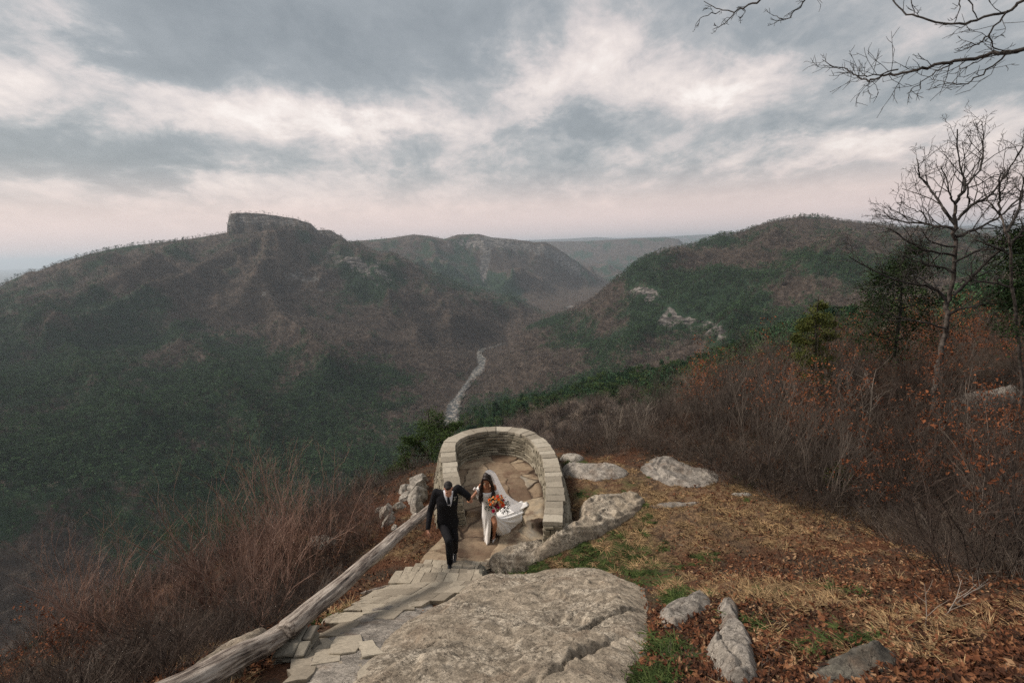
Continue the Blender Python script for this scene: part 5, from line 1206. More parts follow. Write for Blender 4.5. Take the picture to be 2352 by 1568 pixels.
# tall bare trees at the right
def cz(X, Y): return 1787.5 + 0.390 * X, 235.2 + 0.390 * Y
def limb_world(lst, y0, conv, wob=0.5, seed=0):
    rng = np.random.default_rng(seed); o_ = []; dy = 0
    for k, q in enumerate(lst):
        a, b_ = conv(*q); o_.append(ony(a, b_, y0 + dy)); dy += rng.uniform(-wob, wob) * (1 if k else 0.3)
    return o_
def refine(pts, n=3, j=0.03, rng=None):
    P_ = np.array(pts); t = np.arange(len(P_)); tt = np.linspace(0, len(P_) - 1, (len(P_) - 1) * n + 1)
    Q = np.stack([np.interp(tt, t, P_[:, k]) for k in range(3)], 1); Q2 = Q.copy()
    for _ in range(2): Q2[1:-1] = 0.25 * Q2[:-2] + 0.5 * Q2[1:-1] + 0.25 * Q2[2:]
    Q2[1:-1] += rng.normal(size=Q2[1:-1].shape) * j; return [q for q in Q2]
def bare_tree(name, label, y0, trunk, limbs, r0, base_z, seed, conv=cz, tw=(7, 0.9, 2), mat=None, rl_=0.05, sides=5, up=0.12):
    T = Tw(seed); rng = T.rng
    tp_ = refine(limb_world(trunk, y0, conv, 0.25, seed), 3, 0.02, rng)
    B0 = tp_[0]; rt = empty(name, (B0[0], B0[1], base_z)); tag(rt, label, 'tree')
    if B0[2] > base_z - 0.2: tp_ = [np.array([B0[0] - 0.05, B0[1], base_z - 0.3])] + tp_
    T.poly(tp_, r0, r0 * 0.45); V, F_ = T.mesh(8); V = V - np.array([B0[0], B0[1], base_z]); mesh_np('trunk', V, F_, [mat or M_BARK], parent=rt)
    for k, (lst, rr_, n) in enumerate(limbs):
        T = Tw(seed + 10 + k); P_ = refine(limb_world(lst, y0, conv, 0.45, seed + k), 3, 0.015, T.rng)
        T.poly(P_, rr_, rr_ * 0.3)
        T.sprout(P_, rr_, rr_ * 0.3, n, tw[1], 0.75, tw[2], up, 0.15, 0.45, 0.0045, 0.5, (4, 3))
        V, F_ = T.mesh(4); V = V - np.array([B0[0], B0[1], base_z]); mesh_np('limb', V, F_, [mat or M_BARKD], parent=rt)
    return rt
bt = G(2130, 965)
trunk1 = [(900, 1860), (925, 1700), (930, 1600), (950, 1480), (985, 1380), (1000, 1300), (990, 1210), (1015, 1120), (1040, 980), (1042, 800), (1040, 700), (1045, 610)]
limbs1 = [([(1040, 715), (960, 620), (930, 560), (890, 500), (840, 450), (825, 400), (815, 330)], 0.045, 11), ([(1042, 600), (1020, 570), (1000, 500), (985, 420), (960, 380)], 0.035, 8),
          ([(1045, 590), (1085, 530), (1110, 480), (1080, 400), (1050, 300), (1055, 160)], 0.045, 12), ([(1110, 490), (1170, 430), (1210, 330), (1205, 220), (1200, 110)], 0.035, 12), ([(1110, 480), (1120, 560), (1130, 600), (1060, 690)], 0.03, 4),
          ([(1060, 690), (1130, 605), (1250, 560), (1320, 460), (1400, 340), (1440, 260)], 0.042, 13), ([(1035, 750), (960, 730), (870, 715), (700, 700), (640, 670)], 0.04, 13),
          ([(1050, 790), (1160, 750), (1290, 690), (1420, 560), (1480, 480)], 0.045, 13), ([(1030, 1000), (960, 970), (880, 960), (810, 940), (740, 900)], 0.035, 11), ([(1040, 850), (940, 840), (870, 800), (840, 740)], 0.03, 9),
          ([(990, 1190), (960, 1120), (880, 1080), (720, 1060), (560, 990), (420, 910)], 0.045, 15), ([(1035, 1130), (1140, 1030), (1280, 890), (1440, 780), (1560, 700)], 0.05, 15), ([(1035, 900), (900, 880), (760, 830), (680, 740), (620, 760)], 0.035, 12), ([(1040, 940), (1150, 880), (1300, 860), (1400, 820)], 0.035, 11), ([(1000, 1250), (1100, 1200), (1250, 1180), (1400, 1200)], 0.035, 9), ([(870, 720), (860, 640), (800, 640), (720, 590)], 0.02, 7), ([(985, 1330), (860, 1290), (700, 1270), (600, 1200)], 0.03, 9)]
bare_tree('bare_tree', 'tall leafless oak with spreading crown against the sky at the right', 14.15, trunk1, limbs1, 0.085, GZ(bt[0], bt[1]), 3001, tw=(7, 1.15, 2))
trunk2 = [(1440, 1700), (1430, 1500), (1400, 1250), (1375, 1000), (1365, 850), (1350, 760), (1310, 670)]
limbs2 = [([(1310, 670), (1300, 600), (1310, 540), (1290, 470), (1330, 400)], 0.035, 9), ([(1350, 760), (1400, 680), (1430, 580), (1440, 470), (1470, 380)], 0.04, 11), ([(1365, 850), (1430, 760), (1500, 640), (1520, 500)], 0.04, 11), ([(1310, 670), (1250, 600), (1220, 540), (1180, 520)], 0.025, 8), ([(1370, 900), (1280, 850), (1180, 830), (1120, 760)], 0.03, 10), ([(1375, 980), (1480, 900), (1600, 850)], 0.03, 8), ([(1390, 1100), (1280, 1060), (1160, 1060), (1100, 1000)], 0.03, 9)]
q2 = ony(*cz(1440, 1700), 13.2)
bare_tree('bare_tree', 'smaller leafless tree with crooked limbs at the far right edge', 13.2, trunk2, limbs2, 0.045, GZ(q2[0], q2[1]), 3101, tw=(6, 0.75, 2))
# slim saplings standing out of the thicket
for q, (a, y_, h_, lab) in enumerate(((1420, 16.5, 1.0, 'thin forked sapling at the brink right of the curved wall'), (1640, 15.0, 1.9, 'slender leafless sapling at the left end of the right thicket'), (1780, 15.0, 2.0, 'slender leafless sapling below the yellow-green pine'), (1990, 13.0, 2.4, 'pale thin-stemmed sapling in front of the dark evergreen'), (2230, 11.5, 2.3, 'dark thin sapling in the shade right of the tall bare tree'))):
    d_ = ray(a, 900); x = d_[0] / d_[1] * y_; zz = GZ(x, y_); T = Tw(3300 + q)
    for s_ in range(3):
        P_ = [np.array([0, 0, -0.2])]; dd = np.array([T.rng.uniform(-.25, .25), T.rng.uniform(-.25, .25), 1.0])
        for j in range(7): dd = dd / np.linalg.norm(dd) + T.rng.normal(size=3) * 0.12; P_.append(P_[-1] + dd / np.linalg.norm(dd) * h_ / 6.0 * (1 - 0.15 * s_))
        T.poly(P_, 0.02, 0.006); T.sprout(P_, 0.02, 0.006, 7, h_ * 0.35, 0.6, 1, 0.3, 0.3, 0.4, 0.003, 0.5, (4, 4))
    o = T.build('bare_sapling', M_PALE if q in (0, 3) else M_BROWN, sides=4); o.location = (x, y_, zz); tag(o, lab, 'sapling')
# tree standing beside the photographer: its limbs reach into the top right corner
def c2(X, Y): return 1552.3 + 0.34 * X, 0.34 * Y
ot = np.array([6.4, 2.2]); oz = GZ(ot[0], ot[1])
rt = empty('overhanging_tree', (ot[0], ot[1], oz)); tag(rt, 'bare tree beside the camera whose knobbly branches hang across the top right of the sky', 'tree')
off = np.array([ot[0], ot[1], oz])
T = Tw(3501); tz = [np.array([0, 0, -0.4]), np.array([0.1, 0.05, 2.0]), np.array([0.05, 0.1, 4.5]), np.array([-0.1, 0.1, 7.0]), np.array([-0.3, 0.3, 9.2])]
T.poly(refine(tz, 3, 0.02, T.rng), 0.17, 0.07); V, F_ = T.mesh(9); mesh_np('trunk', V, F_, [M_BARKD], parent=rt)
def br(lst, ys, r0, r1, n, L_, seed, start=None, lv=1, n2=3):
    T = Tw(seed); P_ = [ony(*c2(*q), np.interp(k / (len(lst) - 1), [0, 1], ys)) - off for k, q in enumerate(lst)]
    vis0 = 0
    if start is not None: P_ = [np.array(start, float)] + P_; vis0 = 1
    Q = refine(P_, 4, 0.006, T.rng); r0 *= 0.7; r1 *= 0.72; T.poly(Q, r0, r1)
    T.sprout(Q, r0 * 0.6, r1, n, L_, 0.8, lv, 0.12, 0.3 if start is not None else 0.1, 0.5, 0.0022, 0.45, (n2, n2))
    V, F_ = T.mesh(5); mesh_np('branch', V, F_, [M_BARKD], parent=rt)
trp = lambda z: (0.0, 0.1, z)
br([(2500, 310), (2352, 340), (2200, 355), (2050, 385), (1900, 410), (1700, 455), (1560, 490), (1440, 500), (1380, 520), (1300, 550), (1230, 530), (1180, 480), (1080, 450), (990, 405)], (4.0, 5.2), 0.026, 0.0035, 21, 0.36, 3510, trp(4.6))
br([(1500, 470), (1350, 510), (1240, 515), (1200, 510)], (4.6, 4.9), 0.009, 0.004, 12, 0.28, 3511)
br([(2450, -80), (2352, 0), (2240, 75), (2040, 135), (1860, 175), (1660, 125), (1540, 90), (1470, 10), (1450, -60)], (3.9, 4.6), 0.018, 0.006, 7, 0.25, 3512, trp(6.0))
br([(2240, 75), (2120, 230), (2060, 290), (1980, 300)], (4.05, 4.2), 0.010, 0.004, 9, 0.22, 3513)
br([(2120, 230), (2150, 330), (2250, 350)], (4.05, 4.1), 0.007, 0.005, 3, 0.15, 3514)
br([(1870, 430), (1760, 480), (1630, 580), (1560, 635)], (4.45, 4.6), 0.008, 0.003, 7, 0.22, 3515)
br([(2230, 365), (2100, 480), (1960, 580), (1840, 560)], (4.2, 4.3), 0.010, 0.004, 8, 0.25, 3516)
br([(2400, 330), (2230, 365), (2040, 405), (1900, 480), (1920, 440)], (4.1, 4.3), 0.008, 0.003, 5, 0.2, 3517)
top0 = ony(*c2(1300, -500), 4.6) - off
br([(1300, -500), (900, -260), (570, 0), (470, 45), (400, 80), (300, 75), (190, 10)], (4.6, 5.4), 0.018, 0.004, 5, 0.14, 3518, trp(7.6))
br([(400, 80), (330, 165), (250, 200)], (5.1, 5.2), 0.008, 0.003, 4, 0.10, 3519)
br([(300, 75), (180, 120), (135, 170)], (5.2, 5.3), 0.006, 0.003, 3, 0.10, 3520)
br([(470, 45), (460, 100), (425, 145)], (5.1, 5.1), 0.005, 0.003, 3, 0.08, 3521)
br([(1300, -500), (1000, -200), (875, 0), (830, 60), (760, 130), (700, 130), (655, 105)], (4.6, 5.0), 0.012, 0.003, 9, 0.16, 3522)
br([(1700, -400), (1580, 0), (1610, 100)], (4.4, 4.4), 0.007, 0.004, 2, 0.1, 3523)
br([(2000, -300), (1900, 0), (1930, 40), (1880, 160)], (4.3, 4.3), 0.008, 0.004, 2, 0.1, 3524)
br([(1960, -100), (1980, 0), (2040, 135)], (4.2, 4.2), 0.008, 0.005, 1, 0.1, 3525)

# ------------------------------------------------------------------ litter, grass, sticks
def on_ground_samples(n, dens):
    """random ground points inside the seen area, thinned by dens(x, y, px, py)"""
    rng = np.random.default_rng(int(n)); X_ = []; 
    a = np.radians(rng.uniform(-52, 56, n)); r_ = np.exp(rng.uniform(math.log(2.6), math.log(21), n)); x = r_ * np.sin(a); y = r_ * np.cos(a); z = znear(x, y)
    px_, py_, w_ = project(np.stack([x, y, z], 1)); ok = (px_ > -250) & (px_ < 2650) & (py_ > 900) & (py_ < 1900)
    x, y, z, px_, py_ = x[ok], y[ok], z[ok], px_[ok], py_[ok]
    k = rng.uniform(size=len(x)) < dens(x, y, px_, py_)
    x, y, z, px_, py_ = (q[k] for q in (x, y, z, px_, py_))
    bad = np.zeros(len(x), bool)
    for p_ in ROCKPOLY: bad |= inpoly_dist(x, y, [tuple(q) for q in p_[::3]]) > 0.05
    bad |= inpoly_dist(x, y, fpoly) > -0.03
    spoly = [(-2.75, 8.4), (-2.05, 9.5), (-0.6, 9.3), (-0.8, 8.0), (-1.0, 7.0), (-1.4, 6.4), (-1.6, 3.0), (-2.3, 3.0), (-2.55, 4.6), (-2.5, 6.6)]
    bad |= inpoly_dist(x, y, spoly) > -0.02
    wl_ = inpoly_dist(x, y, [tuple(q) for q in (mid + nrm * (HW + 0.2))[::12]]); bad |= (wl_ > 0)
    k = ~bad; return x[k], y[k], z[k], px_[k], py_[k]
def d_leaf(x, y, a, b_):
    g_ = np.clip(wfield(x, y, GREEN), 0, 1); s_ = np.clip(wfield(x, y, STRAW), 0, 1)
    f = 0.45 + 0.9 * fbm(x * 0.8, y * 0.8, 4, 201)
    right = np.clip((a - 1450) / 300, 0, 1) * 0.5
    left = ((a < 1010) * 0.35)
    return np.clip(f + right + left - 0.75 * g_ - 0.35 * s_, 0.06, 1.0)
x, y, z, a_, b_ = on_ground_samples(150000, d_leaf)
rng = np.random.default_rng(77)
V, F_ = leaf_mesh(np.stack([x, y, z + rng.uniform(0.005, 0.05, len(x))], 1), 0.036, rng, 0.0, 1.7)
mtl, N, b = new_mat('fallen_leaf'); P = N.coord('Object'); nn_ = N.n.new('ShaderNodeTexWhiteNoise'); N.l.new(N.vmath('SNAP', P, (0.07, 0.07, 0.2)), nn_.inputs['Vector'])
N.set(b.inputs['Base Color'], N.ramp(nn_.outputs['Value'], [(0, (0.028, 0.015, 0.010)), (0.4, (0.075, 0.032, 0.018)), (0.7, (0.155, 0.062, 0.030)), (0.9, (0.22, 0.11, 0.055)), (1, (0.36, 0.24, 0.14))])); b.inputs['Specular IOR Level'].default_value = 0.15
leaves = mesh_np('fallen_leaves', V, F_, [mtl], smooth=False); tag(leaves, kind='stuff')
tuft = bpy.data.collections.new('tuft_kinds')
def proto_tuft(i, nb, h, spread, flat, mat, w_=0.0022):
    rng = np.random.default_rng(400 + i); V = []; F_ = []
    for k in range(nb):
        a = rng.uniform(0, 6.28); b0 = np.array([rng.normal() * spread * 0.25, rng.normal() * spread * 0.25, -0.01]); l = h * rng.uniform(0.5, 1.2); d_ = np.array([math.cos(a) * flat, math.sin(a) * flat, 1.0]); d_ /= np.linalg.norm(d_); P_ = [b0]
        for j in range(3): d_ = d_ + np.array([math.cos(a) * 0.3, math.sin(a) * 0.3, -0.28 * (1 + flat * 0.4)]) ; d_ /= np.linalg.norm(d_); P_.append(P_[-1] + d_ * l / 3)
        sd_ = np.array([-math.sin(a), math.cos(a), 0]) * w_ * rng.uniform(0.7, 1.6); n0 = len(V)
        for j, q in enumerate(P_): ww = (1, 0.9, 0.6, 0.15)[j]; V += [q - sd_ * ww, q + sd_ * ww]
        F_ += [(n0 + 2 * j, n0 + 2 * j + 1, n0 + 2 * j + 3, n0 + 2 * j + 2) for j in range(3)]
    V = np.array(V); V[:, 2] = np.maximum(V[:, 2], 0.004 + 0.01 * rng.random(len(V)))
    o = mesh_np('t%02d' % i, V, np.array(F_), [mat], smooth=False, link_it=False); tuft.objects.link(o)
proto_tuft(0, 46, 0.20, 0.14, 1.6, M_STRAW); proto_tuft(1, 46, 0.16, 0.18, 2.6, M_STRAW); proto_tuft(2, 40, 0.26, 0.12, 0.9, M_STRAW)
proto_tuft(3, 60, 0.09, 0.14, 0.9, M_GRASS, 0.003); proto_tuft(4, 60, 0.12, 0.18, 1.3, M_GRASS, 0.003); proto_tuft(5, 30, 0.45, 0.10, 0.55, M_STRAW, 0.003)
for q in range(2):
    T = shrub_mesh(1800 + q, 0.22, 6, 0.3, 3, 2, 0.003, 0.7); o = T.build('t%02d' % (6 + q), M_TWIGD if q else M_BROWN, link_it=False); tuft.objects.link(o)
def scatter(name, n, dens, kinds, s0, s1):
    x, y, z, a_, b_ = on_ground_samples(n, dens); m_ = len(x); rng = np.random.default_rng(n + 1)
    s_ = rng.uniform(s0, s1, m_); o = instance_stuff(name, np.stack([x, y, z], 1), np.array(kinds)[rng.integers(0, len(kinds), m_)], np.stack([rng.normal(size=m_) * 0.1, rng.normal(size=m_) * 0.1, rng.uniform(0, 6.28, m_)], 1), np.stack([s_, s_, s_ * rng.uniform(0.7, 1.3, m_)], 1), tuft)
    tag(o, kind='stuff'); return o
scatter('dry_grass', 17001, lambda x, y, a, b_: np.clip(-0.02 + 0.55 * wfield(x, y, STRAW) + 0.5 * fbm(x, y, 3, 211), 0, 1), [0, 1, 1, 2], 0.7, 1.3)
scatter('grass', 30003, lambda x, y, a, b_: np.clip(1.3 * wfield(x, y, GREEN) * (0.4 + 1.2 * fbm(x * 2, y * 2, 3, 221)) - 0.05, 0, 1), [3, 4], 0.7, 1.5)
scatter('weeds', 2600, lambda x, y, a, b_: np.clip(0.25 + 0.8 * fbm(x * 0.7, y * 0.7, 3, 231), 0, 1) * (a > 1250), [6, 7], 0.7, 1.5)
# two big arching clumps of dry grass by the thicket
for q, (a, b_, s_) in enumerate(((1960, 1180, 1.5), (2020, 1195, 1.7), (1900, 1190, 1.1), (2065, 1215, 1.4))):
    p = G(a, b_); T = Tw(500 + q)
    for k in range(150):
        an = T.rng.uniform(0, 6.28); P_ = [np.array([T.rng.normal() * 0.10, T.rng.normal() * 0.08, 0])]; dd = np.array([math.cos(an) * 0.5, math.sin(an) * 0.5, 1.0]); l = s_ * 0.42 * T.rng.uniform(0.5, 1.2)
        for j in range(5): dd = dd + np.array([math.cos(an) * 0.35, math.sin(an) * 0.35, -0.42]); dd /= np.linalg.norm(dd); P_.append(P_[-1] + dd * l / 5)
        P_ = [np.array([c_[0], c_[1], max(c_[2], 0.01)]) for c_ in P_]; T.poly(P_, 0.0022, 0.001)
    o = T.build('grass_clump', M_STRAW); o.location = tuple(p); tag(o, ('largest arching clump of straw-coloured grass at the foot of the thicket', 'rightmost but one straw grass clump at the foot of the thicket', 'small upright clump of straw grass left of the arching clump', 'straw grass clump sagging into the dark at the right')[q], 'grass clump')
# dead sticks lying about
sticks = [(1560, 1320, 1600, 1310, .006, 'pale short stick lying in the litter above the green patch'), (1785, 1440, 1800, 1415, .006, 'pale short stick standing askew in the leaf litter'), (2090, 1470, 2180, 1400, .010, 'long pale branch lying in the shade at the lower right'), (2180, 1400, 2270, 1330, .012, 'broken pale branch propped among the dark shrubs on the right'), (1900, 1235, 2010, 1222, .007, 'straight straw-pale stick in front of the grass clump'), (1690, 1310, 1650, 1325, .006, 'thin bleached stick in the middle of the clearing'), (830, 1365, 905, 1345, .035, 'short mossy grey log lying in leaves between the rail and the steps'), (1560, 1250, 1640, 1262, .006, 'curved twig lying across the dry grass'), (500, 1330, 600, 1245, .010, 'long straight dead stem leaning among the shrubs on the left'), (470, 1360, 590, 1262, .008, 'second straight dead stem leaning beside the first on the left')]
for q, (a, b_, a2, b2_, r_, lab) in enumerate(sticks):
    h0 = 0.25 if a < 650 else r_ * 1.2; p = G(a, b_, h0); p2 = G(a2, b2_, h0 * (3.0 if a < 650 else 1.2)); T = Tw(600 + q); d_ = p2 - p
    P_ = refine([np.zeros(3), d_ * 0.35 + T.rng.normal(size=3) * 0.02, d_ * 0.7 + T.rng.normal(size=3) * 0.02, d_], 3, 0.004, T.rng); T.poly(P_, r_, r_ * 0.6)
    if r_ > 0.007 and r_ < 0.03 and a > 650: T.sprout(P_, r_, r_ * 0.5, 5, float(np.linalg.norm(d_)) * 0.4, 0.6, 1, 0.15, 0.2, 0.3, 0.003)
    o = T.build('stick' if r_ < 0.03 else 'fallen_log', M_LOG if r_ > 0.03 else M_PALE, sides=6); o.location = tuple(p); tag(o, lab, 'stick' if r_ < 0.03 else 'log')
print('p6', time.time() - T0)
# ------------------------------------------------------------------ the couple
from mathutils.bvhtree import BVHTree
M_SKIN = simple_mat('skin_light', (0.50, 0.27, 0.19), rough=0.55, var=0.08, scale=30)
M_SKIN2 = simple_mat('skin_tan', (0.42, 0.20, 0.115), rough=0.5, var=0.08, scale=30)
M_SUIT = simple_mat('black_wool', (0.012, 0.012, 0.014), rough=0.9, var=0.3, scale=60, spec=0.15)
M_TIE = simple_mat('black_tie', (0.008, 0.009, 0.014), rough=0.6, var=0.2, scale=60)
M_SHIRT = simple_mat('white_shirt', (0.62, 0.63, 0.66), rough=0.8, var=0.04, scale=40)
M_SHOE = simple_mat('black_leather', (0.010, 0.010, 0.011), rough=0.22, var=0.2, scale=20, spec=0.5)
M_HAIRB = simple_mat('black_hair', (0.010, 0.008, 0.007), rough=0.6, var=0.4, scale=60, spec=0.3, bump=0.01)
M_HAIR = simple_mat('dark_brown_hair', (0.018, 0.010, 0.007), rough=0.5, var=0.5, scale=60, spec=0.35, bump=0.006)
M_DRESS = simple_mat('ivory_satin', (0.88, 0.87, 0.84), rough=0.5, var=0.04, scale=12, spec=0.3)
M_HEEL = simple_mat('white_shoe', (0.75, 0.74, 0.72), rough=0.4, var=0.03, scale=12)
M_EYE = simple_mat('eye', (0.5, 0.48, 0.45), rough=0.3, var=0.05); M_IRIS = simple_mat('iris', (0.02, 0.012, 0.008), rough=0.2, var=0.1)
M_LIP = simple_mat('lips', (0.38, 0.09, 0.07), rough=0.4, var=0.1); M_LIPM = simple_mat('lips_pale', (0.40, 0.18, 0.14), rough=0.5, var=0.1)
M_METAL = simple_mat('silver_clip', (0.6, 0.6, 0.6), rough=0.3, var=0.05)
mtv, N, b = new_mat('veil_tulle'); b.inputs['Base Color'].default_value = (0.82, 0.82, 0.83, 1); b.inputs['Roughness'].default_value = 0.9
tr_ = N.n.new('ShaderNodeBsdfTransparent'); tl_ = N.n.new('ShaderNodeBsdfTranslucent'); tl_.inputs[0].default_value = (0.8, 0.8, 0.81, 1)
m1 = N.node('ShaderNodeMixShader', i_0=0.3); N.l.new(b.outputs[0], m1.inputs[1]); N.l.new(tl_.outputs[0], m1.inputs[2])
m2 = N.node('ShaderNodeMixShader', i_0=0.14); N.l.new(m1.outputs[0], m2.inputs[1]); N.l.new(tr_.outputs[0], m2.inputs[2])
N.l.new(m2.outputs[0], N.n['Material Output'].inputs[0]); M_VEIL = mtv

_ic = bmesh.new(); bmesh.ops.create_icosphere(_ic, subdivisions=3, radius=1.0)
IV = np.array([v.co[:] for v in _ic.verts]); IF = np.array([[v.index for v in f.verts] for f in _ic.faces]); _ic.free()
def unit(v): v = np.asarray(v, float); return v / (np.linalg.norm(v) + 1e-12)
class Blob:
    def __init__(s): s.mb = MB()
    def ell(s, c, a, b_, d_):
        """ellipsoid with half-axis vectors"""
        Mx = np.stack([a, b_, d_]); V = IV @ Mx + np.asarray(c); F_ = IF if np.linalg.det(Mx) > 0 else IF[:, ::-1]; s.mb.add(V, F_)
    def ball(s, c, r): s.ell(c, (r, 0, 0), (0, r, 0), (0, 0, r))
    def cone(s, a, b_, ra, rb, fx=1.0, side=None):
        """tapered limb with round ends; fx widens it along 'side'"""
        a = np.asarray(a, float); b_ = np.asarray(b_, float); d_ = unit(b_ - a)
        sd = np.array([1.0, 0, 0]) if side is None else unit(side); sd = unit(sd - d_ * (sd @ d_)) if abs(sd @ d_) < 0.98 else unit(np.cross(d_, (0, 0, 1.0))); u_ = np.cross(d_, sd)
        n = 16; al = np.arange(n) * 2 * math.pi / n; L_ = np.linalg.norm(b_ - a); V = []; prof = []
        for q in (-1.0, -0.92, -0.7, -0.38): prof.append((q * ra, ra * math.sqrt(1 - q * q)))
        prof.append((0, ra)); prof.append((L_ * 0.5, (ra + rb) / 2)); prof.append((L_, rb))
        for q in (0.38, 0.7, 0.92, 1.0): prof.append((L_ + q * rb, rb * math.sqrt(max(0, 1 - q * q))))
        for (h, r_) in prof:
            r_ = max(r_, 1e-4)
            for t in al: V.append(a + d_ * h + sd * math.cos(t) * r_ * fx + u_ * math.sin(t) * r_)
        m_ = len(prof); F_ = [(i * n + j, i * n + (j + 1) % n, (i + 1) * n + (j + 1) % n, (i + 1) * n + j) for i in range(m_ - 1) for j in range(n)]
        s.mb.add(V, F_); e0 = len(V) - n
        s.mb.add(V[:n], [tuple(range(n))[::-1]]); s.mb.add(V[-n:], [tuple(range(n))])
    def chain(s, pts, rad, fx=1.0, side=None):
        for i in range(len(pts) - 1): s.cone(pts[i], pts[i + 1], rad[i], rad[i + 1], fx, side)
    def finish(s, name, mat, voxel=0.008, smooth=6, parent=None, disp=None):
        o = s.mb.build(name, mat, None, link_it=True); me0 = o.data
        md = o.modifiers.new('r', 'REMESH'); md.mode = 'VOXEL'; md.voxel_size = voxel; md.use_smooth_shade = True
        if smooth: ms_ = o.modifiers.new('s', 'SMOOTH'); ms_.factor = 0.5; ms_.iterations = smooth
        dg = bpy.context.evaluated_depsgraph_get(); me = bpy.data.meshes.new_from_object(o.evaluated_get(dg)); o.modifiers.clear(); o.data = me
        me.materials.clear(); me.materials.append(mat)
        me.polygons.foreach_set('use_smooth', np.ones(len(me.polygons), bool))
        if disp is not None:
            V = np.empty(len(me.vertices) * 3, np.float32); me.vertices.foreach_get('co', V); V = V.reshape(-1, 3); V = disp(V); me.vertices.foreach_set('co', V.astype(np.float32).ravel()); me.update()
        if parent is not None: o.parent = parent; o.matrix_parent_inverse = Matrix.Translation(-Vector(parent.location))
        return o
def hand(B, wrist, dirv, palmn, curl, sc=1.0, thumb_side=1, spread=0.10):
    """palm + five jointed fingers; palmn points out of the palm (fingers curl toward it)"""
    d_ = unit(dirv); n_ = unit(np.asarray(palmn) - d_ * (np.asarray(palmn) @ d_)); s_ = np.cross(d_, n_) * thumb_side
    w_ = np.asarray(wrist, float); pc_ = w_ + d_ * 0.05 * sc
    B.ell(pc_, d_ * 0.056 * sc, s_ * 0.042 * sc, n_ * 0.017 * sc); B.cone(w_ - d_ * 0.03, w_ + d_ * 0.02, 0.026 * sc, 0.026 * sc, 1.2, s_)
    for k, (off_, l_) in enumerate(((0.030, 0.072), (0.010, 0.080), (-0.010, 0.075), (-0.029, 0.058))):
        p = w_ + d_ * 0.092 * sc + s_ * off_ * sc; dd = unit(d_ + s_ * off_ * spread * 40 * 0.1); r_ = 0.0095 * sc
        for j, fr in enumerate((0.45, 0.3, 0.25)):
            a_ = curl * (0.6 if j == 0 else 1.0) * (1 + 0.12 * k); dd = unit(dd * math.cos(a_) + n_ * math.sin(a_)); e_ = p + dd * l_ * fr * sc * 1.1; B.cone(p, e_, r_, r_ * 0.9); p = e_; r_ *= 0.9
            n_j = n_
    p = w_ + d_ * 0.03 * sc + s_ * 0.032 * sc; dd = unit(d_ * 0.75 + s_ * 0.75 + n_ * 0.25)
    for j, fr in enumerate((0.035, 0.028, 0.024)): e_ = p + dd * fr * sc; B.cone(p, e_, 0.0125 * sc * (1 - 0.12 * j), 0.0115 * sc * (1 - 0.12 * j)); p = e_; dd = unit(dd + d_ * 0.35 - s_ * 0.15 + n_ * 0.2 * curl)
def head(B, c, f, u_, sc=1.0, male=True):
    f = unit(f); u_ = unit(np.asarray(u_) - f * (np.asarray(u_) @ f)); s_ = np.cross(f, u_); c = np.asarray(c, float)
    P_ = lambda a, b_, d_: c + (s_ * a + f * b_ + u_ * d_) * sc
    E = lambda p, a, b_, d_: B.ell(p, s_ * a * sc, f * b_ * sc, u_ * d_ * sc)
    E(P_(0, -0.012, 0.030), 0.075, 0.093, 0.085); E(P_(0, 0.022, -0.02), 0.064, 0.068, 0.085)
    E(P_(0, 0.045, -0.080), 0.040 if male else 0.034, 0.038, 0.030); E(P_(0, 0.010, -0.062), 0.056 if male else 0.050, 0.052, 0.036)
    B.cone(P_(0, 0.088, 0.012), P_(0, 0.104, -0.030), 0.009 * sc, 0.014 * sc); E(P_(0, 0.098, -0.034), 0.017, 0.012, 0.009)
    E(P_(-0.030, 0.080, 0.022), 0.026, 0.012, 0.008); E(P_(0.030, 0.080, 0.022), 0.026, 0.012, 0.008)
    E(P_(-0.038, 0.066, -0.020), 0.020, 0.018, 0.018); E(P_(0.038, 0.066, -0.020), 0.020, 0.018, 0.018)
    E(P_(0, 0.085, -0.056), 0.022, 0.010, 0.006); E(P_(0, 0.083, -0.065), 0.019, 0.010, 0.006)
    for q in (-1, 1): E(P_(q * 0.077, -0.008, -0.004), 0.008, 0.018, 0.030)
    return P_, s_, f, u_
def face_bits(P_, s_, f, u_, parent, lipm, brow, sc=1.0):
    inv = Matrix.Translation(-Vector(parent.location))
    for nm, mat, lst in (('eyes', M_EYE, [(-0.030, 0.072, 0.004, .0125, .010, .0085), (0.030, 0.072, 0.004, .0125, .010, .0085)]), ('irises', M_IRIS, [(-0.030, 0.081, 0.003, .005, .003, .005), (0.030, 0.081, 0.003, .005, .003, .005)]),
                         ('lips', lipm, [(0, 0.0885, -0.0555, .023, .009, .0055), (0, 0.0875, -0.0640, .019, .009, .006)]), ('eyebrows', brow, [(-0.032, 0.087, 0.026, .017, .005, .003), (0.032, 0.087, 0.026, .017, .005, .003)])):
        mb = MB()
        for (a, b_, d_, r1, r2, r3) in lst:
            V = IV @ np.stack([s_ * r1 * sc, f * r2 * sc, u_ * r3 * sc]) + P_(a, b_, d_); mb.add(V, IF)
        o = mb.build(nm, mat, parent); o.matrix_parent_inverse = inv
def jz(X, Y, y):
    return ony(959.6 + .168 * X, 1053.7 + .168 * Y, y)
K = 0.97
def jg(X, Y, y): return jz(X, Y, y * K)
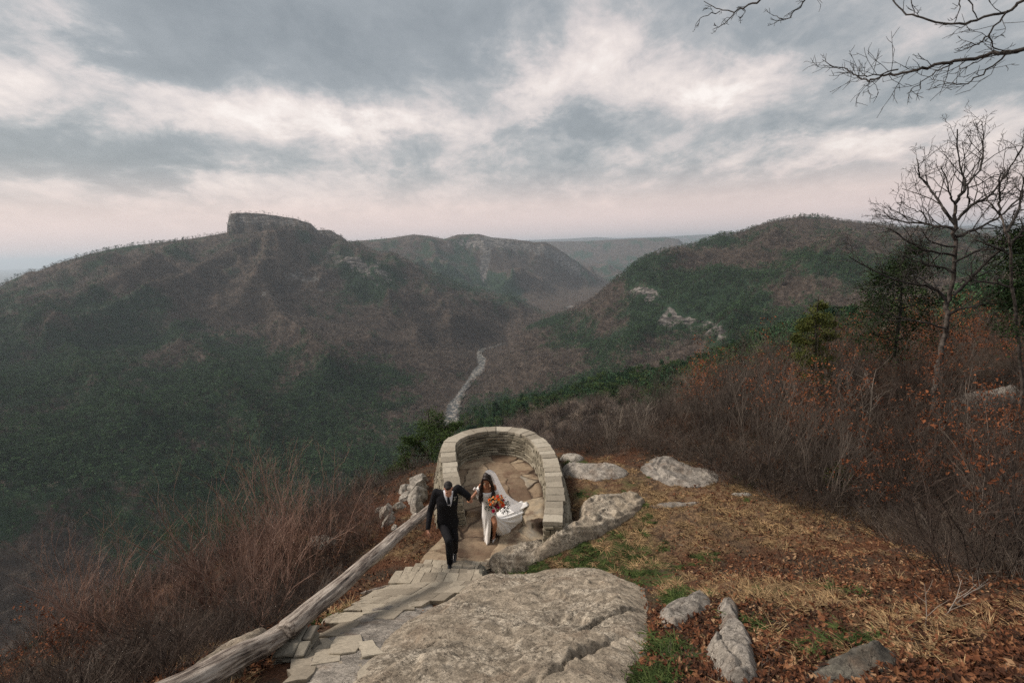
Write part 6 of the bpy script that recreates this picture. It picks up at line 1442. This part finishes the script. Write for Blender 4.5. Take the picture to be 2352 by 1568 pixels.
# ---- groom
gd = dict(fank=(437, 1405, 9.36), fkn=(425, 1120, 9.27), fhip=(350, 900, 9.68), rank=(506, 1250, 9.92), rkn=(505, 1080, 9.60), rhip=(470, 890, 9.70), pelv=(410, 840, 9.70), waist=(400, 730, 9.66), chest=(400, 560, 9.58), neck=(415, 480, 9.50), headc=(418, 405, 9.37),
          rsh=(250, 455, 9.60), rel=(170, 710, 9.70), rwr=(137, 965, 9.50), lsh=(545, 400, 9.64), lel=(685, 500, 9.62), lwr=(693, 548, 9.86))
g = {k: jg(*v) for k, v in gd.items()}
gz = 0.24
groom = empty('person', (float(g['fank'][0]), float(g['fank'][1]), 0.24)); tag(groom, 'man in black suit and tie climbing the steps, head bowed, one arm reaching back', 'person')
ginv = Matrix.Translation(-Vector(groom.location))
B = Blob(); hf = unit((0.10, -0.80, -0.62)); hu = unit((0.04, -0.55, 0.83))
P_, s_, f_, u_ = head(B, g['headc'], hf, hu, 1.04)
B.cone(P_(0, -0.02, -0.06), g['neck'] + np.array([0, 0.03, -0.04]), 0.056, 0.062)
B.ell(g['chest'], (0.155, 0, 0), (0, 0.10, 0), (0, 0, 0.19)); B.ell(g['waist'], (0.14, 0, 0), (0, 0.10, 0), (0, 0, 0.16)); B.ell(g['pelv'], (0.145, 0, 0), (0, 0.10, 0), (0, 0, 0.11))
B.cone(g['neck'] + np.array([0, .04, -.05]), g['rsh'], 0.06, 0.055); B.cone(g['neck'] + np.array([0, .04, -.05]), g['lsh'], 0.06, 0.055)
B.chain([g['rsh'], g['rel'], g['rwr']], [0.05, 0.038, 0.027]); B.chain([g['lsh'], g['lel'], g['lwr']], [0.05, 0.038, 0.027])
for a, b_, d_ in (('fhip', 'fkn', 'fank'), ('rhip', 'rkn', 'rank')): B.chain([g[a], g[b_], g[d_]], [0.08, 0.055, 0.038])
hand(B, g['rwr'], unit((-0.02, -0.15, -1.0)), unit((0.75, 0.45, 0.0)), 0.42, 1.0, 1)
hdirL = unit(np.array([0.10, 0.55, -0.45]))
hand(B, g['lwr'], hdirL, unit((0.75, -0.4, -0.4)), 0.75, 1.0, -1)
body = B.finish('body', M_SKIN, 0.0048, 4, groom)
face_bits(P_, s_, f_, u_, groom, M_LIPM, M_HAIRB, 1.04)
# hair: short, black
B = Blob(); sc_ = 1.04
B.ell(P_(0, -0.034, 0.044), s_ * 0.081 * sc_, f_ * 0.090 * sc_, u_ * 0.088 * sc_); B.ell(P_(0, 0.028, 0.088), s_ * 0.058 * sc_, f_ * 0.044 * sc_, u_ * 0.036 * sc_); B.ell(P_(0, -0.050, -0.010), s_ * 0.074 * sc_, f_ * 0.055 * sc_, u_ * 0.060 * sc_)
def hairdisp(V):
    return V + (unit(P_(0, 0, 0)) * 0 + (V - P_(0, 0, 0.02)) * (0.05 * fbm(V[:, 0] * 60, V[:, 2] * 60 + V[:, 1] * 30, 2, 5))[:, None])
hair = B.finish('hair', M_HAIRB, 0.006, 2, groom, hairdisp)
# jacket
B = Blob()
B.ell(g['chest'] + np.array([0, 0.01, 0.02]), (0.225, 0, 0), (0, 0.135, 0), (0, 0, 0.20)); B.cone(g['chest'] + np.array([0, 0, -0.04]), g['waist'], 0.140, 0.130, 1.52); B.cone(g['waist'], g['pelv'] + np.array([0.0, 0.0, -0.02]), 0.130, 0.140, 1.55); B.cone(g['pelv'] + np.array([0, 0, 0.0]), g['pelv'] + np.array([0, -0.01, -0.09]), 0.140, 0.132, 1.62)
nk = g['neck'] + np.array([0, 0.05, -0.07]); B.cone(nk, g['rsh'], 0.078, 0.076); B.cone(nk, g['lsh'], 0.078, 0.076); B.ball(nk + np.array([0, 0.01, 0.0]), 0.088)
B.chain([g['rsh'], g['rel'], g['rwr'] + unit(g['rel'] - g['rwr']) * 0.03], [0.078, 0.064, 0.048]); B.chain([g['lsh'], g['lel'], g['lwr'] + unit(g['lel'] - g['lwr']) * 0.05], [0.078, 0.064, 0.048])
def clothfold(V, amp=0.006):
    n_ = fbm(V[:, 0] * 9 + V[:, 1] * 4, V[:, 2] * 6, 3, 12); c_ = np.array([0, 0, 0]); out_ = V.copy(); out_[:, 1] += amp * n_; out_[:, 0] += amp * 0.7 * fbm(V[:, 2] * 8, V[:, 1] * 8, 3, 14); return out_
jacket = B.finish('jacket', M_SUIT, 0.009, 5, groom, clothfold)
B = Blob()
for a, b_, d_ in (('fhip', 'fkn', 'fank'), ('rhip', 'rkn', 'rank')):
    B.chain([g[a], g[b_], g[d_] + np.array([0, 0.01, -0.02])], [0.102, 0.078, 0.062]); B.cone(g['pelv'] + np.array([0, 0, -0.03]), g[a], 0.11, 0.10)
trousers = B.finish('trousers', M_SUIT, 0.009, 5, groom, lambda V: clothfold(V, 0.01))
for an, dr_, lift in ((g['fank'], (0.12, -1.0, -0.10), 0), (g['rank'], (0.0, -1.0, -0.55), 0)):
    B = Blob(); dd = unit(dr_); up_ = unit(np.cross(np.cross(dd, (0, 0, 1.0)), dd)); sd_ = np.cross(dd, up_); a0 = an + np.array([0, 0, -0.045])
    B.ell(a0 + dd * 0.09 - up_ * 0.005, dd * 0.155, sd_ * 0.048, up_ * 0.036); B.ell(a0 + dd * -0.015 + up_ * 0.01, dd * 0.055, sd_ * 0.038, up_ * 0.05)
    def flat(V, a0=a0, up_=up_):
        h = (V - a0) @ up_; return V + np.outer(np.maximum(0, -0.032 - h), up_)
    B.finish('shoe', M_SHOE, 0.006, 3, groom, flat)
dg = bpy.context.evaluated_depsgraph_get()
def bvh_of(o):
    me = o.data; V = np.empty(len(me.vertices) * 3, np.float32); me.vertices.foreach_get('co', V); return BVHTree.FromPolygons([tuple(q) for q in V.reshape(-1, 3).tolist()], [tuple(p.vertices) for p in me.polygons])
bj = bvh_of(jacket)
def onto(bvh, X, Y, lift, conv=jz):
    a, b_ = 959.6 + .168 * X, 1053.7 + .168 * Y; d_ = Vector(ray(a, b_)).normalized(); h = bvh.ray_cast(Vector(CAMPOS), d_)
    if h[0] is None: return None
    return np.array(h[0] - d_ * lift)
def patch(name, mat, edgesL, edgesR, lift, parent, inv, n=10, bvh=None, thick=0.004):
    """cloth strip between two edge lines, laid on the jacket"""
    L_ = np.array(edgesL, float); R2_ = np.array(edgesR, float); t = np.linspace(0, len(L_) - 1, n); k_ = np.arange(len(L_)); rows = []
    for tt in t:
        a = np.array([np.interp(tt, k_, L_[:, q]) for q in (0, 1)]); b_ = np.array([np.interp(tt, k_, R2_[:, q]) for q in (0, 1)]); rows.append([onto(bvh, *(a * (1 - s) + b_ * s), lift) for s in np.linspace(0, 1, 7)])
    V = []
    for r_ in rows:
        for q in r_: V.append(q if q is not None else (V[-1] if V else g['chest']))
    V = np.array(V); F_ = [(i * 7 + j, i * 7 + j + 1, (i + 1) * 7 + j + 1, (i + 1) * 7 + j) for i in range(n - 1) for j in range(6)]
    o = mesh_np(name, V, np.array(F_)[:, ::-1], [mat], parent=parent); o.matrix_parent_inverse = inv
    sm_ = o.modifiers.new('t', 'SOLIDIFY'); sm_.thickness = thick; return o
patch('shirt', M_SHIRT, [(340, 420), (352, 500), (385, 580), (420, 650)], [(488, 440), (482, 520), (470, 590), (452, 650)], 0.005, groom, ginv, 14, bj)
patch('tie', M_TIE, [(400, 520), (402, 560), (404, 610), (420, 648)], [(432, 525), (440, 570), (452, 615), (440, 650)], 0.013, groom, ginv, 12, bj)
patch('lapel', M_SUIT, [(322, 440), (322, 520), (350, 600), (405, 690)], [(345, 425), (356, 505), (388, 585), (425, 660)], 0.010, groom, ginv, 12, bj, 0.006)
patch('lapel', M_SUIT, [(486, 440), (480, 520), (468, 590), (450, 660)], [(515, 450), (522, 530), (500, 610), (456, 690)], 0.010, groom, ginv, 12, bj, 0.006)
patch('tie_clip', M_METAL, [(408, 628), (410, 634)], [(452, 622), (453, 628)], 0.019, groom, ginv, 3, bj, 0.003)
B = MB(); rng = np.random.default_rng(31)
for q in range(7):
    c_ = onto(bj, 512 + rng.uniform(-14, 14), 545 + rng.uniform(-32, 26), 0.018); B.add(IV * rng.uniform(0.007, 0.012) + c_, IF)
V, F_ = leaf_mesh(np.array([onto(bj, 512 + rng.uniform(-16, 16), 550 + rng.uniform(-30, 40), 0.012) for _ in range(16)]), 0.014, rng, 0.2, 2.2)
o = B.build('boutonniere', simple_mat('cream_petals', (0.30, 0.28, 0.24), var=0.2), groom); o.matrix_parent_inverse = ginv
o = mesh_np('boutonniere_leaves', V, F_, [M_LEAFG], parent=groom, smooth=False); o.matrix_parent_inverse = ginv
mb = MB(); ang = np.linspace(-2.6, 2.6, 17); Vc = []
for a in ang:
    for hh, rr_ in ((0.0, 0.070), (0.034, 0.066)): Vc.append(g['neck'] + np.array([0, 0.045, -0.085]) + (s_ * math.sin(a) + np.array([0, -1, 0.25]) * math.cos(a)) * rr_ + np.array([0, 0, 1]) * (hh + 0.02 * (1 - math.cos(a))))
mb.add(Vc, [(2 * i, 2 * i + 2, 2 * i + 3, 2 * i + 1) for i in range(len(ang) - 1)]); o = mb.build('collar', M_SHIRT, groom); o.matrix_parent_inverse = ginv; q = o.modifiers.new('t', 'SOLIDIFY'); q.thickness = 0.004

# ---- bride
bd = dict(fank=(1040, 1045, 10.40), fkn=(1055, 870, 10.16), hipL=(1005, 735, 10.30), hipR=(945, 735, 10.33), bank=(935, 1090, 10.55), bkn=(945, 930, 10.45), pelv=(975, 720, 10.30), waist=(950, 600, 10.27), chest=(948, 490, 10.22), neck=(948, 395, 10.20), headc=(942, 270, 10.12),
          rsh=(862, 362, 10.24), rel=(812, 445, 10.34), rwr=(735, 503, 10.10), lsh=(1045, 372, 10.26), lel=(1095, 530, 10.36), lwr=(1085, 600, 10.10))
h = {k: jz(*v) for k, v in bd.items()}
h['rwr'] = g['lwr'] + hdirL * 0.085 + unit(h['rel'] - g['lwr']) * 0.07
bride = empty('person', (float(h['fank'][0]), float(h['fank'][1]), 0.02)); tag(bride, 'bride in a white off-shoulder slit gown and veil, carrying a bouquet inside the curved wall', 'person')
binv = Matrix.Translation(-Vector(bride.location))
B = Blob(); bf = unit((-0.22, -0.78, -0.58)); bu = unit((-0.08, -0.52, 0.85))
Pb, sb, fb, ub = head(B, h['headc'], bf, bu, 0.96, False)
B.cone(Pb(0, -0.02, -0.06), h['neck'] + np.array([0, 0.03, -0.05]), 0.045, 0.048)
B.ell(h['chest'] + np.array([0, 0.02, 0.03]), (0.125, 0, 0), (0, 0.085, 0), (0, 0, 0.15)); B.ell(h['waist'], (0.10, 0, 0), (0, 0.08, 0), (0, 0, 0.14)); B.ell(h['pelv'], (0.14, 0, 0), (0, 0.10, 0), (0, 0, 0.12))
nb = h['neck'] + np.array([0, 0.04, -0.06]); B.cone(nb, h['rsh'], 0.045, 0.042); B.cone(nb, h['lsh'], 0.045, 0.042)
B.chain([h['rsh'], h['rel'], h['rwr']], [0.042, 0.034, 0.023]); B.chain([h['lsh'], h['lel'], h['lwr']], [0.042, 0.034, 0.023])
B.chain([h['hipL'], h['fkn'], (h['fkn'] * 0.62 + h['fank'] * 0.38) + np.array([0, 0.015, 0]), h['fank']], [0.078, 0.052, 0.050, 0.031]); B.chain([h['hipR'], h['bkn'], h['bank']], [0.078, 0.052, 0.033])
toe = onz(959.6 + .168 * 1030, 1053.7 + .168 * 1130, 0.04); B.cone(h['fank'] + np.array([0, 0, -0.02]), h['fank'] * 0.45 + toe * 0.55 + np.array([0, 0, 0.012]), 0.030, 0.026, 1.15)
hand(B, h['rwr'], unit(g['lwr'] + hdirL * 0.07 - h['rwr']), unit((-0.3, 0.2, -0.9)), 0.65, 0.88, 1)
hand(B, h['lwr'], unit((-0.25, -0.75, -0.1)), unit((-0.8, 0.2, 0.2)), 1.05, 0.88, -1)
B.finish('body', M_SKIN2, 0.0048, 4, bride)
face_bits(Pb, sb, fb, ub, bride, M_LIP, M_HAIR, 0.96)
# gown
c_w = h['waist']; c_p = h['pelv']; c_c = h['chest']
NU = 145; us = np.linspace(0, 1, NU); phi = R_(-72) - 2 * math.pi * us
hemL = [(0.0, 978, 1150), (0.05, 942, 1180), (0.12, 906, 1105), (0.28, 925, 1000), (0.42, 1010, 860), (0.50, 1200, 640), (0.56, 1420, 585), (0.60, 1490, 590), (0.635, 1530, 622), (0.66, 1470, 650), (0.69, 1440, 700), (0.73, 1440, 745), (0.77, 1420, 850), (0.83, 1320, 935), (0.90, 1235, 1030), (0.955, 1150, 1055), (1.0, 1090, 1045)]
hp = []
for (u0, X, Y) in hemL:
    q = onz(959.6 + .168 * X, 1053.7 + .168 * Y, 0.03); 
    if zfloor(q[0], q[1]) > 0.1: q = onz(959.6 + .168 * X, 1053.7 + .168 * Y, 0.17)
    hp.append((u0, q[0], q[1], q[2]))
hp = np.array(hp); hem = np.stack([np.interp(us, hp[:, 0], hp[:, k]) for k in (1, 2, 3)], 1)
lev = []   # (z centre source, rx, ry)
top_c = c_c + np.array([0, 0.012, 0.085]); 
rings = [(top_c, 0.122, 0.098), (c_c + np.array([0, 0.005, 0.03]), 0.132, 0.105), (c_c * 0.5 + c_w * 0.5, 0.115, 0.092), (c_w, 0.107, 0.086), (c_w * 0.5 + c_p * 0.5, 0.130, 0.10), (c_p, 0.152, 0.115), (c_p + np.array([0, 0, -0.07]), 0.158, 0.12)]
V = []
for (c_, rx, ry) in rings:
    V.append(np.stack([c_[0] + rx * np.cos(phi), c_[1] + ry * np.sin(phi), np.full(NU, c_[2]) + 0.006 * fbm(us * 30, us * 0 + c_[2] * 20, 2, 3)], 1))
last = V[-1]; NL = 26
openf = np.minimum(us, 1 - us)
for k in range(1, NL + 1):
    t = k / NL; wgt = t
    far_ = np.clip((us - 0.45) / 0.08, 0, 1) * np.clip((0.80 - us) / 0.1, 0, 1)
    q = last * (1 - t) + hem * t
    # cloth hangs first, then spreads
    dropz = last[:, 2] + (hem[:, 2] - last[:, 2]) * (t ** (0.85 - 0.15 * far_))
    hor = t ** (1.25 + 0.35 * far_)
    q = np.stack([last[:, 0] + (hem[:, 0] - last[:, 0]) * hor, last[:, 1] + (hem[:, 1] - last[:, 1]) * hor, dropz], 1)
    amp = (0.003 + 0.016 * t) * np.clip(us * 12, 0.3, 1) * np.clip((1 - us) * 12, 0.3, 1)
    fold = np.sin(us * 95 + 2.2 * fbm(us * 6, us * 0 + t * 0.7, 2, 9) * 3) + 0.6 * fbm(us * 40, us * 0 + t * 2.5, 3, 19)
    dirn = np.stack([np.cos(phi), np.sin(phi), 0 * phi + 0.35], 1); q = q + dirn * (amp * fold)[:, None]
    fl = np.array([zfloor(a, b_) for a, b_ in q[:, :2]]) + 0.008 + 0.03 * far_ * np.clip(fold, 0, 1)
    q[:, 2] = np.maximum(q[:, 2], fl); V.append(q)
V = np.array(V); NR = len(V)
# legs push the cloth: keep the front left panel outside the standing leg
F_ = []
for i in range(NR - 1):
    for j in range(NU - 1): F_.append((i * NU + j, i * NU + j + 1, (i + 1) * NU + j + 1, (i + 1) * NU + j))
gown = mesh_np('gown', V.reshape(-1, 3), np.array(F_), [M_DRESS], parent=bride); gown.matrix_parent_inverse = binv; q = gown.modifiers.new('t', 'SOLIDIFY'); q.thickness = 0.005; q.offset = 0
# draped band across the bust, sleeves and bows
B = Blob()
for k in range(4):
    pts = [top_c + np.array([0.130 * math.cos(a), 0.107 * math.sin(a), -0.012 - 0.026 * k + 0.012 * math.cos(a * 2 + k)]) for a in np.linspace(R_(-190), R_(10), 15)]
    B.chain(pts, [0.012] * 15)
B.finish('draped_bust', M_DRESS, 0.006, 2, bride)
for (a, b_, q) in ((h['rsh'], h['rel'], 0.52), (h['lsh'], h['lel'], 0.45)):
    B = Blob(); c_ = a * (1 - q) + b_ * q; dd = unit(b_ - a)
    B.cone(c_ - dd * 0.035, c_ + dd * 0.035, 0.050, 0.050)
    if a is h['lsh']: B.ell(c_ + np.array([0, -0.01, 0]), (0.068, 0, 0), (0, 0.062, 0), (0, 0, 0.075))
    else:
        bw = c_ + np.array([-0.035, -0.05, 0.01])
        B.ball(bw, 0.016); B.chain([bw, bw + np.array([-0.05, 0, 0.035]), bw + np.array([-0.075, 0, 0.0]), bw], [0.010, 0.016, 0.014, 0.010]); B.chain([bw, bw + np.array([0.05, -0.01, 0.02]), bw + np.array([0.06, -0.01, -0.02]), bw], [0.010, 0.014, 0.012, 0.010])
        B.chain([bw, bw + np.array([-0.01, -0.01, -0.10]), bw + np.array([0.005, -0.01, -0.22])], [0.010, 0.013, 0.010]); B.chain([bw, bw + np.array([0.03, -0.01, -0.09]), bw + np.array([0.025, -0.01, -0.17])], [0.009, 0.012, 0.009])
    B.finish('sleeve', M_DRESS, 0.006, 2, bride, lambda V: V + 0.006 * np.stack([fbm(V[:, 2] * 40, V[:, 0] * 20, 2, 2), fbm(V[:, 2] * 40, V[:, 0] * 20, 2, 4), 0 * V[:, 0]], 1))
# shoe with pointed toe, heel and ankle strap
B = Blob(); an = h['fank']; dd = unit(toe - an * np.array([1, 1, 0]) - np.array([0, 0, 0.03])); tz_ = toe.copy(); tz_[2] = 0.045
B.cone(tz_ + unit(np.r_[an[:2] - tz_[:2], 0]) * 0.10 + np.array([0, 0, 0.008]), tz_ + unit(np.r_[tz_[:2] - an[:2], 0]) * 0.05, 0.034, 0.007, 1.1); B.cone(an + np.array([0, 0.02, -0.055]), tz_ + unit(np.r_[an[:2] - tz_[:2], 0]) * 0.08, 0.026, 0.024); B.cone(an + np.array([0, 0.035, -0.06]), np.array([an[0], an[1] + 0.04, 0.03]), 0.012, 0.006)
for a in range(12):
    a0, a1 = a * math.pi / 6, (a + 1) * math.pi / 6; B.cone(an + np.array([0.036 * math.cos(a0), 0.036 * math.sin(a0), 0.02]), an + np.array([0.036 * math.cos(a1), 0.036 * math.sin(a1), 0.02]), 0.006, 0.006)
B.finish('shoe', M_HEEL, 0.0045, 2, bride)
# long dark curls
B = Blob(); B.ell(Pb(0, -0.034, 0.044), sb * 0.084, fb * 0.090, ub * 0.086); B.ell(Pb(0, 0.048, 0.078), sb * 0.060, fb * 0.034, ub * 0.032); B.ell(Pb(0.050, 0.050, 0.045), sb * 0.022, fb * 0.03, ub * 0.04); B.ell(Pb(-0.050, 0.050, 0.045), sb * 0.022, fb * 0.03, ub * 0.04); B.ell(Pb(0, -0.075, -0.06), sb * 0.085, fb * 0.05, ub * 0.11); B.ell(Pb(-0.070, 0.010, -0.02), sb * 0.020, fb * 0.055, ub * 0.075); B.ell(Pb(0.070, 0.010, -0.02), sb * 0.020, fb * 0.055, ub * 0.075)
rng = np.random.default_rng(41)
for k in range(110):
    sd_ = -1 if k % 2 else 1; st_ = Pb(-sd_ * rng.uniform(0.055, 0.080), rng.uniform(-0.05, 0.040), rng.uniform(-0.03, 0.05))
    tgt = (c_c + np.array([sd_ * rng.uniform(0.085, 0.165), -0.095 + rng.uniform(-0.02, 0.05), 0.10 - rng.uniform(0.0, 0.24)])); 
    shl = nb + np.array([sd_ * rng.uniform(0.11, 0.17), -0.05 + rng.uniform(-0.04, 0.05), 0.09]); pts = []; ph = rng.uniform(0, 6.28)
    for t in np.linspace(0, 1, 12):
        q = (1 - t) ** 2 * st_ + 2 * t * (1 - t) * shl + t * t * tgt; w_ = 0.018 * t ** 0.6; pts.append(q + np.array([w_ * math.cos(ph + t * 13), w_ * math.sin(ph + t * 13) * 0.7, 0]))
    B.chain(pts, list(np.linspace(0.015, 0.007, 12)))
B.finish('hair', M_HAIR, 0.006, 1, bride)
# veil
def curve3(lst, n):
    P3 = np.array([jz(*q) for q in lst]); t = np.linspace(0, len(P3) - 1, n); Q = np.stack([np.interp(t, np.arange(len(P3)), P3[:, k]) for k in range(3)], 1)
    for _ in range(6): Q[1:-1] = 0.25 * Q[:-2] + 0.5 * Q[1:-1] + 0.25 * Q[2:]
    return Q
A_ = curve3([(1000, 150, 10.22), (1060, 190, 10.30), (1115, 300, 10.40), (1165, 400, 10.46), (1205, 475, 10.52), (1300, 545, 10.75), (1400, 592, 10.95), (1440, 600, 11.05)], 60)
Bc = curve3([(915, 172, 10.02), (985, 215, 10.10), (1025, 300, 10.22), (1065, 400, 10.30), (1110, 490, 10.36), (1170, 600, 10.45), (1270, 700, 10.62), (1370, 760, 10.75)], 60)
top_ = np.array([Pb(0, -0.02, 0.135)])
Vv = []; nv = 41
for i in range(60):
    t = i / 59; bulge = 0.085 * math.sin(min(1, t * 1.4 + 0.15) * math.pi) + 0.045 * (1 - t)
    for j in range(nv):
        s0 = j / (nv - 1); q = A_[i] * (1 - s0) + Bc[i] * s0; arch = 4 * s0 * (1 - s0)
        q = q + np.array([0.25, -0.35, 0.9]) * bulge * 0.35 * arch * (1 if t < 0.6 else 0.6) + np.array([0.5, -0.3, 0.8]) * (0.006 + 0.012 * t) * (0.6 * math.sin(s0 * 15 + 1.5 * math.sin(t * 5)) + float(0.8 * perlin(np.array([s0 * 9]), np.array([t * 5.0]), 3)[0]))
        q[2] = max(q[2], float(zfloor(q[0], q[1])) + 0.03); Vv.append(q)
F_ = [(i * nv + j, i * nv + j + 1, (i + 1) * nv + j + 1, (i + 1) * nv + j) for i in range(59) for j in range(nv - 1)]
o = mesh_np('veil', np.array(Vv), np.array(F_), [M_VEIL], parent=bride); o.matrix_parent_inverse = binv
# ---- bouquet
bc = jz(1090, 605, 9.98); bq = empty('bouquet', tuple(float(v) for v in bc)); tag(bq, 'round bouquet of orange, peach and hot pink flowers held by the bride', 'bouquet'); qinv = Matrix.Translation(-Vector(bq.location))
FC = {'orange_petals': (0.80, 0.20, 0.02), 'peach_petals': (0.78, 0.36, 0.14), 'coral_petals': (0.78, 0.11, 0.05), 'pink_petals': (0.62, 0.02, 0.09), 'wine_petals': (0.16, 0.008, 0.03), 'cream_petals': (0.62, 0.50, 0.26)}
FM = {k: simple_mat(k + '_', v, var=0.25, scale=50, rough=0.6) for k, v in FC.items()}
fl = [(985, 560, 'orange_petals', 24), (1035, 590, 'peach_petals', 22), (1000, 620, 'orange_petals', 22), (1035, 525, 'peach_petals', 18), (1090, 515, 'coral_petals', 22), (1110, 555, 'orange_petals', 22), (1150, 530, 'peach_petals', 20), (1135, 590, 'orange_petals', 20), (1160, 630, 'coral_petals', 30), (1165, 600, 'orange_petals', 16), (1040, 700, 'pink_petals', 32), (1105, 660, 'pink_petals', 22), (1090, 630, 'wine_petals', 22), (1075, 580, 'cream_petals', 14), (1140, 500, 'orange_petals', 14), (1065, 650, 'wine_petals', 18), (1180, 665, 'wine_petals', 16), (1010, 540, 'cream_petals', 11), (1120, 625, 'cream_petals', 9), (1175, 560, 'pink_petals', 14), (1060, 545, 'orange_petals', 14), (975, 590, 'peach_petals', 12), (1010, 655, 'wine_petals', 14)]
rng = np.random.default_rng(51)
for (X, Y, km, rp) in fl:
    rr_ = rp * .168 / FPX * 11.6; q = jz(X, Y, 10.0); dx, dz = (X - 1090) / 120, (Y - 605) / 120; q = q + np.array([0, -0.09, 0.05]) * max(0, 1 - dx * dx - dz * dz)
    mb = MB(); mb.add(IV * rr_ * 0.55 + q, IF); fwd = unit(q - (bc + np.array([0, 0.12, -0.03])))
    a1 = unit(np.cross(fwd, (0, 0, 1.0))); a2 = np.cross(fwd, a1)
    for layer, (npet, rad_, tilt_) in enumerate(((5, 0.45, 0.75), (7, 0.72, 0.35), (8, 0.95, 0.0))):
        for k in range(npet):
            a = 2 * math.pi * (k + 0.5 * layer) / npet + rng.uniform(-.2, .2); dd = a1 * math.cos(a) + a2 * math.sin(a); tg = -a1 * math.sin(a) + a2 * math.cos(a)
            c0 = q + fwd * rr_ * 0.1; V = []
            for u0 in (0, 0.35, 0.7, 1.0):
                wdt = rr_ * (0.14, 0.42, 0.46, 0.2)[(0, 0.35, 0.7, 1.0).index(u0)]; cen = c0 + dd * rr_ * rad_ * u0 + fwd * rr_ * (tilt_ * u0 * 1.0 + 0.25 * u0 * (1 - u0))
                for w0 in (-1, 0, 1): V.append(cen + tg * wdt * w0 + fwd * rr_ * 0.12 * abs(w0))
            mb.add(np.array(V), [(3 * i + j, 3 * i + j + 1, 3 * i + j + 4, 3 * i + j + 3) for i in range(3) for j in range(2)])
    o = mb.build('flower', FM[km], bq); o.matrix_parent_inverse = qinv
C_ = []
for k in range(230):
    a = rng.uniform(0, 6.28); r_ = rng.uniform(60, 150); X = 1090 + r_ * math.cos(a) * 1.05; Y = 610 + r_ * math.sin(a) * 0.85
    C_.append(jz(X, Y, 10.02 + rng.uniform(-0.02, 0.04)))
for k in range(120): C_.append(jz(rng.uniform(1150, 1250), rng.uniform(560, 740), 10.03 + rng.uniform(-.03, .03)))
for k in range(40): C_.append(jz(rng.uniform(935, 1010), rng.uniform(650, 710), 10.03))
V, F_ = leaf_mesh(np.array(C_), 0.020, rng, 0.3, 2.8); o = mesh_np('foliage', V, F_, [leafmat('bouquet_green', (0.02, 0.04, 0.015), (0.06, 0.09, 0.04), scale=20)], smooth=False, parent=bq); o.matrix_parent_inverse = qinv
mb = MB(); hb_ = h['lwr'] + unit((-0.25, -0.75, -0.1)) * 0.07
for k in range(9): mb.tube([bc + rng.normal(size=3) * 0.025, hb_ + rng.normal(size=3) * 0.008, hb_ + np.array([0, 0.02, -0.10]) + rng.normal(size=3) * 0.02], 0.004, 5)
o = mb.build('stems', M_LEAFG, bq); o.matrix_parent_inverse = qinv
